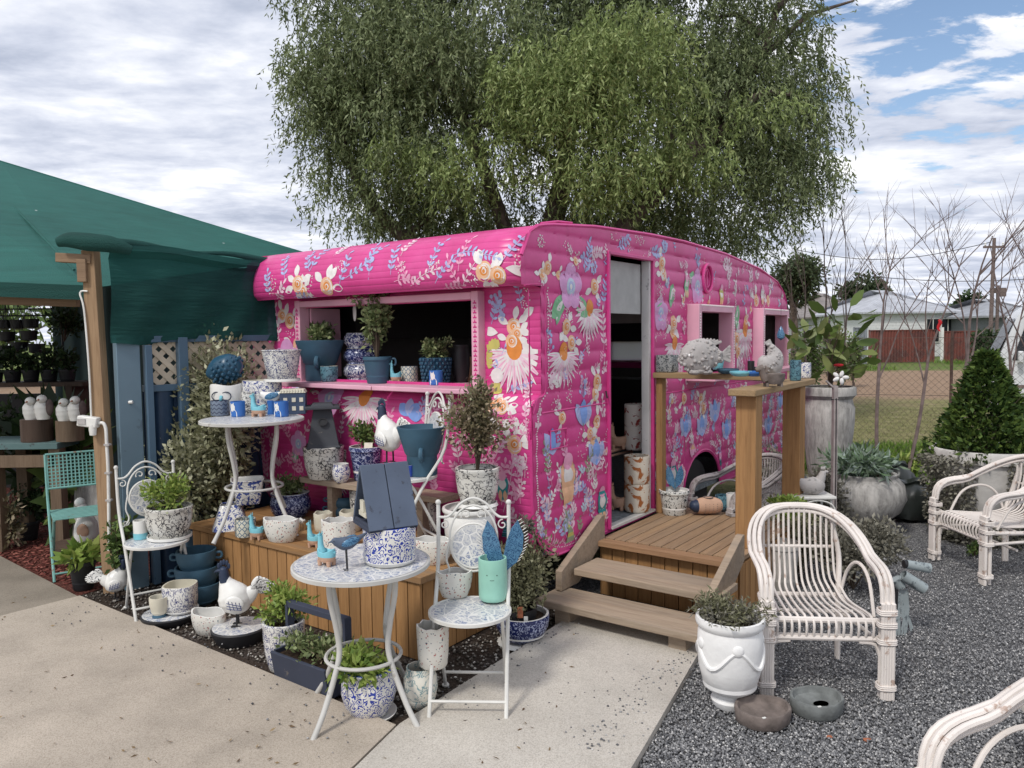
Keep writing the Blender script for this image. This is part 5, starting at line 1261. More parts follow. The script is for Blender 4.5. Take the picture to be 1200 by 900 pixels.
for x, s_, k, R in each(((603, 412, 42), (427, 468, 36), (395, 560, 20))): F.daisy(x, s_, R*k)
for x, s_, k, r, lv in each(((337, 425, 26, ((-.6, 1.1),)), (386, 466, 22, ((2.9, 1.1),)), (350, 520, 15, ((-2, 1),)), (350, 455, 14, ()))): F.bigflower(x, s_, r*k, lv)
for x, s_, k, an, c, L in each(((363, 318, 1.2, 1, 40), (363, 318, 2.2, 1, 30), (405, 326, .4, 1, 40), (398, 335, 1.2, 1, 40), (334, 328, 1.9, 1, 34), (317, 347, 1.6, 1, 30), (345, 348, .2, 1, 30), (432, 328, 1.5, 1, 50), (425, 312, .9, 1, 34), (458, 322, 1.6, 1, 34), (462, 330, .2, 5, 34),
        (482, 335, .6, 8, 46), (482, 335, 2.0, 5, 36), (502, 320, 1.4, 1, 44), (510, 332, .9, 1, 44), (537, 318, 1.5, 5, 44), (543, 335, .9, 8, 44), (543, 335, 2.2, 5, 40), (557, 300, .1, 1, 34), (588, 306, 1.0, 1, 40), (530, 300, .3, 1, 38), (470, 300, 1.3, 8, 30), (520, 338, .2, 5, 30),
        (325, 350, .5, 8, 26), (391, 300, 1.2, 8, 22), (327, 400, 1.5, 8, 50), (576, 380, 1.2, 1, 34), (580, 440, 1.2, 1, 36), (612, 360, 1.8, 1, 40), (596, 460, .6, 1, 30), (600, 545, 1.3, 5, 50), (615, 560, 1.5, 8, 60), (610, 590, 1.6, 5, 40), (566, 560, 1.6, 8, 50),
        (590, 600, 1.2, 8, 60), (600, 620, 1.6, 5, 40), (560, 600, 1.6, 8, 50), (540, 590, 1.3, 5, 40), (490, 490, 1.3, 1, 26), (500, 500, 1.9, 5, 26), (345, 500, 1.4, 8, 46), (350, 530, 1.2, 8, 50), (345, 560, 1.4, 5, 50), (370, 560, 1.8, 8, 40), (360, 540, .9, 5, 46), (420, 520, 1.4, 8, 36), (620, 440, 1.6, 0, 30), (614, 470, 1.6, 8, 26), (618, 520, 1.6, 5, 40))):
    F.sprig(x, s_, an, L*k, c, 5, 7.5*k, random.uniform(-.7, .7))
for x, s_, k, an, L, w in each(((591, 314, -.1, 24, 12), (569, 328, -1.9, 18, 9), (346, 330, 2.7, 16, 8), (360, 348, -.6, 14, 7), (334, 372, 1.2, 18, 8), (350, 386, -.9, 20, 9), (342, 404, 2.6, 16, 8), (353, 415, -1.4, 22, 9), (584, 390, 3.0, 22, 11), (612, 372, .6, 20, 10), (612, 400, -.9, 24, 12), (588, 505, 2.6, 28, 12), (582, 512, -2.8, 22, 10), (606, 508, .4, 20, 10))):
    F.leaf(x, s_, an, L*k, w*k, 0)
for x, s_, k, r, c in each(((581, 352, 13, 1), (588, 366, 10, 1), (596, 491, 12, 0), (606, 500, 9, 0), (500, 480, 8, 1), (341, 440, 8, 8), (611, 545, 10, 8), (605, 575, 12, 5))): F.berries(x, s_, r*k, c, 11)
for x, s_, k, rx, ry, n in each(((605, 300, 8, 16, 50), (400, 312, 10, 8, 26), (510, 312, 10, 10, 30), (362, 330, 10, 8, 20), (318, 335, 10, 12, 40), (616, 350, 7, 14, 30), (327, 385, 6, 16, 20), (400, 476, 8, 10, 26), (447, 482, 10, 8, 24), (617, 500, 8, 20, 30), (340, 390, 8, 8, 14), (583, 420, 6, 16, 20), (470, 312, 10, 8, 18), (555, 330, 8, 8, 20), (372, 357, 1, 1, 1), (612, 552, 10, 16, 24))): F.dots(x, s_, rx*k, ry*k, n, 0, .0042)
for x, s_, k in each(((479, 486),)):
    h = F.h()
    for an in (2.4, 1.57, .8, .1): F.leaf(x, s_-2*k, an, 22*k, 14*k, 9 if an != 1.57 else 1, h); h += .0003
for x, s_, k in each(((580, 420),)):      # ochre crescent with dark ticks
    for q in range(9): a = 1.2+q*.3; F.leaf(x+cos(a)*16*k, s_+sin(a)*24*k, a+pi, 13*k, 9*k, 11); 
    F.disc(x+3*k, s_-20*k, 9*k, 9*k, 0); F.disc(x+2*k, s_-36*k, 8*k, 9*k, 11)
for x, s_, k in each(((590, 588),)): F.gnome(x, s_, 58*k, 6, 6)
for i in range(80):
    b = g.choice((g.uniform(B0+.03, .35), g.uniform(B0+.03, B1-.05), g.uniform(1.95, B1-.03))); F.sprig(-b, g.uniform(.15, .95), g.uniform(.9, 2.2), g.uniform(.08, .15), g.choice((5, 8, 5)), 4, g.uniform(.03, .045), g.uniform(-1, 1))
F.build('front_mural')
# ------------------------------------------------------------ pots
SH = {
 'trough': [(.66, 0), (.72, .03), (.90, .35), (.99, .70), (1, .85), (.98, 1)],
 'taper': [(.70, 0), (.74, .03), (.93, .86), (1, .88), (1, .97), (.98, 1)],
 'taperp': [(.66, 0), (.70, .02), (.84, .5), (.96, .96), (1, .98), (.99, 1)],
 'cyl': [(.90, 0), (.97, .03), (1, .12), (1, .94), (.98, 1)],
 'mug': [(.82, 0), (.90, .04), (.97, .3), (1, .96), (.98, 1)],
 'bowl': [(.50, 0), (.56, .04), (.80, .25), (.95, .55), (1, .85), (.98, 1)],
 'belly': [(.62, 0), (.68, .03), (.88, .22), (1, .48), (.97, .72), (.88, .86), (.90, .93), (.95, .97), (.93, 1)],
 'round': [(.60, 0), (.66, .03), (.88, .2), (1, .5), (.95, .78), (.84, .93), (.86, 1)],
 'toile': [(.70, 0), (.74, .03), (.90, .35), (.97, .70), (.98, .88), (1, .90), (1, .99), (.97, 1)],
 'funnel': [(.60, 0), (.62, .02), (.62, .40), (.64, .42), (.70, .46), (.99, .96), (1, 1)],
 'rings': [(.78, 0), (.82, .06), (.80, .14), (.97, .35), (1, .55), (.96, .8), (.84, .92), (.86, 1)],
 'urn': [(.46, 0), (.52, .03), (.56, .08), (.48, .12), (.50, .16), (.75, .22), (.92, .45), (.96, .70), (.94, .84), (.90, .88), (1.0, .92), (1.02, .96), (1, 1)],
 'tallurn': [(.50, 0), (.56, .03), (.80, .35), (.95, .70), (.96, .82), (.88, .87), (.86, .90), (1.0, .93), (1, .99), (.96, 1)],
 'ball': [(.50, 0), (.58, .02), (.86, .22), (1, .5), (.94, .78), (.78, .93), (.78, 1)],
 'flare': [(1, 0), (1, .03), (.80, .45), (.62, .96), (.62, 1)],
}
def pmesh(shape, R, H, t=None, n=32, sx=1, sy=1, wob=None, sq=0, mb=None, z0=0, mi_in=0):
    t = t or R*.09; P = [(r*R, z*H) for r, z in SH[shape]]; top = P[-1]
    inn = [(max(.001, r-t), z) for r, z in P[::-1] if z > H*.25]; inn = [(top[0]-t*.5, top[1]+t*.15)]+inn[0:1]+[(max(.3*R, r), z) for r, z in inn[1:]]
    inn.append((inn[-1][0]*.95, H*.24)); m = mb or MB()
    k = len(P)
    m.lathe([(r, z) for r, z in P+inn], n, (0, 0, z0), sx, sy, wob=wob, sq=sq, mis=[0]*(k-1)+[mi_in]*(len(inn)+1)); return m
BUSH = {
 'trough': [(.66, 0), (.72, .03), (.90, .35), (.99, .70), (1, .85), (.98, 1)],}
def foliage(parent, w, h, z, n, L, mat, kind='bush', seed=1, droop=0, wl=.5, off=(0, 0), oval=False):
    """plant of width w, height h rising from z"""
    g = random.Random(seed); m = MB(); ends = []
    ns = 9 if kind != 'loose' else 14
    for k in range(ns):
        a = g.random()*6.3; r = w*.5*g.uniform(.2, .85); e = Vector((cos(a)*r+off[0], sin(a)*r+off[1], z+h*g.uniform(.45, .98)*(1-.35*(r/(w*.5))**2)))
        mid = Vector((e.x*.4, e.y*.4, z+(e.z-z)*.6)); m.tube([(0, 0, z-.02), mid, e], [.004+h*.004, .003+h*.002, .0012], 4, cap=False); ends.append((mid, e))
    m.build('stem', MT['stem'], parent)
    if kind == 'loose' or kind == 'climb':
        P = []; D = []
        for k in range(n):
            mid, e = g.choice(ends); u = g.random(); p = mid.lerp(e, u)+Vector((g.gauss(0, 1), g.gauss(0, 1), g.gauss(0, 1)))*w*.05; P.append(tuple(p)); D.append((g.gauss(0, 1), g.gauss(0, 1), g.gauss(.3, .8)))
        P = np.array(P); D = np.array(D)
    elif kind == 'cone':
        u = RNG.random(n)**1.5; a = RNG.random(n)*2*pi; r = w*.5*(1-u*.93)**.85*(.68+.36*RNG.random(n))*(1+.13*np.sin(a*5+u*9)+.09*np.sin(a*11-u*15)); P = np.stack([np.cos(a)*r, np.sin(a)*r, z+h*u], 1); D = np.stack([np.cos(a), np.sin(a), RNG.random(n)*1.3-.1], 1)+RNG.normal(size=(n, 3))*.5
    else:
        P, D = lumpy(n, (off[0], off[1], z+h*.5), (w*.5, w*.5, h*.56), lump=.4, shell=.7, seed=seed, nl=10, zmin=z-.01 if not droop else None)
        D = D+RNG.normal(size=D.shape)*.6; D[:, 2] += .3-droop
        if droop: P[:, 2] -= droop*h*.4*(np.hypot(P[:, 0], P[:, 1])/(w*.5))**2
    nn = len(P)
    leafmesh('foliage', P, D, L*(.6+RNG.random(nn)*.8), L*wl*(.7+RNG.random(nn)*.5), mat, parent, oval=oval)
def pot(px, py, z, w, h, shape, mat, label, cat='pot', name='pot', plant=None, saucer=None, soil=True, rz=0, sx=1, sy=1, wob=None, sq=0, inner=None, extra=None, group=None, t=None, rimmat=None, upside=False, Y=None):
    """px,py: the middle of the foot in the photograph, standing on height z; w,h in photo pixels"""
    p = G(px, py, z) if Y is None else Vector((at(px, py, Y).x, Y, z)); k = p.y/FPX; R = w*k/2; H = h*k
    sh = .012 if saucer else 0
    m = pmesh(shape, R, H-sh, t, sx=sx, sy=sy, wob=(lambda r, z_, a: wob(r, z_, a, R, H)) if wob else None, sq=sq, mi_in=1 if (inner or rimmat) else 0)
    mats = [MT[mat], MT[inner or rimmat]] if (inner or rimmat) else MT[mat]
    if not (plant or saucer or extra):
        if soil:
            m2 = m; mats = (mats if isinstance(mats, list) else [mats, mats])+[MT['black']]; m2.lathe([(0, H*.5), (R*.7, H*.5)], 20, sx=sx, sy=sy, mi=2)  # empty pot: a black disc stands in for the shade inside
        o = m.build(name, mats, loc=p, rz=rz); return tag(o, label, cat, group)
    T = thing(name, label, cat, p, rz, group)
    b = m.build('body', mats, T, loc=(0, 0, sh))
    if saucer: MB().lathe([(0, 0), (R*.85, 0), (R*.92, .004), (R*saucer, .020), (R*saucer*.97, .021), (R*.86, .010), (0, .010)], 32, sx=sx, sy=sy).build('saucer', MT['white'] if mat != 'teal' else MT['teal'], T)
    if soil and plant: MB().lathe([(R*(.86 if shape != 'funnel' else .8), H*.86), (R*.5, H*.89), (0, H*.9)], 20, sx=sx*.97, sy=sy*.97).build('soil', MT['soil'], T)
    if extra: extra(T, R, H)
    if plant:
        for q in (plant if isinstance(plant, list) else [plant]):
            q = dict(q); q['w'] *= k; q['h'] *= k; q['L'] *= k
            q['oval'] = bool(q.get('oval')); q.setdefault('z', H*.9); q['mat'] = MT[q['mat']]; foliage(T, **q)
    return T
def wavy(n=6, amp=.05, lift=.05):
    lift *= .55; amp *= .7
    return lambda r, z, a, R, H: (r*(1+amp*(z/H)**2*cos(n*a)), z+(H*lift*cos(n*a) if z > H*.8 else 0))
def handles(n=2, z=.7, mt='teal', r=.30):
    def f(T, R, H):
        for k in range(n):
            s = 1 if k == 0 else -1; m = MB(); m.tube([(s*(R*.93), 0, H*z+H*.10), (s*(R*1.18), 0, H*z+H*.12), (s*R*1.26, 0, H*z), (s*R*1.18, 0, H*z-H*.12), (s*R*.88, 0, H*z-H*.10)], R*.07, 7); m.build('handle', MT[mt], T)
    return f
def funnel_ring(T, R, H):
    m = MB(); m.tube([(0.05*R, -R*.62, H*.34), (.05*R, -R*.88, H*.40), (.05*R, -R*.90, H*.52), (.05*R, -R*.76, H*.58)], R*.10, 8); m.build('handle', MT['teal'], T)
def studs(R0, H0, mb, rows=7, cols=16, r=.1):
    for i in range(rows):
        for j in range(cols):
            a = 2*pi*(j+.5*(i % 2))/cols; z = H0*(.08+.84*i/(rows-1)); rr = R0*(.80+.19*z/H0); mb.ball((cos(a)*rr, sin(a)*rr, z), (R0*r, R0*r, H0*r*.75), 6)
def studpot(px, py, z, w, h, label, plant=None, **k_):
    p = G(px, py, z) if 'Y' not in k_ else Vector((at(px, py, k_['Y']).x, k_['Y'], z)); k = p.y/FPX; R = w*k/2; H = h*k; m = pmesh('taperp', R*.97, H); studs(R*.97, H, m); T = thing('pot', label, 'pot', p)
    m.build('body', MT['tealdk'], T)
    if plant:
        MB().lathe([(R*.86, H*.86), (0, H*.9)], 20).build('soil', MT['soil'], T); q = dict(plant); q['w'] *= k; q['h'] *= k; q['L'] *= k; q['oval'] = bool(q.get('oval')); q.setdefault('z', H*.9); q['mat'] = MT[q['mat']]; foliage(T, **q)
    return T

# ------------------------------------------------------------ animals in clay
def llama(px, py, z, w, h, rz, label, up='aqua', lo='clay', Y=None, cat='llama planter'):
    p = G(px, py, z) if Y is None else Vector((at(px, py, Y).x, Y, z)); k = p.y/FPX; W = w*k; H = h*k; T = thing('llama_planter', label, cat, p, rz+pi)
    L = W; bw = W*.34
    # belly of two colours with four stub feet, facing -x
    m = MB(); 
    for x in (-.26, .26):
        for y in (-.16, .16): m.tube([(x*L, y*L, 0), (x*L, y*L, H*.16)], [L*.085, L*.11], 10)
    m.lathe([(.001, .10), (.33, .11), (.42, .18), (.45, .27)], 22, sx=L, sy=L*.72, wob=lambda r, zz, a: (r, zz*H)); m.build('clay_base', MT[lo], T)
    m = MB(); m.lathe([(.45, .27), (.47, .36), (.45, .46), (.40, .47), (.36, .44), (.34, .34), (.001, .33)], 22, sx=L, sy=L*.72, wob=lambda r, zz, a: (r, zz*H+(0.0 if zz < .4 else .05*H*cos(2*a))))
    m.tube([(-.26*L, 0, .36*H), (-.33*L, 0, .55*H), (-.34*L, 0, .72*H), (-.34*L, 0, .86*H)], [L*.19, L*.14, L*.115, L*.115], 12)
    m.tube([(-.30*L, 0, .86*H), (-.42*L, 0, .85*H), (-.52*L, 0, .82*H)], [L*.11, L*.10, L*.065], 10, flat=.85)
    for y in (-.07, .07): m.tube([(-.31*L, y*L, .90*H), (-.30*L, y*L*1.15, 1.0*H)], [L*.04, L*.012], 7)
    m.tube([(.44*L, 0, .40*H), (.52*L, 0, .44*H)], [L*.05, L*.03], 7); m.build('glazed_body', MT[up], T)
    m = MB()
    for y in (-.085, .085): m.ball((-.40*L, y*L, .88*H), L*.018, 6)
    m.build('eyes', MT['black'], T); return T
def rooster(p, H, rz, label, back=False):
    """white body, black head, blue check wings; faces -x, tail to +x"""
    T = thing('rooster_figure', label, 'rooster', p, rz)
    m = MB(); prof = [(-.30, .20, .02), (-.30, .30, .16), (-.27, .40, .225), (-.22, .50, .20), (-.20, .60, .135), (-.20, .70, .10), (-.21, .76, .085)]
    m.tube([(-.03*H, 0, .17*H), (-.03*H, 0, .24*H), (-.04*H, 0, .36*H), (-.08*H, 0, .48*H), (-.13*H, 0, .58*H), (-.165*H, 0, .66*H), (-.18*H, 0, .72*H)], [.03*H, .18*H, .235*H, .225*H, .155*H, .10*H, .07*H], 18, flat=.8)
    m.tube([(.05*H, 0, .40*H), (.17*H, 0, .47*H), (.24*H, 0, .55*H)], [.17*H, .12*H, .06*H], 14, flat=.6); m.build('body', MT['white'], T)
    m = MB(); nb = Matrix.Rotation(.2, 3, 'Y')
    m.tube([(-.175*H, 0, .665*H), (-.185*H, 0, .73*H), (-.19*H, 0, .80*H), (-.195*H, 0, .86*H), (-.195*H, 0, .885*H)], [.082*H, .073*H, .065*H, .055*H, .02*H], 14)
    m.tube([(-.24*H, 0, .83*H), (-.29*H, 0, .825*H), (-.325*H, 0, .80*H)], [.032*H, .020*H, .004*H], 8)
    for k, (x, z) in enumerate(((-.26, .90), (-.225, .935), (-.185, .95), (-.145, .935), (-.12, .89))): m.ball((x*H, 0, z*H), (.024*H, .010*H, .045*H), 8)
    m.ball((-.245*H, 0, .765*H), (.018*H, .012*H, .035*H), 8); m.build('head', MT['navyp'], T)
    m = MB()
    for k in range(7):
        a = 1.25-.26*k; L = .36*H*(1-.04*k); P = []
        for i in range(7): u = i/6; P.append((.20*H+L*cos(a)*u+.05*H*u*u, (k-3)*.010*H, .50*H+L*sin(a)*u*(1-.55*u*u)+.02*H))
        m.tube(P, [.036*H, .042*H, .044*H, .042*H, .037*H, .027*H, .008*H], 8, flat=.5)
    m.build('tail', MT['rooster_tail'], T)
    for s in (-1, 1):
        m = MB(); m.ball((-.02*H, s*.178*H, .38*H), (.135*H, .030*H, .11*H), 16, R=Matrix.Rotation(.35, 3, 'Y')); w = m.build('wing', MT['white'], T)
        m = MB(); yy = s*.213*H
        for k in range(4): m.tube([(-.10*H+.05*H*k, yy-s*.012*H*abs(k-1.5)*.6, .43*H-.01*k*H), (-.07*H+.05*H*k, yy-s*.012*H, .29*H+.0*H)], .0045*H, 5)
        for k in range(3): m.tube([(-.125*H, yy-s*.014*H, .40*H-.04*H*k), (-.02*H, yy, .375*H-.035*H*k), (.08*H, yy-s*.014*H, .345*H-.03*H*k)], .0045*H, 5)
        m.build('painted_check', MT['cobalt2'], w)
    for s in (-1, 1):
        m = MB(); m.tube([(-.02*H, s*.06*H, .20*H), (-.02*H, s*.065*H, .02*H)], .014*H, 7)
        for q in (-.5, 0, .5): m.tube([(-.02*H, s*.065*H, .014*H), (-.02*H-.085*H*cos(q), s*.065*H+.085*H*sin(q), .008*H)], [.012*H, .006*H], 5)
        m.tube([(-.02*H, s*.065*H, .014*H), (.035*H, s*.065*H, .008*H)], [.012*H, .005*H], 5); m.build('leg', MT['black'], T)
    return T
MT['cobalt2'] = plain('check_blue', (.03, .05, .18), .5, bump=0)
def rt_mat():
    q = NT('tail_streaks', .5, .3); v = q.obj((1, 1, 1)); n = q.noise(v, 40, 2, .5, 2); q.col(q.ramp(n.outputs[0], [(.40, (.05, .05, .06)), (.44, (.72, .71, .68))], 'CONSTANT')); return q.m
MT['rooster_tail'] = rt_mat()
def bird(p, L, rz, label, body='white', wing='winggl', legs=0, planter=False):
    T = thing('bird_figure', label, 'bird', p, rz); z0 = legs
    m = MB(); m.tube([(-.42*L, 0, z0+.30*L), (-.34*L, 0, z0+.30*L), (-.26*L, 0, z0+.27*L), (-.08*L, 0, z0+.21*L), (.12*L, 0, z0+.22*L), (.32*L, 0, z0+.30*L), (.56*L, 0, z0+.42*L)], [.03*L, .105*L, .125*L, .19*L, .17*L, .09*L, .02*L], 14, flat=.8)
    m.tube([(-.42*L, 0, z0+.30*L), (-.52*L, 0, z0+.27*L)], [.03*L, .004*L], 7); m.build('body', MT[body], T)
    for s in (-1, 1):
        m = MB(); m.ball((.08*L, s*.135*L, z0+.26*L), (.26*L, .035*L, .11*L), 14, R=Matrix.Rotation(-.3, 3, 'Y')); m.build('wing', MT[wing], T)
    for s in (-1, 1):
        if legs: MB().tube([(-.02*L, s*.07*L, z0+.10*L), (0, s*.07*L, 0), (-.10*L, s*.07*L, .004)], .009*L+.001, 5).build('leg', MT['black'], T)
        MB().ball((-.37*L, s*.095*L, z0+.33*L), .016*L, 6).build('eye', MT['black'], T)
    return T
def wingstake(p, H, label, planter=None):
    T = thing('butterfly_stakes', label, 'garden ornament', p)
    for s in (-1, 1):
        m = MB(); outl = [(0, 0), (.10, .10), (.30, .22), (.44, .45), (.46, .72), (.34, 1.0), (.20, .86), (.08, .62), (.0, .3)]
        R_ = Matrix.Rotation(s*.30, 3, 'Z'); P = [Vector((s*x*H*.62, 0, z*H*.72+.28*H)) for x, z in outl]
        m.add([R_ @ (q+Vector((0, -.003, 0))) for q in P]+[R_ @ (q+Vector((0, .003, 0))) for q in P], [tuple(range(9)), tuple(range(17, 8, -1))]+[(i, i+9, (i+1) % 9+9, (i+1) % 9) for i in range(9)])
        m.build('wing', MT['winggl'], T, smooth=False)
        m = MB()
        for i in range(14):
            u = i/13; q = P[2].lerp(P[5], u) if u > 0 else P[2]; q = Vector((s*(.30+.17*sin(pi*u)+.04*u)*H*.62, 0, (.22+.76*u)*H*.72+.28*H)); m.tube([R_ @ q, R_ @ (q+Vector((s*.055*H, 0, .03*H)))], [.006*H, .001], 4)
        m.build('fringe', MT['whiteplastic'], T)
    MB().tube([(0, 0, -.02), (0, 0, .4*H)], .003, 6).build('stake', MT['black'], T)
    MB().tube([(0, -.004, .25*H), (0, -.004, .50*H)], [.010*H, .022*H], 8).build('butterfly_body', MT['galv'], T); return T

# ------------------------------------------------------------ white iron furniture
def scroll(m, c, r, a0, a1, turns=1.3, ax=((1, 0, 0), (0, 0, 1)), w=.0035):
    X, Z = Vector(ax[0]), Vector(ax[1]); c = Vector(c); n = 18; m.tube([c+X*(r*(1-.75*i/n)*cos(a0+(a1-a0)*i/n))+Z*(r*(1-.75*i/n)*sin(a0+(a1-a0)*i/n)) for i in range(n+1)], w, 5)
def folding_chair(p, rz, label, grp='white iron folding chairs with mosaic seats'):
    """seat toward -y, back at +y"""
    T = thing('folding_chair', label, 'chair', p, rz, grp); W = .185; SZ_ = .45; W2 = .17
    MB().lathe([(0, SZ_-.012), (.178, SZ_-.012), (.190, SZ_-.008), (.190, SZ_+.006), (.182, SZ_+.009), (.178, SZ_+.004), (0, SZ_+.004)], 36, (0, -.02, 0)).build('seat_rim', MT['wmetal'], T)
    MB().lathe([(.178, SZ_+.0045), (.12, SZ_+.0062), (0, SZ_+.0065)], 36, (0, -.02, 0)).build('mosaic_seat', MT['mosaic'], T)
    m = MB()
    for s in (-1, 1):
        m.tube([(s*W2, -.20, 0), (s*W2, .02, SZ_-.05), (s*W2, .165, .62), (s*W2, .20, .90)], .0095, 8); m.lathe([(.016, 0), (.018, .008), (.011, .016)], 10, (s*W2, -.20, 0)); m.ball((s*W2, .20, .905), .014, 8)
    m.tube([(-W2, -.155, .09), (W2, -.155, .09)], .007, 6); m.build('back_legs', MT['wmetal'], T)
    m = MB()
    for s in (-1, 1): m.tube([(s*(W2-.022), .19, 0), (s*(W2-.022), -.02, SZ_-.05), (s*(W2-.022), -.09, SZ_-.012)], .0085, 8); m.lathe([(.016, 0), (.018, .008), (.011, .016)], 10, (s*(W2-.022), .19, 0))
    m.tube([(-W2+.022, .145, .09), (W2-.022, .145, .09)], .007, 6); m.build('front_legs', MT['wmetal'], T)
    m = MB(); yb = lambda z: .165+(z-.62)*.125
    def q(x, z): return (x, yb(z), z)
    m.tube([q(-W2, .835), q(-.13, .835), q(-.10, .855), q(-.06, .90), q(0, .925), q(.06, .90), q(.10, .855), q(.13, .835), q(W2, .835)], .0065, 7)
    m.tube([q(.115*cos(a), .735+.155*sin(a)) for a in [pi*2*i/32 for i in range(32)]], .006, 6, closed=True)
    for s in (-1, 1):
        m.tube([q(s*.115, .72), q(s*.13, .64), q(s*.115, .58), q(s*.14, .54), q(s*W2, .53)], .005, 6)
        ax = ((s, 0, 0), (0, .125, 1)); scroll(m, q(s*.140, .80), .024, 1.5, 8.5, ax=ax); scroll(m, q(s*.035, .845), .026, -.5, 5.5, ax=ax, w=.004); scroll(m, q(s*.135, .555), .020, 3, 9, ax=ax)
    m.build('scrollwork', MT['wmetal'], T)
    m = MB(); m.T = Matrix.Translation(q(0, .70)) @ Matrix.Rotation(radians(90-7), 4, 'X'); m.lathe([(.0, -.006), (.098, -.006), (.104, 0), (.098, .006), (0, .006)], 32); m.T = None
    m.build('mosaic_back_disc', [MT['mosaic']], T)
    m = MB(); m.tube([q(.104*cos(a), .70+.104*sin(a)) for a in [pi*2*i/32 for i in range(32)]], .0075, 6, closed=True); m.build('disc_rim', MT['wmetal'], T)
    return T
def round_table(p, H, R, rz, label, mat='mosaic', ring=True, spread=1.05):
    T = thing('round_table', label, 'table', p, rz)
    MB().lathe([(0, H-.022), (R-.01, H-.022), (R, H-.018), (R, H-.002), (R-.006, H+.002), (R-.014, H-.001), (0, H-.001)], 48).build('table_rim', MT['gmetal'], T)
    MB().lathe([(R-.014, H+.0005), (R*.5, H+.0015), (0, H+.002)], 48).build('mosaic_top', MT[mat], T)
    for k in range(4):
        a = pi/4+k*pi/2; d = Vector((cos(a), sin(a), 0)); pr = ((.62, 1), (.60, .86), (.50, .66), (.46, .50), (.56, .36), (.78, .16), (.96, .04), (1.02, .0))
        MB().tube([d*(R*x*spread)+Vector((0, 0, (H-.025)*z)) for x, z in pr], [.0125]*6+[.0125, .015], 9).build('leg', MT['gmetal'], T)
    MB().tube([(R*.52*spread*cos(a), R*.52*spread*sin(a), H*.40) for a in [2*pi*i/32 for i in range(32)]], .0085, 7, closed=True).build('ring', MT['gmetal'], T)
    return T
# ------------------------------------------------------------ things on the left
PL_ = lambda **k: dict(k)
ch1 = folding_chair(G(186, 716), radians(38), 'white folding chair beside the blue fence holding a plant in a black and white pot')
ch2 = dup(ch1, loc=G(553, 826), rz=radians(-3), label='white folding chair on the path edge, the one nearest the steps')
ch3 = dup(ch1, loc=AB(.30, .36, PT), rz=radians(-62), label='white folding chair standing up on the timber platform with a teal funnel pot on it')
round_table(G(300, 622, PT), .735, .325, radians(18), 'tall white round table on the platform crowded with small pots')
round_table(G(428, 838), .705, .305, radians(12), 'round white table with a mosaic top in front of the platform')
TT = PT+.737; FT = .708; CS = .458; CS2 = PT+.458
# left folding chair
pot(199, 630, CS, 54, 38, 'toile', 'toile', 'black and white vine patterned pot with a bright shrub on the left folding chair', saucer=.92, plant=PL_(w=60, h=36, n=900, L=6, mat='leaf_bright', seed=3, wl=.6), cat='potted plant')
pot(165, 631, CS, 16, 22, 'mug', 'white', 'small cup, white above and pale blue below, on the left folding chair', 'cup', 'cup', soil=False, extra=lambda T, R, H: MB().lathe([(R*.83, -.0), (R*.93, .004), (R*.99, H*.32), (R*1.015, H*.33), (R*.98, H*.0)], 24).build('blue_band', MT['aqua'], T))
# under it
rp = G(392/3.+0, 700); 
T = rooster(G(134, 703), .30, radians(0), 'white rooster figure with its head down beside the corner post')
T.rotation_euler = (0, 0, radians(205))
for i, (lb) in enumerate(('lower teal bowl pot with small loop handles, under the stack at the left', 'middle teal bowl pot with loop handles in the stack under the folding chair', 'upper teal bowl pot with loop handles topping the stack under the folding chair')):
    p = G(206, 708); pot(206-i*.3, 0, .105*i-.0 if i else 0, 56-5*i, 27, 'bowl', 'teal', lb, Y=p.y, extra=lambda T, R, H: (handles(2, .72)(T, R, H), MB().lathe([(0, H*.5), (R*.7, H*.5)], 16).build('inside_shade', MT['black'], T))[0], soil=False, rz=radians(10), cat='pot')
for o in (1,):
    p = G(200, 727); T = thing('mosaic_plate_stand', 'low black edged round mosaic stand holding a cup and a patterned pot', 'plant stand', p)
    MB().lathe([(0, 0), (.14, 0), (.165, .03), (.168, .045), (.16, .05), (0, .05)], 36).build('stand', MT['black'], T); MB().lathe([(.158, .051), (0, .053)], 36).build('mosaic_top', MT['mosaic'], T)
pot(212, 716, .053, 37, 33, 'mug', 'white_floral3', 'blue and white floral pot on the low mosaic stand by the platform end', rimmat='cream', sq=3, saucer=1.1)
pot(187, 722, .053, 22, 24, 'bowl', 'cream', 'small white bowl on a blue foot on the low mosaic stand', 'bowl', 'bowl', soil=False, extra=lambda T, R, H: MB().lathe([(R*.75, 0), (R*.55, H*.3), (R*.5, H*.3)], 20).build('blue_foot', MT['teal'], T))
pot(245, 742, 0, 51, 26, 'trough', 'speckle', 'speckled oval trough with a wavy rim on the ground left of the rooster', 'trough', 'trough', sy=.62, wob=wavy(4, .06, .06), rimmat='white', rz=radians(-30))
p = G(281, 750); T = thing('mosaic_stool', 'round blue and white mosaic stand with a black base under the white rooster', 'plant stand', p)
MB().lathe([(0, 0), (.125, 0), (.15, .05), (.155, .075), (.148, .082), (0, .082)], 36).build('stand', MT['black'], T); MB().lathe([(.146, .083), (0, .085)], 36).build('mosaic_top', MT['mosaic'], T)
T = rooster(p+Vector((0, 0, .086)), .385, radians(8), 'white rooster figure with a black head standing on the round mosaic stand')
pot(334, 782, 0, 50, 58, 'toile', 'white_floral3', 'tall blue vine patterned pot with a golden green shrub before the platform', plant=PL_(w=64, h=50, n=1100, L=7, mat='leaf_bright', seed=5, wl=.5), cat='potted plant')
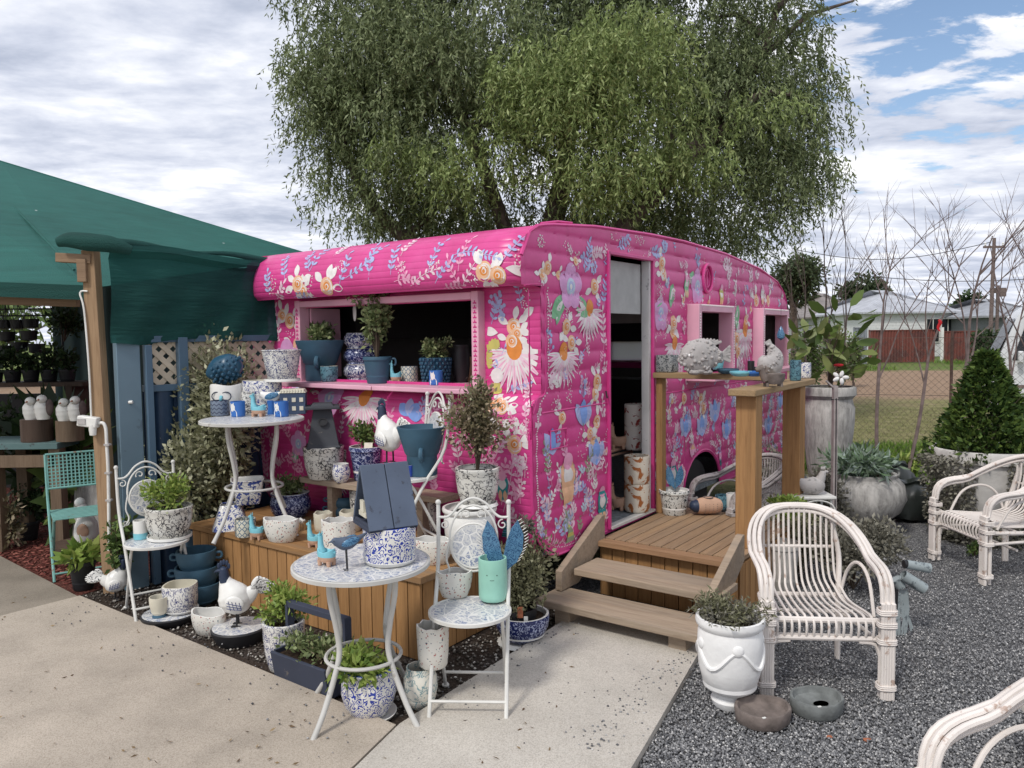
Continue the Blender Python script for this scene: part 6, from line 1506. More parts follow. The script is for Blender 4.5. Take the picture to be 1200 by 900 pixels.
# dark wooden trug
p = G(374, 800); p.z = .0; T = thing('wooden_trug', 'slate blue timber trug with a tall handle, planted with herbs', 'planter box', p, radians(-36))
m = MB(); 
for s in (-1, 1): m.box((0, s*.115, .085), (.40, .016, .15), Matrix.Rotation(s*-.18, 3, 'X')); m.box((s*.20, 0, .085), (.016, .22, .15))
m.box((0, 0, .01), (.38, .20, .015)); m.build('box', MT['slate2'], T, bevel=.003)
m = MB(); 
for s in (-1, 1): m.box((s*.213, .0, .185), (.018, .045, .37))
m.box((0, 0, .36), (.44, .04, .03)); m.build('handle', MT['slate2'], T, bevel=.003)
MB().box((0, 0, .13), (.37, .20, .02)).build('soil', MT['soil'], T, smooth=False)
foliage(T, .40, .11, .145, 620, .030, MT['leaf_varg'], seed=21, wl=.6); foliage(T, .24, .07, .14, 260, .022, MT['leaf_red'], seed=22, off=(.08, .03))
pot(433, 838, 0, 66, 60, 'belly', 'white_scroll', 'blue scroll patterned pot with a bright leafy plant under the mosaic table', saucer=1.0, inner='cobalt', plant=[PL_(w=76, h=34, n=620, L=12, mat='leaf_bright', seed=6, wl=.5, off=(-.03, -.03), droop=.5)], cat='potted plant')
pot(493, 828, 0, 42, 50, 'ball', 'yellowpat', 'round cream swirl pot carrying a speckled pot beside the mosaic table', t=.006)
pot(493, 0, .195, 38, 50, 'mug', 'speckle', 'speckled cylinder pot with a scalloped rim stacked on the cream swirl pot', wob=wavy(8, .06, .04), rimmat='white', Y=G(493, 828).y)
pot(612, 752, 0, 66, 36, 'bowl', 'navy', 'wide navy floral bowl holding a nursery pot with a tall shrub by the steps', rimmat='white', saucer=.8, plant=[PL_(w=82, h=122, n=3000, L=6, mat='leaf_olive', seed=9, wl=.6), PL_(w=40, h=36, n=260, L=6, mat='leaf_dry', seed=19, wl=.6, off=(.02, -.01), z=.55)], cat='potted plant',
    extra=lambda T, R, H: (MB().lathe([(R*.60, H*.3), (R*.68, H*1.2), (R*.62, H*1.2), (R*.58, H*1.0)], 24, (-.02, 0, 0)).build('nursery_pot', MT['black'], T), MB().box((-.01, -R*.76, H*1.25), (.03, .004, .06)).build('plant_tag', MT['terracotta'], T, smooth=False), MB().box((.02, -R*.78, H*1.02), (.022, .005, .035)).build('price_tag', MT['whiteplastic'], T, smooth=False)))
# front folding chair: trough and mint face pot with butterflies
pot(533, 699, CS, 42, 31, 'trough', 'speckle', 'speckled wavy trough on the front folding chair left of the mint face pot', 'trough', 'trough', sy=.6, wob=wavy(4, .05, .06), rimmat='white', rz=radians(5))
def face(T, R, H):
    m = MB()
    for a in (-2.1, -1.0): m.tube([(cos(a)*R*.6, sin(a)*R*.6, 0), (cos(a)*R*.6, sin(a)*R*.6, .02)], .011, 8)
    for a in (1.0, 2.1): m.tube([(cos(a)*R*.6, sin(a)*R*.6, 0), (cos(a)*R*.6, sin(a)*R*.6, .02)], .011, 8)
    m.build('feet', MT['mint'], T)
    m = MB()
    for a in (-1.95, -1.25): m.ball((cos(a)*R*1.0, sin(a)*R*1.0, H*.66), .0028, 6)
    m.tube([(cos(a)*R*1.0, sin(a)*R*1.0, H*(.54+.02*abs(a+1.6))) for a in (-1.75, -1.68, -1.6, -1.52, -1.45)], .0012, 5); m.build('face', MT['black'], T)
T = pot(568, 0, CS+.01, 34, 50, 'cyl', 'mint', 'mint green footed face pot on the front folding chair', 'face pot', 'face_pot', soil=False, extra=face, Y=G(568, 704, CS).y)
wingstake(Vector((at(590, 700, 3.60).x, 3.60, CS+.01)), .36, 'pair of blue metal butterfly wings with white fringe behind the mint face pot')
# front mosaic table
pot(457, 658, FT, 62, 45, 'cyl', 'white_scroll', 'large blue scroll patterned pot on a saucer on the mosaic table', saucer=1.02, inner='cobalt', soil=False)
def birdhouse(p, label):
    T = thing('bird_feeder', label, 'bird feeder', p, radians(-62)); a = .80
    c, s = .165, .185
    for sg in (-1, 1):
        m = MB()
        for k in (0, 1):
            R_ = Matrix.Rotation(sg*radians(66), 3, 'Y'); m.box(Vector((sg*.060, -.055+.112*k, .145)), (.29, .108, .014), R_)
        m.build('roof_panel', MT['greyblue'], T, bevel=.002)
    m = MB(); m.box((0, 0, .012), (.235, .22, .016)); m.box((0, .1, .02), (.235, .012, .03)); m.box((0, -.1, .02), (.235, .012, .03)); m.build('floor', MT['slate2'], T, bevel=.002)
    m = MB(); m.tube([(0, -.10, .07), (0, .10, .07)], .008, 8); m.box((-.0, -.095, .065), (.10, .014, .02)); m.box((0, -.098, .10), (.05, .012, .05)); m.build('perch', MT['cream'], T, smooth=False)
    return T
q_ = G(452, 657, FT); birdhouse(q_+Vector((-.0, 0, .158)), 'grey blue A-frame bird feeder resting on the large scroll patterned pot')
llama(383, 662, FT, 27, 40, radians(150), 'bright aqua llama planter on the mosaic table')
T = bird(G(407, 668, FT), .155, radians(25), 'blue metal songbird on wire legs on the mosaic table', 'birdblue' if 'birdblue' in MT else 'greyblue', 'winggl', .085)
# on the platform
def vase(px, py, label, up):
    p = G(px, py, PT); k = p.y/FPX; T = thing('vase', label, 'vase', p, radians(20)); R = 21*k
    if not up:
        m = MB(); m.lathe([(R, 0), (R*.98, .01), (R*.55, .155), (R*.52, .16), (R*.5, .155), (R*.9, .012)], 32, sq=6); m.build('body', MT['white_floral2'], T)
    return T
vase(271, 618, 'blue and white square vase standing upside down on the platform', False)
p = G(271, 618, PT); pot(271, 0, PT+.163, 38, 29, 'taperp', 'white_floral2', 'blue and white square pot balanced on the upturned vase', sq=6, rimmat='white', Y=p.y, rz=radians(20), t=.006)
studpot(258, 592, PT, 28, 44, 'dark teal studded pot behind the blue and white vases')
pot(288, 628, PT, 24, 21, 'cyl', 'diamond', 'small yellow and grey lattice cup left of the aqua llama on the platform', 'cup', 'cup')
llama(301, 632, PT, 19, 32, radians(165), 'pale aqua llama planter beside the lattice cup on the platform')
pot(330, 634, PT, 45, 27, 'trough', 'speckle', 'speckled oval bowl with a wavy rim at the front edge of the platform', 'trough', 'trough', sy=.62, wob=wavy(4, .05, .06), rimmat='white', rz=radians(-15))
pot(341, 606, PT, 48, 30, 'belly', 'navy', 'navy floral pot with a variegated plant below the tall white table', rimmat='white', plant=PL_(w=44, h=22, n=520, L=5, mat='leaf_varg', seed=12, wl=.6), cat='potted plant')
T = bird(G(354, 622, PT), .10, radians(-60), 'little silver and white bird figure beside the navy floral pot', 'white', 'stone', .04)
for i, lb in enumerate(('lower dark teal ring pot under the plank shelf', 'upper dark teal ring pot with handles under the plank shelf')):
    pot(387, 0, PT+.062*i, 38-2*i, 15, 'rings', 'teal', lb, Y=G(387, 606, PT).y, extra=handles(2, .7), soil=False)
pot(379, 622, PT, 22, 22, 'mug', 'cream', 'small cream wavy cup behind the speckled planter', 'cup', 'cup', wob=wavy(5, .05, .05))
pot(397, 644, PT, 40, 36, 'cyl', 'speckle', 'round speckled planter with a scalloped rim behind the pale aqua llama', wob=wavy(8, .05, .04), rimmat='white', sx=1.0, sy=.8)
pot(411, 622, PT, 26, 24, 'mug', 'cream', 'cream pot hidden partly by the scalloped planter', wob=wavy(5, .05, .05))
llama(369, 644, PT, 20, 32, radians(160), 'pale aqua llama planter at the platform edge, behind the mosaic table', Y=G(369, 641, PT).y)
pot(425, 612, PT, 30, 40, 'toile', 'toile', 'black patterned pot in the shade behind the bird feeder')
pot(501, 626, PT, 30, 42, 'toile', 'toile', 'black and white patterned pot behind the large scroll pot, under the raised chair')
pot(506, 660, PT, 50, 29, 'trough', 'speckle', 'long speckled trough with a scalloped rim behind the front folding chair', 'trough', 'trough', sy=.6, wob=wavy(6, .05, .05), rimmat='white', rz=radians(-14))
pot(536, 640, PT, 28, 34, 'mug', 'tealpat', 'pale teal banded pot seen through the front folding chair back')
pot(482, 600, PT, 26, 36, 'mug', 'tealdk', 'dark teal pot in the shade under the raised chair')
T = pot(551, 652, PT, 64, 60, 'urn', 'white', 'white round pedestal urn carrying the large patterned pot and shrub', soil=True)
pu = G(551, 652, PT)
pot(551, 0, PT+.292, 53, 46, 'toile', 'toile', 'black and white patterned pot with a tall reddish shrub beside the raised chair', saucer=.85, Y=pu.y, plant=[PL_(w=76, h=104, n=2300, L=6, mat='leaf_red', seed=14, wl=.6), PL_(w=50, h=126, n=500, L=6, mat='leaf_var', seed=15, wl=.6, kind='loose')], cat='potted plant')
# on the plank shelf
SZ = PT+.288
YS = AB(.58, .95).y
T0 = pot(380, 560, SZ, 48, 38, 'toile', 'toile', 'black and white patterned pot under the dark birdhouse on the plank shelf', soil=False)
def lantern(p, label):
    T = thing('birdhouse', label, 'birdhouse', p, radians(14)); 
    m = MB(); m.lathe([(.118, 0), (.125, .012), (.112, .02), (.066, .235), (.062, .24), (0, .24)], 4, sq=0); m.T = None
    m.v = [tuple(Matrix.Rotation(pi/4, 3, 'Z') @ Vector(v)) for v in m.v]; m.build('body', MT['slate'], T, smooth=False, bevel=.003)
    m = MB(); m.box((0, 0, .248), (.175, .175, .016)); m.box((0, 0, .264), (.12, .12, .018), taper=.8); m.build('roof', MT['slate'], T, smooth=False, bevel=.003)
    m = MB(); m.T = Matrix.Translation((0, -.066, .165)) @ Matrix.Rotation(radians(90-13), 4, 'X'); m.lathe([(0, -.01), (.020, -.01), (.024, .006), (.019, .006), (.019, 0), (0, 0)], 18); m.build('entrance_ring', MT['black'], T)
    T.scale = (1.3, 1.3, 1.12); return T
q_ = G(380, 560, SZ); lantern(q_+Vector((0, 0, .212)), 'dark grey tapered birdhouse standing on the patterned pot')
pot(400, 565, SZ, 21, 22, 'round', 'white_floral', 'small round blue floral pot at the front of the plank shelf', rimmat='white')
pot(409, 555, SZ, 22, 30, 'mug', 'toile', 'small grey patterned pot between the birdhouse pot and the navy flowered pot')
pot(430, 562, SZ, 40, 40, 'taper', 'navy', 'navy pot with white blossom pattern and a green shrub on the plank shelf', rimmat='white', plant=[PL_(w=36, h=40, n=800, L=5, mat='leaf_mid', seed=16, wl=.6)], cat='potted plant', extra=lambda T, R, H: MB().box((.03, -R*.7, H*1.05), (.055, .003, .045), Matrix.Rotation(-.4, 3, 'X')).build('plant_tag', MT['cream'], T, smooth=False))
# tall rooster seen from behind, on its own plank end
rb = AB(.56, .50, SZ); pr_ = at(458, 536, rb.y); pot(458, 0, SZ, 30, 35, 'flare', 'teal', 'upturned teal pot under the rooster seen from behind', Y=rb.y)
rooster(Vector((pr_.x, rb.y, SZ+.19)), .40, radians(-42), 'white rooster with a streaked drooping tail seen from behind on the plank shelf')
# raised folding chair: funnel pot
pot(495, 556, CS2, 58, 57, 'funnel', 'teal', 'large matt teal funnel pot with a loop handle on the raised folding chair', extra=funnel_ring, soil=False)
pot(466, 0, CS2, 14, 14, 'mug', 'cobalt', 'small cobalt and white cup beside the teal funnel pot', 'cup', 'cup', rimmat='white', Y=G(495, 556, CS2).y-.06)
# on the tall white table
def owl(T, R, H):
    m = MB()
    for x in (-.28, .28): m.tube([(R*x+.30*R*cos(a), -R*.96, H*.62+.26*R*sin(a)) for a in [2*pi*i/18 for i in range(18)]], R*.035, 5, closed=True)
    m.build('owl_eyes', MT['navyp'], T)
    m = MB(); m.tube([(0, -R*.98, H*.62), (0, -R*1.10, H*.52), (0, -R*.98, H*.42)], [R*.10, R*.10, R*.03], 8); m.build('beak', MT['aqua'], T)
pot(267, 484, TT, 38, 34, 'cyl', 'white', 'cream owl face pot under the teal hedgehog shaped vase', 'pot', 'face_pot', extra=owl, soil=False, wob=wavy(3, .03, .06))
p = G(267, 484, TT); k = p.y/FPX; T = thing('textured_vase', 'dark teal hedgehog shaped vase lying on the owl face pot', 'vase', p+Vector((0, 0, 36*k)))
m = MB(); R = 17*k; m.tube([(-1.15*R, 0, .35*R), (-.95*R, 0, .55*R), (-.4*R, 0, .95*R), (.2*R, 0, 1.05*R), (.75*R, 0, .95*R), (1.05*R, 0, .85*R)], [.3*R, .55*R, .85*R, .95*R, .7*R, .2*R], 18)
for i in range(9):
    for j in range(9):
        u = i/8; a = 2*pi*(j+.5*(i % 2))/9; x = (-.7+1.6*u)*R; rr = (.62+.36*sin(pi*(.15+.8*u)))*R; m.ball((x, cos(a)*rr, (.72+.35*u)*R+sin(a)*rr*.92), .13*R, 5)
m.build('body', MT['tealdk'], T)
pot(258, 487, TT, 21, 18, 'cyl', 'zigzag', 'small slate cup with zigzag bands on the tall white table', 'cup', 'cup', rimmat='navyp')
def figure_cup(px, py, z, label, spotty, Y=None, w=17, h=18):
    p = G(px, py, z); k = p.y/FPX; R = w*k/2; H = h*k; T = thing('cup', label, 'cup', p); pmesh('cyl', R, H, t=.003).build('body', MT['cobaltm'], T)
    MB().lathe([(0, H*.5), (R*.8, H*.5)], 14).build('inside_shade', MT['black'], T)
    m = MB()
    def on(x, z_): a = -pi/2+x/R; return (cos(a)*(R+.0012), sin(a)*(R+.0012), z_)
    outl = [(-.5, .02), (.45, .02), (.42, .3), (.2, .5), (.22, .7), (.1, .8), (.06, .95), (-.08, .84), (-.24, .84), (-.38, .95), (-.42, .7), (-.34, .5), (-.52, .3)]
    n = len(outl); P = [on(x*R*1.2-R*.3, z_*H) for x, z_ in outl]; c = on(-R*.4, .45*H); m.add(P+[c], [(i, (i+1) % n, n) for i in range(n)]); f = m.build('painted_animal', MT['white'], T, smooth=False)
    if spotty:
        m = MB()
        for x, z_ in ((-.6, .3), (-.3, .5), (-.5, .65), (-.1, .25), (-.55, .12)): m.ball(on(x*R, z_*H), (.0022, .001, .003), 6)
        m.build('spots', MT['black'], f)
    return T
MT['cobaltm'] = plain('mid_blue_glaze', (.04, .15, .45), .3)
figure_cup(279, 488, TT, 'small blue cup with a painted white cat on the tall white table', False)
pot(308, 484, TT, 46, 38, 'cyl', 'white_floral', 'wide oval blue floral pot under the large floral pot on the tall table', rimmat='cream', sx=1, sy=.75, soil=False, Y=G(308, 484, TT).y+.05)
pb_ = G(308, 484, TT); pot(317, 0, TT+.214, 46, 37, 'taperp', 'white_floral3', 'large blue floral tapered pot on a saucer topping the pile on the tall table', saucer=.9, Y=pb_.y+.05, soil=False)
pot(292, 488, TT, 16, 26, 'mug', 'toile', 'narrow grey patterned cup behind the aqua llama on the tall table', 'cup', 'cup', Y=pb_.y-.05)
llama(303, 488, TT, 20, 28, radians(165), 'aqua and pink llama planter on the tall white table')
def house(px, py, label):
    p = G(px, py, TT); k = p.y/FPX; w = 29*k; h = 25*k; T = thing('house_pot', label, 'house shaped pot', p+Vector((0, .03, 0)), radians(10))
    MB().box((0, 0, h/2), (w, w*.8, h)).build('wall', MT['zigh'], T, bevel=.003)
    m = MB(); m.box((0, 0, h+.012), (w*1.06, w*.86, .024), taper=.82); 
    for i in range(9): m.box((-w*.44+w*.11*i, -w*.415, h+.012), (w*.05, .006, .024))
    r = m.build('roof', MT['cream'], T, bevel=.002)
    for x in (-.28, .05, .34):
        for z_ in (.28, .68): MB().box((x*w, -w*.405, z_*h), (w*.15, .006, w*.17)).build('window', MT['cream'], T, smooth=False)
    return T
MT['zigh'] = plain('slate_blue_glaze', (.05, .075, .13), .4)
house(343, 485, 'slate blue house shaped pot with cream windows and roof on the tall table')
figure_cup(330, 488, TT, 'small blue cup with a painted black spotted cow on the tall white table', True)
pc = G(318, 470, TT+.06); T = bird(Vector((at(318, 476, pb_.y-.09).x, pb_.y-.09, TT+.075)), .20, radians(-8), 'white bird with blue wings perched in front of the floral pots on the tall table', 'white', 'winggl', 0)
MB().lathe([(.028, -.075), (.022, -.03), (.03, .02)], 14).build('stand', MT['cobaltm'], T)

# ------------------------------------------------------------ on the serving shelf
WS = 1.388
pot(376, 446, WS, 56, 47, 'funnel', 'teal', 'teal funnel planter with a leafy plant at the left end of the serving shelf', extra=funnel_ring, plant=PL_(w=44, h=25, n=620, L=6, mat='leaf_varg', seed=31, wl=.6), cat='potted plant')
for i, (lb) in enumerate(('lowest blue and white ring pot of the stack on the serving shelf', 'middle navy floral ring pot of the stack on the serving shelf', 'top blue floral ring pot of the stack on the serving shelf')):
    pot(414, 0, WS+.116*i, 44-1.5*i, 18.4, 'rings', ('splash', 'navy', 'splash')[i], lb, Y=G(414, 445, WS).y, soil=(i == 2), rimmat='cream')
pot(386, 447, WS, 21, 18, 'mug', 'tealpat', 'small dark teal patterned cup at the front left of the serving shelf', 'cup', 'cup', rimmat='cream')
pot(443, 449, WS, 34, 31, 'taper', 'teal', 'plain teal pot with a climbing variegated plant on the serving shelf', extra=handles(1, .8), plant=[PL_(w=70, h=118, n=800, L=7, mat='leaf_varg', seed=32, wl=.6, kind='loose'), PL_(w=40, h=70, n=420, L=7, mat='leaf_varg', seed=33, wl=.6)], cat='potted plant')
llama(464, 449, WS, 14, 27, radians(180), 'slim aqua giraffe planter in the middle of the serving shelf')
pot(480, 448, WS, 20, 19, 'cyl', 'diamond', 'cream cup with a lattice pattern and navy rim on the serving shelf', 'cup', 'cup', rimmat='navyp')
studpot(511, 449, WS, 38, 30, 'dark teal studded pot with a small shrub on the serving shelf', PL_(w=44, h=33, n=620, L=5, mat='leaf_varg', seed=34, wl=.6))
figure_cup(511, 451, WS, 'small blue cup with a painted white cat, before the studded pot on the shelf', False, w=16, h=17)
pot(547, 447, WS, 20, 29, 'cyl', 'tan', 'tan terracotta cylinder pot with bird drawings at the right end of the serving shelf', soil=False)
q_ = at(416, 366, 5.55); T = tag(MB().lathe([(0, 0), (.06, 0), (.064, .004), (.0, .008)], 24).build('hanging_tag', MT['whiteplastic'], loc=q_), 'small round white disc hanging behind the plants in the serving window', 'tag'); T.rotation_euler = (radians(90), 0, radians(-60)); T.scale = (.55, 1, 1)
# black kettle like shape inside
pot(533, 0, WS, 22, 44, 'belly', 'black', 'dark tall jug standing inside the caravan behind the serving shelf', 'jug', 'jug', Y=5.3)

# ------------------------------------------------------------ bushes at the blue fence
def ground_bush(px, py, w, h, n, L, mat, label, seed, kind='bush', name='bush', cat='bush', wl=.6, Y=None, group=None, z=0):
    p = G(px, py) if Y is None else Vector((at(px, py, Y).x, Y, 0)); p.z = z; k = p.y/FPX; T = thing(name, label, cat, p, 0, group); foliage(T, w*k, h*k, .02, n, L*k, MT[mat], kind, seed, wl=wl); return T
T = ground_bush(256, 640, 146, 262, 12500, 7, 'leaf_cream', 'large silvery variegated bush in front of the lattice fence', 41, Y=5.60)
foliage(T, .80, 1.0, .80, 2200, .036, MT['leaf_var'], 'bush', 43, wl=.5); foliage(T, .62, .55, 1.15, 500, .036, MT['leaf_cream'], 'loose', 44, wl=.55)
ground_bush(140, 690, 42, 120, 420, 9, 'leaf_mid', 'thin creeping climber on the base of the blue fence post', 45, 'loose', 'climber', 'climber', .55, Y=5.05)
ground_bush(322, 560, 40, 150, 1500, 7, 'leaf_dark', 'dark shrub in the gap between the fence and the caravan', 46, Y=6.05)
# ------------------------------------------------------------ inside the shade house
def nursery_pot(px, py, w, h, label, pl, Y=None): return pot(px, py, 0, w, h, 'taper', 'black', label, plant=pl, cat='potted plant', Y=Y)
nursery_pot(98, 690, 30, 34, 'black nursery pot with a bright leafy plant beside the corner post', PL_(w=44, h=28, n=120, L=17, mat='leaf_bright', seed=51, wl=.5))
nursery_pot(33, 632, 26, 22, 'black nursery pot with a rose bush on the red mulch', [PL_(w=50, h=42, n=900, L=6, mat='leaf_dark', seed=52, wl=.6), PL_(w=48, h=40, n=60, L=6, mat='petal', seed=53, wl=.8)] if 'petal' in MT else PL_(w=50, h=42, n=900, L=6, mat='leaf_dark', seed=52, wl=.6))
# aqua folding chair
T = thing('aqua_folding_chair', 'aqua painted metal folding chair on the red mulch', 'chair', G(96, 668), radians(34)); AQ = MT['aquametal']
m = MB()
for s in (-1, 1): m.tube([(s*.19, -.22, 0), (s*.19, .05, .42), (s*.19, .15, .60), (s*.19, .20, .86)], .010, 7)
m.tube([(-.19, -.19, .05), (.19, -.19, .05)], .008, 6); m.build('back_legs', AQ, T)
m = MB()
for s in (-1, 1): m.tube([(s*.17, .22, 0), (s*.17, -.16, .43)], .010, 7)
m.tube([(-.17, .20, .05), (.17, .20, .05)], .008, 6); m.build('front_legs', AQ, T)
m = MB()
for k in range(8): m.box((0, -.19+.05*k, .44), (.36, .036, .006))
m.build('slat_seat', AQ, T, smooth=False)
m = MB(); m.tube([(-.19, .152, .61), (.19, .152, .61)], .009, 6); m.tube([(-.19, .20, .86), (.19, .20, .86)], .009, 6)
for i in range(15):
    x = -.18+.36*i/14
    m.box((x, .175, .735), (.009, .004, .25), Matrix.Rotation(-.19, 3, 'X'))
for i in range(9): z = .63+.025*i; m.box((0, .153+(z-.61)*.19, z), (.37, .005, .008))
m.build('pierced_backrest', AQ, T, smooth=False)
# benches, stumps, doves
T = thing('potting_bench', 'rough timber bench with a teal top holding white bird figures', 'bench', at(30, 560, 6.4).xy.to_3d())
T.location.z = 0
MB().box((-.15, 0, .865), (1.15, .5, .05)).build('top', MT['greenpaint'], T, bevel=.004)
m = MB()
for x in (-.66, -.12, .38): m.box((x, -.18, .42), (.09, .09, .84)); m.box((x, .18, .42), (.09, .09, .84))
m.box((-.13, -.2, .74), (1.06, .05, .10)); m.build('frame', MT['pallet'], T, bevel=.003)
for i, (px, w, h, lb) in enumerate(((18, 34, 26, 'dark red brown timber stump on the teal topped bench'), (58, 30, 24, 'pale weathered stump on the teal topped bench beside the dark stump'))):
    k = 6.3/FPX; m = MB(); m.tube([(0, 0, 0), (0, 0, h*k)], w*k/2, 14); tag(m.build('stump', MT['darkwood'] if i == 0 else MT['pallet'], loc=(at(px, 0, 6.3).x, 6.3, .891)), lb, 'stump')
    for j, (dx, s_) in enumerate(((-6, .9), (8, 1.0))):
        q_ = MB(); H = .21*s_; q_.tube([(0, 0, 0), (0, 0, H*.3), (0, -.01, H*.55), (.01, -.02, H*.7)], [.045, .06, .055, .03], 12); q_.ball((.012, -.025, H*.8), (.035, .045, .035), 10)
        T2 = thing('bird_figure', ('white and grey bird figure, %s of the pair on the %s stump' % (('left', 'right')[j], ('dark', 'pale')[i])), 'bird', (at(px+dx, 0, 6.25).x, 6.25, .891+h*k)); q_.build('body', MT['whiteplastic'], T2)
        q_ = MB(); q_.ball((.05, .01, H*.45), (.02, .05, .07), 8); q_.build('wing', MT['barkgrey'], T2); q_ = MB(); q_.tube([(.012, -.065, H*.79), (.012, -.09, H*.77)], [.008, .002], 6); q_.build('beak', MT['terracotta'], T2)
k = 5.9/FPX; T = thing('garden_figure', 'white plaster hen figure on the mulch behind the aqua chair', 'figure', (at(72, 0, 5.9).x, 5.9, .12)); m = MB(); m.tube([(0, 0, 0), (0, 0, .08), (0, 0, .17), (-.01, 0, .25), (-.03, 0, .32)], [.06, .09, .08, .045, .03], 14); m.ball((-.04, 0, .34), .038, 10); m.build('body', MT['whiteplastic'], T); m = MB(); m.ball((.01, -.07, .13), (.05, .02, .06), 8); m.build('wing', MT['clay'], T)
tag(MB().tube([(0, 0, 0), (0, 0, .12)], .2, 14).build('log_block', MT['darkwood'], loc=(at(62, 0, 6.0).x, 6.0, 0)), 'low dark log block under the plaster hen', 'log')
tag(MB().tube([(0, 0, 0), (0, 0, .5)], [.26, .22], 14).build('stone_planter', MT['concpot'], loc=(at(96, 0, 6.6).x, 6.6, 0)), 'round weathered stone planter in the shade behind the aqua chair', 'planter')
T = thing('plank_bench', 'upper dark plank shelf loaded with nursery plants in the shade house', 'shelf', (at(20, 0, 7.6).x, 7.6, 0)); MB().box((-.2, 0, 1.29), (1.5, .35, .04)).build('plank', MT['darkwood'], T); [MB().box((x, 0, .635), (.06, .3, 1.27)).build('leg', MT['darkwood'], T) for x in (-.8, .4)]
for i in range(5):
    px = -30+i*22; Y = 7.6; foliage_lab = ('first', 'second', 'third', 'fourth', 'fifth')[i]
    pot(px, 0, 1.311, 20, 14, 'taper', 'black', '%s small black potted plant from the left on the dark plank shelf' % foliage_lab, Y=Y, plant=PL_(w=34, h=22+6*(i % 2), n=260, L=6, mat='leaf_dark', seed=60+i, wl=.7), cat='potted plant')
# hanging black bowl baskets
hb = None
for i, (px, py) in enumerate(((4, 377), (21, 377), (36, 376), (8, 391), (34, 390), (8, 407), (23, 403), (43, 405))):
    Y = 8.2 if i < 3 else 7.9; q_ = at(px, py, Y); w = 18*Y/FPX/2
    if hb is None:
        hb = thing('hanging_basket', 'black bowl hanging basket', 'hanging basket', q_, 0, 'black hanging baskets in the shade house')
        m = MB(); m.lathe([(.02, -.085), (.07, -.07), (w*.9, -.02), (w, .02), (w*.93, .02), (w*.8, -.01), (0, -.02)], 18); m.build('bowl', MT['black'], hb)
        m = MB(); 
        for a in (0, 2.1, 4.2): m.tube([(cos(a)*w, sin(a)*w, .02), (0, 0, .26)], .003, 4)
        m.tube([(0, 0, .26), (0, 0, .6)], .003, 4); m.build('hanger', MT['black'], hb); T = hb
    else: T = dup(hb, loc=q_)
    T['label'] = 'black hanging bowl basket, number %s' % i
    T['label'] = ('top row, leftmost black hanging bowl', 'top row, middle black hanging bowl', 'top row, rightmost black hanging bowl', 'large black hanging bowl in the second row at the far left', 'large black hanging bowl in the second row on the right', 'bottom row, leftmost black hanging bowl', 'bottom row, middle black hanging bowl', 'bottom row, rightmost black hanging bowl')[i]
T = thing('bowl_rack', 'thin metal hanging rack for the black bowls', 'rack', (at(20, 0, 8.2).x, 8.2, 0)); m = MB()
for z in (2.05, 1.98): m.tube([(-1.5, 0, z), (.35, 0, z)], .008, 5)
for i in range(9): m.tube([(-.6+.11*i, 0, 2.12), (-.52+.11*i, 0, 1.9)], .005, 4)
m.tube([(.3, 0, 0), (.3, 0, 2.1)], .012, 6); m.build('frame', MT['black'], T)
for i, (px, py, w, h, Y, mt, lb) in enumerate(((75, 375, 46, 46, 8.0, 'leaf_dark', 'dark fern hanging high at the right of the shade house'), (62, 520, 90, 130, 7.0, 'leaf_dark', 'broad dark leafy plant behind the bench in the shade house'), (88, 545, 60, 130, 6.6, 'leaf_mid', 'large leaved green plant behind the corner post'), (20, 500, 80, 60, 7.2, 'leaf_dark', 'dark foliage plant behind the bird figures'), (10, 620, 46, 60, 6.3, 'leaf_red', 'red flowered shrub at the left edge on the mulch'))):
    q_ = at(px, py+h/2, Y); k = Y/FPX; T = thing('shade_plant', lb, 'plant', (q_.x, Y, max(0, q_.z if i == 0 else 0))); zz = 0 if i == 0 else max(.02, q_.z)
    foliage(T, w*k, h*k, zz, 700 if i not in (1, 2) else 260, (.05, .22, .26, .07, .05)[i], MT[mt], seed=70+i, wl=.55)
MT_done = True
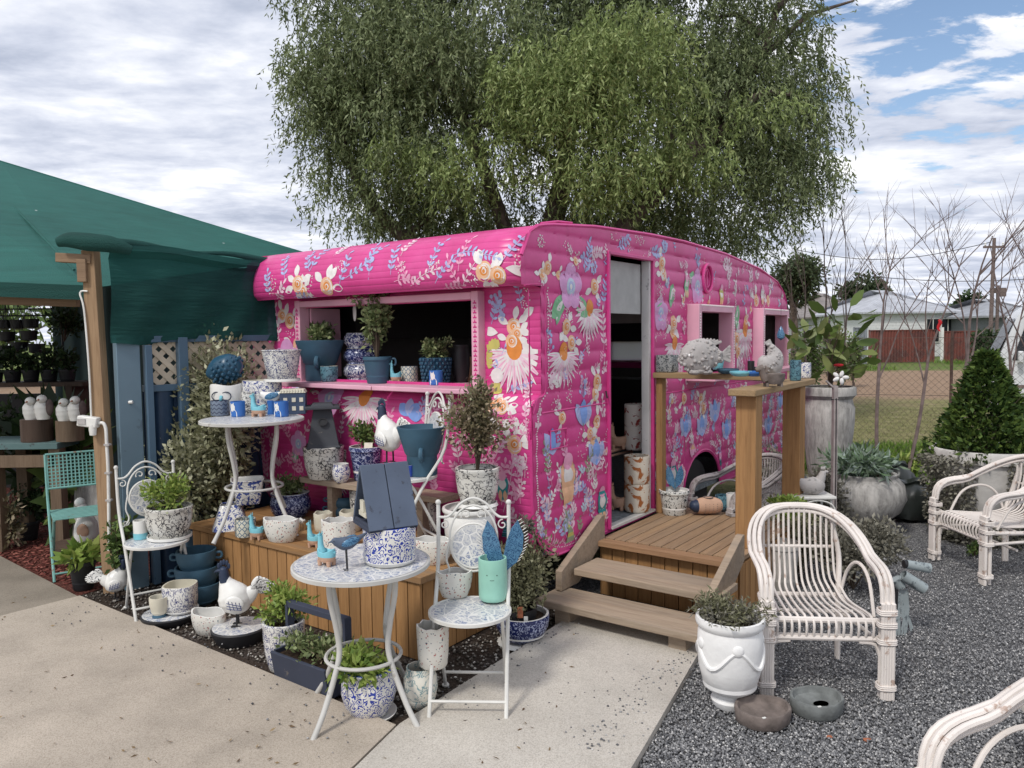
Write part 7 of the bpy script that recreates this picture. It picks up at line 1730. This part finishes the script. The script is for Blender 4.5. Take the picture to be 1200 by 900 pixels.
# ------------------------------------------------------------ on and around the deck
RT = 1.421; RF = 1.363
p = G(782, 436, RT); k = p.y/FPX
pot(782, 436, RT, 22, 20, 'cyl', 'mandala', 'square grey mandala patterned pot on the timber counter', sq=6, rz=radians(54), t=.006)
def fish(p, L, rz, label, tailup=False):
    T = thing('fish_sculpture', label, 'sculpture', p, rz); g = random.Random(3)
    m = MB()
    if not tailup:
        ax = [(-.52, .36), (-.44, .38), (-.25, .42), (0, .44), (.2, .44), (.36, .42), (.5, .42)]; r = [.07, .22, .38, .43, .36, .20, .09]
        m.tube([(x*L, 0, z*L) for x, z in ax], [q*L for q in r], 18, flat=.42)
        for q in range(9): a = 2.2-q*.20; m.tube([(-.05*L+.05*L*q*.5-.1*L, 0, .62*L), (-.10*L+.06*L*q+cos(a)*.14*L, 0, .68*L+sin(a)*.17*L)], [.05*L, .03*L], 7, flat=.5)
        for q in range(5): m.tube([(.46*L, 0, .42*L), (.72*L, 0, (.30+.09*q)*L)], [.05*L, .04*L], 7, flat=.5)
        m.tube([(-.46*L, 0, .30*L), (-.56*L, 0, .33*L), (-.55*L, 0, .40*L)], .035*L, 8)
        for x in (-.18, .12): m.ball((x*L, 0, .06*L), (.16*L, .14*L, .07*L), 10)
        m.ball((-.02*L, 0, .10*L), (.22*L, .12*L, .09*L), 10)
    else:
        ax = [(-.30, .30), (-.27, .36), (-.18, .46), (-.02, .60), (.06, .80), (.0, 1.0), (-.10, 1.16)]; r = [.10, .26, .38, .38, .28, .15, .06]
        m.tube([(x*L, 0, z*L) for x, z in ax], [q*L for q in r], 18, flat=.7)
        for q in range(4): m.tube([(-.04*L, 0, 1.08*L), (-.26*L+.05*L*q, 0, (1.22+.03*q)*L)], [.07*L, .03*L], 7, flat=.4)
        m.ball((0, 0, .08*L), (.34*L, .22*L, .09*L), 12); m.ball((.02*L, 0, .24*L), (.26*L, .2*L, .18*L), 12); m.tube([(-.36*L, 0, .27*L), (-.43*L, 0, .33*L), (-.36*L, 0, .38*L)], .05*L, 8)
    for i in range(110):
        u = g.random(); j = int(u*(len(ax)-1)); f = u*(len(ax)-1)-j; x = ax[j][0]*(1-f)+ax[j+1][0]*f; z = ax[j][1]*(1-f)+ax[j+1][1]*f; rr = r[j]*(1-f)+r[j+1]*f; a = g.random()*6.3
        fl = .42 if not tailup else .7
        m.ball((x*L, sin(a)*rr*L*fl, (z+cos(a)*rr)*L) if not tailup else ((x+cos(a)*rr*.8)*L, sin(a)*rr*L*fl, z*L), g.uniform(.018, .055)*L, 8)
    m.build('body', MT['stone'], T); m = MB()
    e = (-.34, .46) if not tailup else (-.30, .46)
    for s in (-1, 1): m.ball((e[0]*L, s*(.12 if not tailup else .17)*L, e[1]*L), .04*L, 8)
    m.build('eyes', MT['stonewhite'], T); return T
fish(Vector((at(822, 437, 5.30).x, 5.30, RT)), .29, radians(8), 'rough grey stone fish sculpture standing on the timber counter')
fish(G(905, 448, RF), .225, radians(10), 'grey stone fish sculpture with its tail raised at the corner of the counter', True)
pot(841, 433, RT, 16, 14, 'taperp', 'aqua', 'small aqua ribbed pot on the counter beside the stone fish', soil=True)
for i, (px, py, w, mt, lb) in enumerate(((853, 438, 26, 'teal', 'shallow slate blue dish on the counter behind the stone fish'), (868, 441, 26, 'aqua', 'shallow pale aqua dish on the timber counter'), (884, 441, 22, 'cobaltm', 'shallow white and blue dish near the end of the counter'))):
    pot(px, py, RT, w, 6, 'bowl', mt, lb, 'dish', 'dish', soil=False)
pot(880, 437, RT, 8, 14, 'mug', 'black', 'tiny dark bottle on the timber counter between the dishes', 'bottle', 'bottle')
def dachs(p, L, rz, label):
    T = thing('dog_planter', label, 'dog planter', p, rz); m = MB()
    m.lathe([(.001, .06), (.30, .08), (.42, .22), (.44, .40), (.40, .42), (.34, .36), (.001, .24)], 20, (.14*L, 0, 0), sx=L*.8, sy=L*.6, wob=lambda r, z, a: (r, z*L))
    for x in (-.12, .34):
        for y in (-.1, .1): m.tube([(x*L, y*L, 0), (x*L, y*L, .12*L)], .05*L, 8)
    m.tube([(-.10*L, 0, .22*L), (-.20*L, 0, .40*L), (-.26*L, 0, .56*L)], [.16*L, .13*L, .12*L], 12); m.tube([(-.24*L, 0, .58*L), (-.36*L, 0, .56*L), (-.46*L, 0, .52*L)], [.13*L, .10*L, .06*L], 12)
    for y in (-1, 1): m.tube([(-.20*L, y*.10*L, .66*L), (-.17*L, y*.15*L, .58*L), (-.18*L, y*.14*L, .46*L)], [.03*L, .05*L, .03*L], 8, flat=.5)
    m.build('body', MT['bowl'], T); m = MB(); m.lathe([(.001, .36), (.33, .38)], 18, (.14*L, 0, 0), sx=L*.8, sy=L*.6, wob=lambda r, z, a: (r, z*L)); m.build('soil', MT['leaf_mid'], T); return T
dachs(G(902, 453, RF), .20, radians(5), 'dark brown dog shaped planter at the front of the corner counter')
for i, (px, py, w, h, mt, lb) in enumerate(((932, 446, 13, 24, 'tealpat', 'narrow teal patterned pot at the back of the corner counter'), (942, 443, 16, 18, 'white_floral', 'small blue and white pot at the end of the corner counter'), (890, 446, 16, 16, 'galvp' if 'galvp' in MT else 'zigzag', 'slate zigzag pot between the dog planter and the fish'))):
    pot(px, py, RF, w, h, 'cyl', mt, lb)
T = thing('glass_bauble', 'hanging blue glass drop ornament by the second side window', 'ornament', at(915, 392, 6.6)); MB().lathe([(.001, -.05), (.03, -.03), (.034, 0), (.015, .05), (.004, .07)], 14).build('drop', MT['winggl'], T); MB().tube([(0, 0, .07), (0, 0, .42)], .0015, 4).build('string', MT['black'], T)
# on the boards
pot(790, 602, DZ, 36, 29, 'taper', 'blackfl', 'black and white floral pot with a white rim on the deck', rimmat='white', soil=True)
q_ = G(791, 600, DZ); wingstake(q_+Vector((0, .0, .10)), .25, 'grey blue metal butterfly wings planted in the pot on the deck')
def pig(px, py, label):
    p = G(px, py, DZ); k = p.y/FPX; L = 40*k; T = thing('pig_planter', label, 'animal planter', p+Vector((0, 0, .004)), radians(8))
    m = MB(); m.tube([(-.30*L, 0, .25*L), (-.2*L, 0, .25*L), (0, 0, .26*L), (.25*L, 0, .25*L), (.42*L, 0, .24*L), (.47*L, 0, .24*L)], [.20*L, .235*L, .25*L, .24*L, .18*L, .08*L], 18); m.build('body', MT['clay'], T)
    m = MB(); m.tube([(-.29*L, 0, .25*L), (-.42*L, 0, .24*L), (-.5*L, 0, .22*L)], [.202*L, .17*L, .08*L], 16); m.build('snout', MT['navyp'], T)
    m = MB()
    for i in range(5):
        for j in range(6): a = -1.9-.0*i+(j-2.5)*.26; x = (-.12+.12*i)*L; m.ball((x, cos(a-1.2)*0+sin(a)*.243*L*1, .255*L+cos(a)*-.243*L*-1), .012*L, 5)
    m.lathe([(.13*L, .46*L), (.15*L, .51*L), (.12*L, .51*L), (.10*L, .47*L)], 16, (.05*L, 0, 0)); m.build('holes', MT['bowl'], T); return T
pig(828, 603, 'pink clay animal planter with a navy snout lying on the deck')
pot(848, 590, DZ, 20, 16, 'mug', 'tealpat', 'small pale teal patterned pot at the back of the deck', Y=G(848, 596, DZ).y)
pot(859, 600, DZ, 16, 20, 'mug', 'white', 'small plain white pot half behind the deck post', Y=G(855, 598, DZ).y)
# inside the doorway
FZ = .402
def inb(px, Y, z): q = at(px, 500, Y); return (q.x, Y, z)
T = thing('rattan_shelf', 'low cane shelf just inside the caravan door', 'shelf', AB(2.25, .30, FZ), ANG); m = MB()
for z in (.40,): m.box((.05, .05, z), (.75, .45, .015))
m.tube([(-.32, -.19, .41), (.42, -.19, .41)], .013, 8); m.tube([(-.32, -.19, .375), (.42, -.19, .375)], .010, 8)
for x in (-.30, .40):
    for y in (-.17, .27): m.tube([(x, y, 0), (x, y, .40)], .012, 8)
m.tube([(-.30, -.18, .05), (-.26, -.18, .22), (-.14, -.18, .34), (.02, -.18, .37)], .010, 7); m.build('frame', MT['clay'], T)
sp0 = AB(2.25, .30, FZ)
pot(744, 0, FZ+.41, 27, 28, 'cyl', 'redspots', 'cream planter with red and brown spots, upper of two on the cane shelf', Y=sp0.y-.0, t=.01)
pot(744, 0, FZ+.41+.175, 27, 27, 'cyl', 'redspots', 'cream cylinder planter with dark red spots stacked on the lower spotted planter', Y=sp0.y-.0)
for i, lb in enumerate(('lower tall cream planter with terracotta shapes on the caravan floor', 'upper cream planter with terracotta shapes stacked inside the door')):
    pot(745, 0, FZ+.005+.205*i, 30, 33, 'cyl', 'spots', lb, Y=5.62)
def small_llama(px, Y, z, H, rz, lb):
    k = Y/FPX; llama(px, 0, z, 22, H/k, rz, lb, 'clay', 'clay', Y=Y)
small_llama(723, 5.95, FZ+.42, .20, radians(170), 'plain pink clay llama planter on the cane shelf inside the door')
small_llama(722, 5.66, FZ+.005, .20, radians(150), 'plain pink clay llama planter on the caravan floor')

# ------------------------------------------------------------ rattan chairs
def rattan_chair(p, rz, label, mat='rattan', grp='whitewashed rattan tub chairs'):
    """faces -y"""
    T = thing('rattan_chair', label, 'chair', p, rz, grp); M_ = MT[mat]; SH_ = .36; hw = .27
    def hoop(off, zoff):
        P = []
        for i in range(41):
            u = -1+2*i/40; a = abs(u); s = 1 if u > 0 else -1
            # from the front of one arm round the back to the other
            th = pi*.5*max(0, (1-a/.62)) if a < .62 else 0
            if a < .62:
                q = a/.62; x = s*(hw+off)*sin(q*pi/2)**.85; y = .30+off*.8-.36*(1-cos(q*pi/2))**1.15; z = .80+zoff-.19*(1-cos(q*pi/2))**1.2
            else:
                q = (a-.62)/.38; x = s*(hw+off); y = -.06+off*.0-(.215)*sin(q*pi/2)**1.0; z = .61+zoff-.02*q-.13*q**3
            P.append(Vector((x, y, z)))
        return P
    m = MB(); 
    legs = []
    for j, (o, zo) in enumerate(((.0, .0), (.0245, .007), (.049, .002), (.012, -.026), (.037, -.024))):
        P = hoop(o, zo); a = P[0]; b = P[-1]; fy = a.y-.005
        L0 = [Vector((a.x, fy-.012, z)) for z in (0, .2, .36, .46)]; L1 = [Vector((b.x, fy-.012, z)) for z in (.46, .36, .2, 0)]
        m.tube(L0+P+L1, .0115, 8)
    m.build('hoop', M_, T)
    m = MB()
    for s in (-1, 1):      # inner front leg canes and back legs
        m = MB()
        for j in range(2): m.tube([(s*(hw+.004+.026*j), -.250, 0), (s*(hw+.004+.026*j), -.250, .38)], .0125, 7)
        for z in (.05, .27, .35, .41):
            for dz in (0, .009, .018): m.tube([(s*(hw+.024)+.0425*math.copysign(abs(cos(a))**.5, cos(a)), -.272+.034*math.copysign(abs(sin(a))**.5, sin(a)), z+dz) for a in [2*pi*i/20 for i in range(20)]], .0048, 5, closed=True)
        m.build('leg', M_, T)
        m = MB()
        for j in range(2): m.tube([(s*(hw-.06), .20+.022*j, 0), (s*(hw-.06), .20+.022*j, .36), (s*(hw-.04), .27+.015*j, .55), (s*(hw-.08), .30, .74)], .0125, 7)
        m.build('leg', M_, T)
    m = MB(); m.tube([(-hw, -.235, SH_), (hw, -.235, SH_)], .015, 8); m.tube([(-hw+.02, -.245, SH_-.085), (hw-.02, -.245, SH_-.085)], .013, 8)
    for s in (-1, 1): m.tube([(s*hw, -.235, SH_-.02), (s*(hw-.02), 0, SH_-.03), (s*(hw-.05), .22, SH_-.02)], .014, 8)
    m.tube([(-hw+.05, .22, SH_-.02), (hw-.05, .22, SH_-.02)], .014, 8); m.tube([(-.20, .285, .585), (.20, .285, .585)], .009, 7); m.tube([(-.22, .0, SH_-.035), (.22, .0, SH_-.035)], .010, 7)
    for s in (-1, 1):      # curved braces
        m.tube([(s*hw, -.245, .20), (s*(hw-.025), -.245, .25), (s*(hw-.10), -.245, SH_-.10)], .0095, 7); m.tube([(s*hw, -.23, .26), (s*(hw-.03), .0, .265), (s*(hw-.06), .2, .26)], .010, 7)
        m.tube([(s*(hw-.005), -.18, SH_+.0), (s*(hw+.0), -.10, .50), (s*(hw), .0, .555), (s*(hw-.01), .10, .55), (s*(hw-.03), .17, .48), (s*(hw-.05), .20, SH_)], .009, 7)
    m.tube([(-hw+.06, .0, .2), (hw-.06, .0, .2)], .009, 7); m.build('frame', M_, T)
    m = MB(); n = 14
    for k in range(n):
        u = -1+2*(k+.5)/n; xb = u*.205; xs = u*.235; xf = u*.255; zt = .79-.085*abs(u)**2.2
        m.tube([(xb, .305-.04*u*u, zt), (xb, .292-.03*u*u, .62), (xb*1.02, .245-.02*u*u, SH_+.09), (xs, .19, SH_+.03), (xs, .05, SH_+.004), (xf, -.14, SH_+.012), (xf, -.222, SH_+.014), (xf, -.258, SH_-.02), (xf, -.250, SH_-.075), (xf, -.225, SH_-.095)], .0068, 6)
    m.build('slats', M_, T); return T
rc = rattan_chair(Vector((1.545, 3.88, 0)), radians(-16), 'large whitewashed rattan tub chair in front of the deck')
a1 = G(905, 817); a2 = G(1034, 821); mid = (a1+a2)/2; dr = (a2-a1).normalized(); ang = atan2(dr.y, dr.x); fw = Vector((sin(ang), -cos(ang), 0)); rc.location = mid-fw*.275; rc.rotation_euler = (0, 0, ang)
rc.scale = (.92, .92, .98)
c2 = dup(rc, loc=Vector((3.42, 5.39, 0)), rz=radians(-88), label='whitewashed rattan tub chair at the right edge in front of the cone shaped bush'); c2.scale = (1, 1, 1)
pR = Vector((1.53, 1.94, 0)); c3 = dup(rc, loc=pR, rz=radians(-72), label='rattan tub chair cropped by the bottom right corner'); c3.scale = (1, 1, .95)
c4 = dup(rc, loc=AB(2.93, -.68, 0), rz=radians(-74), label='greyer rattan chair half hidden behind the deck counter'); c4.scale = (1, 1, .92)
for o in c4.children: o.data = o.data.copy(); o.data.materials[0] = MT['rattangrey']
# broken painted pot in the corner
p = Vector((2.02, 2.50, 0)); T = thing('peeling_pot', 'terracotta pot with peeling white paint in the bottom right corner', 'pot', Vector((2.10, 2.74, 0)))
MT['peel'] = worn('peeling_paint', (.62, .58, .52), (.20, .07, .045), .8, .50, 5, .2, 1); pmesh('taper', .22, .32).build('body', MT['peel'], T)
# stone bowls
for px, py, w, h, mt, lb in ((894, 845, 70, 19, 'bowl', 'brown stone bowl on the gravel, left of the two'), (957, 834, 66, 20, 'bowl2', 'grey stone bowl holding a little water, right of the two')):
    p = G(px, py); k = p.y/FPX; R = w*k/2; H = h*k; T = thing('stone_bowl', lb, 'bowl', p, radians(20))
    MB().lathe([(R*.86, 0), (R*.95, .01), (R, H*.9), (R*.97, H), (R*.88, H*.98), (R*.80, H*.66), (R*.5, H*.5), (0, H*.46)], 40, sy=.86, wob=lambda r, z, a: (r*(1+.025*sin(3*a+1)+.015*sin(7*a)), z)).build('body', MT[mt], T)
    if mt == 'bowl2': MB().lathe([(R*.30, H*.56), (0, H*.56)], 20, (.1*R, -.1*R, 0), sy=.7).build('water', GLASSD, T)
    m = MB(); m.box((-R*.5, -R*.70, H*.99), (.016, .010, .003)); m.build('price_tag', MT['whiteplastic'], T, smooth=False)
# white relief urn with a dry plant
T = pot(855, 826, 0, 80, 110, 'urn', 'stonewhite', 'white plaster urn with swag relief and a straggly plant before the steps', plant=[PL_(w=108, h=34, n=1400, L=8, mat='leaf_olive', seed=81, wl=.28, kind='loose'), PL_(w=92, h=26, n=900, L=7, mat='leaf_dry', seed=82, wl=.3)], cat='potted plant',
    extra=lambda T, R, H: (lambda m: ([m.tube([(cos(a)*R*(.965-.05*abs(sin((a-q)*1))), sin(a)*R*(.965-.03), H*(.72-.22*cos((a-q)*1.9)**2 if abs(a-q) < .8 else .72)) for a in [q-.8+1.6*i/12 for i in range(13)]], .010, 6) for q in (-2.4, -.8, .8, 2.4)], [m.ball((cos(a)*R*.95, sin(a)*R*.95, H*.735), (.026, .010, .026), 12, R=Matrix.Rotation(a+pi/2, 3, 'Z')) for a in (-1.6, -2.9, 0)], m.build('relief', MT['stonewhite'], T)))(MB()))
# ------------------------------------------------------------ right-hand yard
pot(970, 552, 0, 60, 139, 'tallurn', 'concpot', 'tall weathered ribbed urn planted with a young magnolia', Y=G(970, 590).y, cat='potted tree', name='potted_magnolia',
    plant=[PL_(w=116, h=84, n=66, L=23, mat='leaf_mag', seed=84, wl=.45, z=1.25, oval=1), PL_(w=60, h=34, n=16, L=24, mat='leaf_mag', seed=85, wl=.45, z=1.2, off=(.25, 0), oval=1)], extra=lambda T, R, H: (MB().tube([(0, 0, H*.9), (.02, 0, H+.25), (0, .02, H+.6)], [.014, .011, .006], 7).build('trunk', MT['stem'], T),
      (lambda m: ([m.ball((.02+.05*cos(a), -.22+.02*sin(a), H+.10+.035*sin(a)), (.034, .014, .02), 8, R=Matrix.Rotation(-a, 3, 'Y')) for a in [k*1.2 for k in range(5)]], m.build('flower', MT['stonewhite'], T)))(MB()), MB().ball((-.0, -.22, H+.22), (.05, .01, .015), 8).build('red_tie', plain('red_cloth', (.5, .01, .02)), T)))
# its body is tall: fix height by photo (top at y 447, foot hidden)
pot(1010, 608, .10, 96, 56, 'ball', 'concpot', 'squat weathered round pot full of blue green succulents', Y=G(1010, 622).y, plant=[PL_(w=94, h=38, n=900, L=12, mat='leaf_succ', seed=86, wl=.34)], cat='potted plant')
p = Vector((at(1016, 0, G(1010, 622).y).x, G(1010, 622).y, 0)); T = thing('stone_plinth', 'square cracked stone plinth under the succulent pot', 'plinth', p+Vector((.02, 0, 0)), radians(24))
m = MB(); m.box((0, 0, .025), (.42, .42, .05)); m.box((0, 0, .07), (.36, .36, .05), taper=.9); m.box((0, 0, .097), (.36, .36, .012)); m.build('base', MT['stone'], T, bevel=.005)
T = thing('timber_stake', 'weathered square stake with a wire tie standing before the tall urn', 'stake', G(976, 648)); Ys = T.location.y
MB().beam((0, 0, -.02), (-.0, 0, at(976, 452, Ys).z), .045, .03).build('stake', MT['stakew'], T); MB().tube([(.0, -.025, .2), (.004, -.025, .6), (0, -.024, 1.2)], .004, 5).build('wire', MT['black'], T)
MB().tube([(.028*cos(a), .022*sin(a), at(976, 468, Ys).z) for a in [2*pi*i/10 for i in range(10)]], .004, 5, closed=True).build('tie', MT['black'], T)
MB().tube([(0, 0, at(976, 456, Ys).z), (-.07, 0, at(976, 446, Ys).z)], .008, 5).build('side_branch', MT['stakew'], T)
# small white iron table with plaster hen and a leafy pot
p = G(962, 640); p.z = 0; T = thing('iron_side_table', 'small white iron side table holding a plaster hen', 'table', Vector((at(955, 0, 5.5).x, 5.5, 0)))
zt = at(955, 578, 5.5).z; m = MB(); m.box((0, 0, zt-.012), (.30, .24, .022)); m.build('table_top', MT['wmetal'], T, bevel=.006)
for x in (-.12, .12):
    for y in (-.09, .09): MB().tube([(x, y, zt-.02), (x*1.1, y, zt*.5), (x*1.15, y*1.1, 0)], .009, 7).build('leg', MT['wmetal'], T)
m = MB(); m.tube([(.12*cos(a)+.02, -.11, zt-.10+.07*sin(a)) for a in [pi*i/12 for i in range(13)]], .006, 6); m.build('scroll', MT['wmetal'], T)
T = thing('hen_figure', 'speckled white plaster hen sitting on the iron side table', 'hen', Vector((at(958, 0, 5.46).x, 5.46, zt)), radians(180)); L = .15
m = MB(); m.tube([(-.6*L, 0, .55*L), (-.45*L, 0, .50*L), (-.1*L, 0, .42*L), (.3*L, 0, .48*L), (.62*L, 0, .72*L)], [.06*L, .34*L, .44*L, .36*L, .08*L], 14, flat=.85); m.tube([(-.35*L, 0, .6*L), (-.5*L, 0, .95*L), (-.52*L, 0, 1.12*L)], [.26*L, .17*L, .12*L], 12); m.tube([(-.6*L, 0, 1.1*L), (-.76*L, 0, 1.07*L)], [.06*L, .01], 7)
for q in range(3): m.ball((-.46*L-.07*L*q, 0, 1.26*L), (.045*L, .02*L, .08*L), 7)
m.ball((0, -.38*L, .45*L), (.30*L, .06*L, .22*L), 10); m.build('body', MT['stone'], T)
pot(918, 596, 0, 38, 60, 'taper', 'concpot', 'grey pot with a bright small leaved shrub behind the deck post', Y=5.0, cat='potted plant', plant=PL_(w=50, h=26, n=620, L=7, mat='leaf_bright', seed=88, wl=.5, z=.50))
# raised bed edge and tangled groundcover
ground_bush(1000, 690, 118, 88, 5200, 6, 'leaf_dry', 'tangled grey dry shrub behind the large rattan chair', 90, name='dry_shrub', cat='shrub')
ground_bush(935, 672, 84, 92, 3000, 6, 'leaf_var', 'low grey green shrub seen through the back of the large rattan chair', 91, name='dry_shrub', cat='shrub')
ground_bush(968, 586, 70, 78, 2400, 6, 'leaf_dry', 'dry creeper around the foot of the tall urn', 92, name='dry_creeper', cat='creeper', Y=6.4)
ground_bush(908, 572, 60, 78, 2000, 6, 'leaf_dry', 'dry tangled vine beside the end of the caravan', 93, name='dry_creeper', cat='creeper', Y=7.0)
pot(905, 0, 0, 60, 60, 'round', 'concpot', 'weathered round concrete pot between the counter posts', Y=6.5, plant=PL_(w=64, h=20, n=900, L=6, mat='leaf_dry', seed=94, wl=.5), cat='potted plant')
# metal chimes
T = thing('metal_chimes', 'bundle of verdigris metal tubes and ribbons propped beside the rattan chair', 'wind chimes', G(1056, 744)); m = MB(); Y = T.location.y
def LL(px, py, dy=0): return at(px, py, Y+dy)-T.location
m.tube([LL(1062, 661), LL(1089, 666)], [.024, .028], 12, cap=False); m.tube([LL(1058, 674, -.03), LL(1083, 690, -.04)], [.030, .032], 12, cap=False); m.tube([LL(1050, 678), LL(1056, 688)], [.03, .028], 12); m.build('tubes', MT['tealpipe'], T)
m = MB(); g = random.Random(5)
for i in range(26): x = 1050+g.uniform(-6, 14); m.tube([LL(x, 690+g.uniform(0, 8)), LL(x+g.uniform(-3, 3), 715), LL(x+g.uniform(-4, 6), 735+g.uniform(-10, 12))], .006, 5, flat=.4)
m.build('ribbons', MT['tealpipe'], T); m = MB(); m.tube([LL(1059, 661), LL(1062, 661)], .0235, 12); m.tube([(-.02, .02, 0), LL(1050, 690)], .012, 7); m.build('stand', MT['black'], T)
# black bags and small things
for px, py, w, h, lb, sd_ in ((1066, 606, 62, 44, 'black plastic garden bag slumped beside the succulent pot', 3), (1050, 590, 48, 48, 'black plastic pot bag standing behind the succulent pot', 5)):
    p = G(px, py); k = p.y/FPX; g = random.Random(sd_); W = w*k/2; H = h*k; m = MB()
    m.lathe([(.75, 0), (.95, .08), (1, .3), (.92, .6), (.70, .82), (.45, .93), (.5, 1.0), (.35, .95), (0, .85)], 30, wob=lambda r, z, a: (r*W*(1+.07*sin(5*a+z*6)+.05*sin(11*a-z*14)+.03*sin(19*a)), z*H*(1+.05*sin(3*a)))); tag(m.build('garden_bag', plain('black_bag', (.018, .022, .02), .3, .5, .2), loc=p), lb, 'bag')
tag(MB().tube([(0, 0, .03), (.16, .01, .03)], .026, 14).build('pipe_offcut', MT['tealpipe'], loc=G(1061, 666)), 'short pale blue pipe offcut lying on the gravel', 'pipe') if False else None
m = MB(); m.prism([(0, 0), (.12, -.01), (.10, .03), (.03, .035)], 0, .012); tag(m.build('slate_chip', MT['stone'], loc=G(1038, 634)), 'flat pale stone chip lying right of the plinth', 'stone')
ground_bush(1142, 652, 22, 12, 120, 6, 'leaf_mid', 'small green weed on the gravel under the right rattan chair', 95, name='weed', cat='weed')
ground_bush(1070, 560, 36, 34, 300, 12, 'leaf_bright', 'bright green grass clump growing behind the black bag', 96, 'loose', 'grass_clump', 'plant', .2)
MT['paleconc'] = plain('pale_concrete', (.55, .53, .50), .9, .2, .18, 8, .5)
# cone bush in a big pot wrapped by dry ivy
T = pot(1168, 0, 0, 118, 106, 'taper', 'paleconc', 'large white pot wrapped in dry ivy with a cone shaped box bush', Y=6.3, cat='potted plant', plant=[PL_(w=108, h=122, n=9000, L=7.5, mat='leaf_box', seed=97, wl=.6, kind='cone')])
k = 6.3/FPX; P = []; D = []; g = random.Random(8)
for i in range(7500):
    a = g.uniform(-3.5, .6); z = g.random(); 
    if -2.25 < a < -1.75 and z > .25: continue
    R = 59*k*(.74+.26*z)*1.03+g.random()**2*.09; P.append((cos(a)*R, sin(a)*R, z*104*k*.97)); D.append((cos(a)+g.gauss(0, .6), sin(a)+g.gauss(0, .6), g.gauss(-.3, .6)))
leafmesh('ivy', np.array(P), np.array(D), .035, .022, MT['leaf_dry'], T)
# white van
def van():
    Y = 13.2; q_ = at(1153, 500, Y); T = thing('white_van', 'white minibus parked beyond the chain link fence at the right edge', 'van', (q_.x+.05, Y, 0), radians(-27))
    WM_ = plain('van_paint', (.62, .63, .64), .25, .6, .04, bump=0)
    Pf = [(.0, .35), (0.02, .95), (.12, 1.15), (.42, 1.95), (.62, 2.12), (1.2, 2.22), (4.8, 2.22), (5.0, 2.05), (5.05, .35)]
    m = MB(); n = len(Pf); w = 1.8
    def yo(z): return .10*max(0, (z-1.1)/1.1)**1.5
    m.add([(x, yo(z), z) for x, z in Pf]+[(x, w-yo(z), z) for x, z in Pf], [tuple(range(n)), tuple(range(2*n-1, n-1, -1))]+[(i, i+n, (i+1) % n+n, (i+1) % n) for i in range(n)]); b = m.build('body', WM_, T, bevel=.05)
    def pane(nm, pts):
        m = MB(); P = [Vector((x, yo(z)-.012, z)) for x, z in pts]; nn = len(P); m.add(P+[v+Vector((0, .01, 0)) for v in P], [tuple(range(nn)), tuple(range(2*nn-1, nn-1, -1))]+[(i, i+nn, (i+1) % nn+nn, (i+1) % nn) for i in range(nn)]); m.build(nm, GLASSD, T, smooth=False)
    pane('front_side_window', [(.34, 1.2), (.95, 1.2), (.95, 1.9), (.56, 1.9)]); pane('side_window', [(1.08, 1.2), (2.1, 1.2), (2.1, 1.9), (1.08, 1.9)]); pane('side_window', [(2.2, 1.2), (3.3, 1.2), (3.3, 1.9), (2.2, 1.9)]); pane('side_window', [(3.4, 1.2), (4.5, 1.2), (4.5, 1.9), (3.4, 1.9)])
    m = MB(); m.add([(.12-.02, .14, 1.22), (.12-.02, w-.14, 1.22), (.41-.02, w-.2, 1.90), (.41-.02, .2, 1.90)], [(0, 1, 2, 3)]); m.build('windscreen', GLASSD, T, smooth=False)
    for x in (.85, 4.0):
        wv = thing('wheel', None, None); wv.parent = T; wv.location = (x, .08, .34); wv.rotation_euler = (pi/2, 0, 0); MB().lathe([(.17, -.08), (.32, -.09), (.34, 0), (.32, .10), (.17, .10)], 26).build('tyre', MT['black'], wv); MB().lathe([(0, .11), (.1, .12), (.17, .08), (.18, .1)], 20).build('rim', MT['whiteplastic'], wv)
    MB().box((2.5, -.005, .75), (4.6, .02, .05)).build('side_trim', MT['barkgrey'], T); MB().box((0, w/2, .45), (.14, w, .22)).build('bumper', MT['barkgrey'], T, bevel=.03)
    for y in (.28, w-.28): MB().box((.0, y, .85), (.05, .28, .16)).build('headlight', MT['white'], T, bevel=.02)
    MB().box((.45, -.10, 1.25), (.08, .16, .2)).build('side_mirror', WM_, T, bevel=.02)
    m = MB(); m.box((1.015, -.002, 1.2), (.01, .01, 1.5)); m.box((2.15, -.004, 1.2), (.01, .01, 1.5)); m.build('door_seams', MT['black'], T, smooth=False)
van()
for k_, px in enumerate((1107,)):
    q_ = at(1100, 378, 8.7); T = thing('red_ribbon', 'small red cloth tied to the leaning sapling', 'ribbon', q_); MB().tube([(0, 0, .03), (.02, 0, 0), (.0, .01, -.06), (.02, 0, -.10)], [.012, .022, .016, .005], 7, flat=.5).build('cloth', plain('red_cloth2', (.5, .015, .02)), T)
